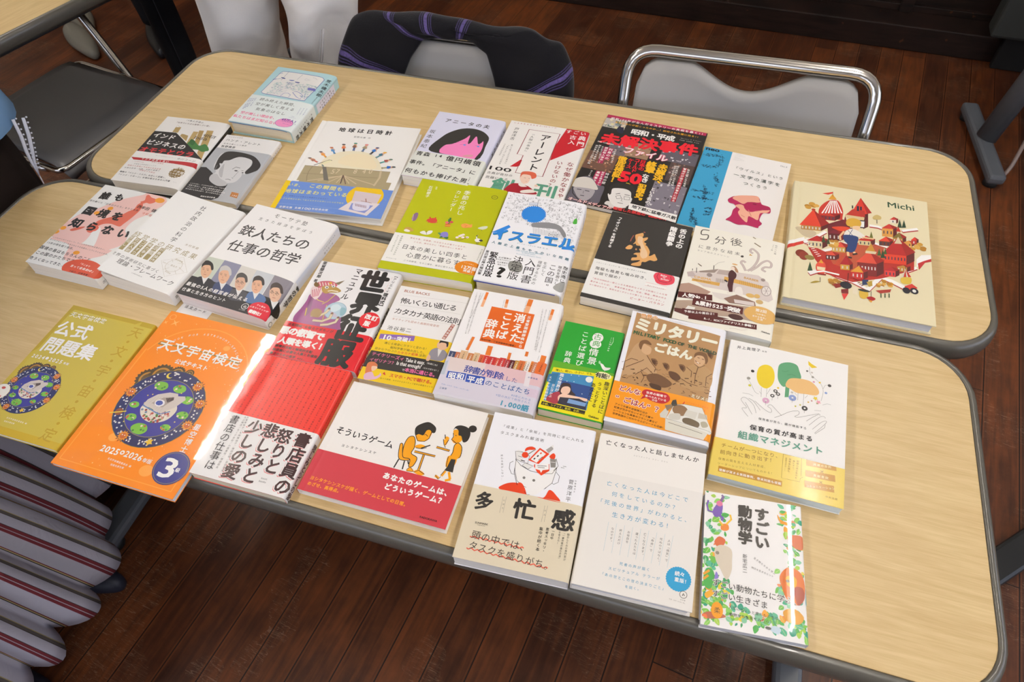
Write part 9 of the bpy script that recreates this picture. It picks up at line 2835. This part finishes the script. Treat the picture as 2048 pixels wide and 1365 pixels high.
# ------------------------------------------------------------------ people (seen only below the waist)
def cloth_mat(name, c, rough=.85, bump=.4, scale=9.):
    m, nt, b = node_mat(name, rough, .2); n = N(nt); tc = n('TexCoord').outputs['Object']
    a = n('TexNoise', Vector=tc, Scale=scale, Detail=2., Distortion=.8); w = n('TexNoise', Vector=tc, Scale=700., Detail=1.)
    h = n.math('MULTIPLY_ADD', w.outputs[0], .04, a.outputs[0]); bp = n('Bump', Strength=bump, Distance=.02, Height=h); n.link(bp.outputs[0], b.inputs['Normal'])
    b.inputs['Base Color'].default_value = lin(c); return m
BLUE = cloth_mat('light_blue_shirt', '7fabdc', .8, .3)
SKIN = mat('d8a88c', .55, name='skin'); SHOE = mat('16161a', .4, name='black_leather'); HAIR = mat('1c1614', .6, name='black_hair')
def body(root, x, y, face, hipz, feet, cloth, shirt=True):
    """one continuous skinned figure; hips, knees, feet, arms and head as one skeleton"""
    f = Vector((math.cos(face), math.sin(face), 0)); s = Vector((-f.y, f.x, 0)); C_ = Vector((x, y, 0))
    V_ = []; E_ = []; R_ = []
    def ad(p, r, par=None):
        V_.append(tuple(p)); R_.append(r)
        if par is not None: E_.append((par, len(V_)-1))
        return len(V_)-1
    hip = ad(C_+Vector((0, 0, hipz)), (.12, .10)); wa = ad(C_+Vector((0, 0, hipz+.17)), (.105, .085), hip); ch = ad(C_+Vector((0, 0, hipz+.38)), (.13, .095), wa)
    nk = ad(C_+Vector((0, 0, hipz+.53)), (.05, .05), ch); hd = ad(C_+f*.015+Vector((0, 0, hipz+.63)), (.075, .085), nk); ad(C_+f*.01+Vector((0, 0, hipz+.73)), (.07, .08), hd)
    for k, sd in enumerate((1, -1)):
        fx = Vector(feet[k]); j = ad(C_+s*.085*sd+Vector((0, 0, hipz-.07)), (.06, .06), hip)
        kn = ad((C_+s*.085*sd)*.45+fx*.55+f*.02+Vector((0, 0, hipz*.53)), (.035, .035), j); an = ad(fx+Vector((0, 0, .09)), (.028, .028), kn); ad(fx+f*.12+Vector((0, 0, .045)), (.035, .028), an)
        sh = ad(C_+s*.17*sd+Vector((0, 0, hipz+.46)), (.05, .05), ch); el = ad(C_+s*.2*sd+Vector((0, 0, hipz+.24)), (.038, .038), sh); ha = ad(C_+s*.12*sd+f*.16+Vector((0, 0, hipz+.36)), (.026, .026), el)
        for q in range(4): ad(C_+s*(.07*sd)+f*(.20+.008*(q % 3))+Vector((0, 0, hipz+.37+q*.018)), (.009, .009), ha)
        ad(C_+s*.1*sd+f*.17+Vector((0, 0, hipz+.43)), (.01, .01), ha)
    me = bpy.data.meshes.new('body'); me.from_pydata(V_, E_, []); o = bpy.data.objects.new('body', me); COL.objects.link(o); o.parent = root; me.materials.append(SKIN)
    sk = o.modifiers.new('skin', 'SKIN'); 
    for i, d_ in enumerate(me.skin_vertices[0].data): d_.radius = R_[i]; d_.use_root = (i == 0)
    sb = o.modifiers.new('s', 'SUBSURF'); sb.levels = 1; sb.render_levels = 2
    hc = C_+f*.005+Vector((0, 0, hipz+.70)); bm = bmesh.new(); bmesh.ops.create_uvsphere(bm, u_segments=20, v_segments=12, radius=1)
    for v in bm.verts: v.co = hc + s*v.co.x*.086 + f*(v.co.y*.075-.036) + Vector((0, 0, v.co.z*.095+.03))
    obj('hair', bm, root, [HAIR], True)
    for d_ in (-1, 1):
        bm = bmesh.new(); bmesh.ops.create_uvsphere(bm, u_segments=10, v_segments=8, radius=.009, matrix=Matrix.Translation(hc+f*.083+s*.03*d_+Vector((0, 0, -.005)))); obj('eye', bm, root, [HAIR], True)
    bm = bmesh.new(); tube(bm, [hc+f*.08+Vector((0, 0, .0)), hc+f*.102+Vector((0, 0, -.035)), hc+f*.085+Vector((0, 0, -.042))], [.005, .011, .008], 8); obj('nose', bm, root, [SKIN], True)
    bm = bmesh.new(); tube(bm, [hc+f*.082-s*.022+Vector((0, 0, -.065)), hc+f*.09+Vector((0, 0, -.067)), hc+f*.082+s*.022+Vector((0, 0, -.065))], .0045, 6); obj('mouth', bm, root, [mat('a85a50', .5)], True)
    if not shirt: return
    bm = bmesh.new(); rings = []
    for z, a_, b_ in ((-.03, .16, .135), (.08, .15, .125), (.2, .145, .12), (.34, .17, .13), (.44, .185, .12), (.50, .15, .10), (.535, .07, .072)):
        rings.append([bm.verts.new(C_+s*a_*math.cos(t)+f*b_*math.sin(t)+Vector((0, 0, hipz+z))) for t in [2*PI*k/28 for k in range(28)]])
    for A, Bq in zip(rings, rings[1:]):
        for k in range(28): bm.faces.new((A[k], A[(k+1) % 28], Bq[(k+1) % 28], Bq[k]))
    top = obj('shirt', bm, root, [cloth], True); md = top.modifiers.new('t', 'SOLIDIFY'); md.thickness = .003
    for sd in (-1, 1):
        bm = bmesh.new(); tube(bm, [C_+s*.14*sd+Vector((0, 0, hipz+.47)), C_+s*.185*sd+Vector((0, 0, hipz+.42)), C_+s*.205*sd+Vector((0, 0, hipz+.24)), C_+s*.13*sd+f*.14+Vector((0, 0, hipz+.34))], [.05, .062, .056, .04], 14); obj('sleeve', bm, top, [cloth], True)
    return C_, f, s
def shoe(root, p, f, m, l=.26, w=.09, h=.075, nm='shoe'):
    bm = bmesh.new(); f = Vector(f).normalized(); s = Vector((-f.y, f.x, 0)); p = Vector(p); rings = []
    for i in range(9):
        t = i/8; ww = w/2*(.62+.38*math.sin(PI*min(t*1.1+.1, 1)))*(1 if t < .85 else 1-(t-.85)*3.4); hh = h*(1-.45*t)*(1 if t < .9 else .8); c_ = p+f*(l*(t-.35))
        rings.append([bm.verts.new(c_+s*ww*math.cos(a)+Vector((0, 0, hh*.5+hh*.5*math.sin(a)))) for a in [2*PI*k/12 for k in range(12)]])
    for A, Bq in zip(rings, rings[1:]):
        for k in range(12): bm.faces.new((A[k], A[(k+1) % 12], Bq[(k+1) % 12], Bq[k]))
    bm.faces.new(rings[0][::-1]); bm.faces.new(rings[-1]); bmesh.ops.recalc_face_normals(bm, faces=bm.faces)
    o = obj(nm, bm, root, [m], True); sb = o.modifiers.new('s', 'SUBSURF'); sb.levels = 1; sb.render_levels = 1; return o
def leg_cloth(bm, pts, rad, fold=.01, seed=0, n=40):
    rr_ = random.Random(seed); ph = [rr_.uniform(0, 6) for _ in range(5)]; rings = []
    m_ = 30; P = [Vector(interp(pts, i/m_)) for i in range(m_+1)]; R_ = [interp(rad, i/m_) for i in range(m_+1)]
    for i, (p, r) in enumerate(zip(P, R_)):
        t = i/m_; ring = []
        for k in range(n):
            a = 2*PI*k/n; w = fold*(math.sin(3*a+ph[0]+t*5)*.6+math.sin(5*a+ph[1]-t*9)*.35+math.sin(2*a+ph[2]+t*13)*.5+.8*math.exp(-((math.sin(a*.5+ph[3]+t*2.5))/.18)**2)*math.sin(t*20+ph[4]))
            ring.append(bm.verts.new(p+Vector((math.cos(a)*(r[0]+w), math.sin(a)*(r[1]+w), .01*math.sin(2*a+t*12)))))
        rings.append(ring)
    for A, Bq in zip(rings, rings[1:]):
        for k in range(n): f_ = bm.faces.new((A[k], Bq[k], Bq[(k+1) % n], A[(k+1) % n])); f_.smooth = True
    bm.faces.new(rings[0]); bm.faces.new(rings[-1][::-1])
# person in white trousers behind the rear table
WT = cloth_mat('off_white_cotton', 'f6f4f2', .9, .9, 9.)
p1 = empty('person', (0, 0, 0), 0, 'person in loose off-white trousers standing behind the rear table', 'person')
body(p1, -.665, .66, -PI/2, .93, [(-.80, .66, 0), (-.585, .66, 0)][::-1] and [(-.585, .66, 0), (-.80, .66, 0)], cloth_mat('grey_knit', '8a8c92'))
bm = bmesh.new()
leg_cloth(bm, [(-.740, .64, .98), (-.768, .635, .80), (-.782, .63, .68), (-.794, .63, .58), (-.79, .64, .35), (-.79, .65, .07)], [(.10, .11), (.088, .105), (.083, .10), (.074, .09), (.075, .09), (.078, .09)], .009, 1)
leg_cloth(bm, [(-.590, .64, .98), (-.562, .635, .80), (-.572, .63, .68), (-.588, .63, .58), (-.59, .64, .35), (-.585, .65, .07)], [(.10, .11), (.083, .105), (.068, .10), (.052, .09), (.06, .09), (.07, .09)], .008, 2)
leg_cloth(bm, [(-.665, .655, 1.0), (-.667, .655, .92), (-.668, .655, .86), (-.668, .655, .80)], [(.155, .13), (.175, .135), (.165, .12), (.10, .08)], .003, 9)
tr = obj('trousers', bm, p1, [WT]); sb = tr.modifiers.new('s', 'SUBSURF'); sb.levels = 1; sb.render_levels = 1
SEAM = mat('bdbbbf', .9, name='trouser_seam')
bm = bmesh.new()
pk = [(-.512, .535, .745), (-.520, .515, .69), (-.535, .508, .645), (-.500, .52, .63), (-.480, .545, .66)]
tube(bm, pk, .0022, 6); tube(bm, [(p[0]-.008, p[1]+.002, p[2]-.004) for p in pk[:3]], .0018, 6)
obj('pocket_seam', bm, tr, [SEAM], True)
for x in (-.80, -.585): shoe(p1, (x, .62, 0), (0, -1, 0), SHOE)
# person in black trousers walking away beyond the white trousers
BT = cloth_mat('black_cotton', '17181c', .8, .3)
p2 = empty('person', (0, 0, 0), 0, 'person in black trousers and black shoes, between the left table and the white trousers', 'person')
body(p2, -1.72, 1.32, 2.3, .9, [(-1.98, 1.56, 0), (-1.49, 1.10, 0)], cloth_mat('dark_jersey', '2a2c34'))
bm = bmesh.new(); leg_cloth(bm, [(-1.62, 1.24, .95), (-1.53, 1.14, .7), (-1.485, 1.10, .45), (-1.482, 1.10, .10)], [(.10, .10), (.075, .075), (.046, .05), (.044, .048)], .003, 3)
leg_cloth(bm, [(-1.80, 1.40, .95), (-1.9, 1.47, .6), (-1.97, 1.54, .10)], [(.10, .10), (.075, .075), (.05, .05)], .004, 4); leg_cloth(bm, [(-1.72, 1.32, .98), (-1.72, 1.32, .88), (-1.72, 1.32, .78)], [(.15, .14), (.16, .15), (.11, .10)], .003, 7); obj('trousers', bm, p2, [BT])
bm = bmesh.new(); tube(bm, [(-1.452, 1.058, .70), (-1.452, 1.058, .45), (-1.452, 1.060, .12)], .0015, 5); obj('trouser_crease', bm, p2, [mat('3a3b42', .8)])
shoe(p2, (-1.99, 1.545, 0), (.4, -.5, 0), SHOE, .25, .1, .09); shoe(p2, (-1.49, 1.12, 0), (-.6, .6, 0), SHOE)
# grey slippers under the far left table
GS = mat('77746a', .5, name='grey_slipper'); 
def slipper(p, f, label):
    r = empty('slipper', p, 0, label, 'slipper', 'grey slippers under the far left table'); shoe(r, (0, 0, 0), f, GS, .25, .1, .085, 'slipper_body')
    bm = bmesh.new(); tube(bm, [(0, 0, .001), (0, 0, .006)], (.03, .03), 10); obj('insole', bm, r, [RUB])
slipper((-2.43, 1.60, 0), (.55, -.45, 0), 'grey slipper beside the dark chair, the one nearer the black trousers')
slipper((-2.30, 1.43, 0), (.5, -.3, 0), 'grey slipper beside the dark chair, the one nearer the chair seat')
# person in the long striped skirt, front left
def skirt_mat():
    m, nt, b = node_mat('striped_cotton', .85, .2); n = N(nt); uv = n('UVMap').outputs[0]; sx = n('SeparateXYZ', Vector=uv)
    u = n.math('FRACT', n.math('MULTIPLY', sx.outputs[0], 27.))
    rp = n('ValToRGB', Fac=u); rp.color_ramp.interpolation = 'CONSTANT'; cr = rp.color_ramp
    st = [(0, 'acaab6'), (.16, 'acaab6'), (.17, '3a3434'), (.185, 'b0a070'), (.20, '6a2c30'), (.215, 'acaab6'), (.45, 'acaab6'), (.46, '6e2c32'), (.515, 'a8a4b0'), (.525, '6e2c32'), (.58, '3a3434'), (.59, 'acaab6'), (.78, '3a3434'), (.79, '5c5652'), (.85, 'a09468'), (.865, 'acaab6')]
    cr.elements[0].position = 0; cr.elements[0].color = lin(st[0][1]); cr.elements[1].position = st[1][0]; cr.elements[1].color = lin(st[1][1])
    for p, c in st[2:]: e = cr.elements.new(p); e.color = lin(c)
    n.link(rp.outputs[0], b.inputs['Base Color']); tc = n('TexCoord').outputs['Object']
    a = n('TexNoise', Vector=tc, Scale=14., Detail=3., Distortion=1.); bp = n('Bump', Strength=.45, Distance=.012, Height=a.outputs[0]); n.link(bp.outputs[0], b.inputs['Normal']); return m
def skirt(root, cx, cy, waistz, hemz, r0, r1, folds, amp, m, seed, wx=0, wy=0, name='skirt', ex=1):
    bm = bmesh.new(); uvl = bm.loops.layers.uv.new('UVMap'); n = 260; M_ = 26; G = []; r_ = random.Random(seed)
    ph = [r_.uniform(-.6, .6) for _ in range(folds)]; am = [r_.uniform(.5, 1.3) for _ in range(folds)]
    for j in range(M_+1):
        t = j/M_; row = []
        for i in range(n):
            a = 2*PI*i/n; k = a/(2*PI)*folds+.28*math.sin(2*a+seed)+.2*math.sin(5*a+1); kk = int(k) % folds
            s_ = 1-abs(math.sin(PI*k))**.8
            R_ = r0+(r1-r0)*t**.85 + amp*t*(.55-s_)*am[kk] + .012*t*math.sin(5*a+t*6)
            row.append(bm.verts.new((cx+wx*(1-t)+R_*math.cos(a)*ex, cy+wy*(1-t)+R_*math.sin(a), waistz+(hemz-waistz)*t+.012*t*math.sin(9*a+1))))
        G.append(row)
    for j in range(M_):
        for i in range(n):
            i2 = (i+1) % n; f = bm.faces.new((G[j][i], G[j+1][i], G[j+1][i2], G[j][i2])); f.smooth = True
            for l, (a, b_) in zip(f.loops, ((i, j), (i, j+1), (i+1, j+1), (i+1, j))): l[uvl].uv = (a/n, b_/M_)
    o = obj(name, bm, root, [m]); md = o.modifiers.new('t', 'SOLIDIFY'); md.thickness = .002; return o
p3 = empty('person', (0, 0, 0), 0, 'person in a long white skirt with burgundy and gold stripes, at the front left corner', 'person')
body(p3, -1.0, -.61, .2, .88, [(-.82, -.48, 0), (-.84, -.72, 0)], cloth_mat('navy_knit', '2c3348'))
skirt(p3, -.932, -.62, 1.0, .20, .13, .335, 24, .06, skirt_mat(), 5, -.05, 0)
for y in (-.50, -.72): shoe(p3, (-.835, y, 0), (1, .1, 0), mat('1e2130', .5, name='navy_shoe'), .25, .09, .09)
# person in the dark brown skirt and pale blue shirt, beyond the left end of the front table
p4 = empty('person', (0, 0, 0), 0, 'person in dark brown skirt and light blue shirt with white lace, at the left', 'person')
body(p4, -.99, -.165, 0, .86, [(-.98, -.07, 0), (-.98, -.27, 0)], BLUE, False)
skirt(p4, -.970, -.165, .95, .55, .20, .235, 9, .012, cloth_mat('dark_brown_wool', '1d1410', .9, .3), 8, 0, 0, 'skirt', .76)
bm = bmesh.new(); rings = []
for j in range(9):
    t = j/8; z = 1.36-(1.36-.822)*t; rings.append([bm.verts.new((-.975+(.125+.070*t+.018*t*max(0, math.cos(2*(a-.9)))+.003*math.sin(7*a+z*30))*math.cos(a), -.165+(.16+.090*t+.018*t*max(0, math.cos(2*(a-.9))))*math.sin(a), z-(.02*max(0, math.cos(3*(a-.9))) if j == 8 else 0))) for a in [2*PI*k/48 for k in range(48)]])
for A, Bq in zip(rings, rings[1:]):
    for k in range(48): f = bm.faces.new((A[k], Bq[k], Bq[(k+1) % 48], A[(k+1) % 48])); f.smooth = True
nb = [bm.verts.new((-.985+.06*math.cos(a), -.165+.065*math.sin(a), 1.40)) for a in [2*PI*k/48 for k in range(48)]]
for k in range(48): bm.faces.new((nb[k], rings[0][k], rings[0][(k+1) % 48], nb[(k+1) % 48])).smooth = True
for sd in (-1, 1): tube(bm, [(-.985, -.165+.13*sd, 1.33), (-.98, -.165+.19*sd, 1.27), (-.98, -.165+.205*sd, 1.10), (-.85, -.165+.13*sd, 1.20)], [.05, .062, .056, .04], 14)
sh = obj('shirt', bm, p4, [BLUE]); md = sh.modifiers.new('t', 'SOLIDIFY'); md.thickness = .003
LACE = mat('c9ccd8', .8, name='white_lace')
bm = bmesh.new()
for off in (0, .014):
    pts = [(-.800-off, .022-off*.6, .815), (-.796-off*.7, .010-off*.5, .79), (-.797-off*.5, -.001-off*.4, .765), (-.799-off*.2, -.009-off*.2, .745), (-.800, -.015, .722)]
    tube(bm, pts, [(.0025, .001), (.003, .001), (.003, .001), (.002, .001), (.001, .001)], 8)
    for i in range(12):
        p = interp(pts, i/13); E_ = bmesh.ops.create_icosphere(bm, subdivisions=1, radius=.0018, matrix=Matrix.Translation((p[0]+.004, p[1]+.003, p[2])))
tube(bm, [(-.800, -.015, .722), (-.797, -.020, .70), (-.80, -.02, .60)], .0010, 5)
obj('lace_trim', bm, sh, [LACE])
bm = bmesh.new(); box(bm, -.824, -.028, .812, -.818, -.008, .830, bev=.001); lt = obj('cloth_tag', bm, sh, [mat('1c2c66', .6)]); tag(lt, 'navy cloth tag')
bm = bmesh.new()
for y in (-.07, -.27): leg_cloth(bm, [(-.985, y, .70), (-.98, y, .4), (-.98, y, .07)], [(.085, .08), (.07, .07), (.06, .06)], .004, 6)
obj('trousers', bm, p4, [BT])
for y in (-.07, -.27): shoe(p4, (-.96, y, 0), (1, 0, 0), SHOE)
# ------------------------------------------------------------------ dark grey floor heater by the wall, top right
ht = empty('floor_heater', (1.40, 2.13, 0), RZ, 'dark grey heater with louvred vents against the dark wall at the upper right', 'heater')
bm = bmesh.new(); box(bm, -.17, -.06, .14, .42, .035, .66, bev=.012); obj('casing', bm, ht, [mat('3c403e', .5, name='dark_grey_casing')])
bm = bmesh.new(); box(bm, -.10, .0, 0, .36, .03, .14, bev=.004); obj('base', bm, ht, [mat('121212', .7)])
bm = bmesh.new(); box(bm, -.06, -.068, .17, .36, -.059, .27, bev=.003); gr = obj('grille', bm, ht, [mat('0c0d0e', .6)])
for i in range(4):
    bm = bmesh.new(); box(bm, -.055, -.076, .18+i*.024, .355, -.060, .186+i*.024, bev=.002); obj('louvre', bm, gr, [mat('6a706e', .4)])
# black cable running up beside the far right table leg
bm = bmesh.new(); tube(bm, arc_path([(1.215, 1.70, .006), (1.225, 1.40, .006), (1.27, 1.45, .03), (1.34, 1.66, .22)], .03, 5), .006, 8); o = obj('cable', bm, None, [mat('8a7a74', .3, name='brown_cable')])
tag(o, 'thin grey-brown cable curving up beside the right table foot', 'cable')
bm = bmesh.new(); box(bm, -.22, -.031, 0, .30, .031, .045, bev=.008); fb = obj('metal_bar', bm, None, [mat('1c1e20', .35, 0, .5, name='black_steel')])
fb.location = (1.123, .107, 0); fb.rotation_euler.z = .77; tag(fb, 'black metal bar lying on the floor past the right end of the front table', 'metal bar')
# ------------------------------------------------------------------ camera
cam = bpy.data.cameras.new('camera'); co_ = bpy.data.objects.new('camera', cam); COL.objects.link(co_)
R_ = ((0.95682121, 0.28902653, -0.03093293), (0.20950968, -0.75949252, -0.61585453), (-0.20149162, 0.58278193, -0.7872524))
M = Matrix(((R_[0][0], -R_[1][0], -R_[2][0]), (R_[0][1], -R_[1][1], -R_[2][1]), (R_[0][2], -R_[1][2], -R_[2][2])))
co_.matrix_world = Matrix.Translation((.30182, -.69795, 1.46492)) @ M.to_4x4()
cam.sensor_width = 36; cam.lens = 1365.414/2048*36; cam.clip_start = .02
sc.camera = co_
cam.dof.use_dof = True; cam.dof.focus_distance = .95; cam.dof.aperture_fstop = 16
w = bpy.data.worlds.new('world'); sc.world = w; w.use_nodes = True; w.node_tree.nodes['Background'].inputs[0].default_value = (.5, .6, .8, 1); w.node_tree.nodes['Background'].inputs[1].default_value = .3
TUBE_EM.inputs['Strength'].default_value = 130
SKY_EM.inputs['Strength'].default_value = 2.6
sc.view_settings.view_transform = 'Standard'; sc.view_settings.look = 'None'; sc.view_settings.gamma = 1; sc.view_settings.exposure = -.07
try: sc.view_settings.use_curve_mapping = False
except Exception: pass
sc.cycles.use_denoising = True; sc.cycles.max_bounces = 6; sc.cycles.use_light_tree = True
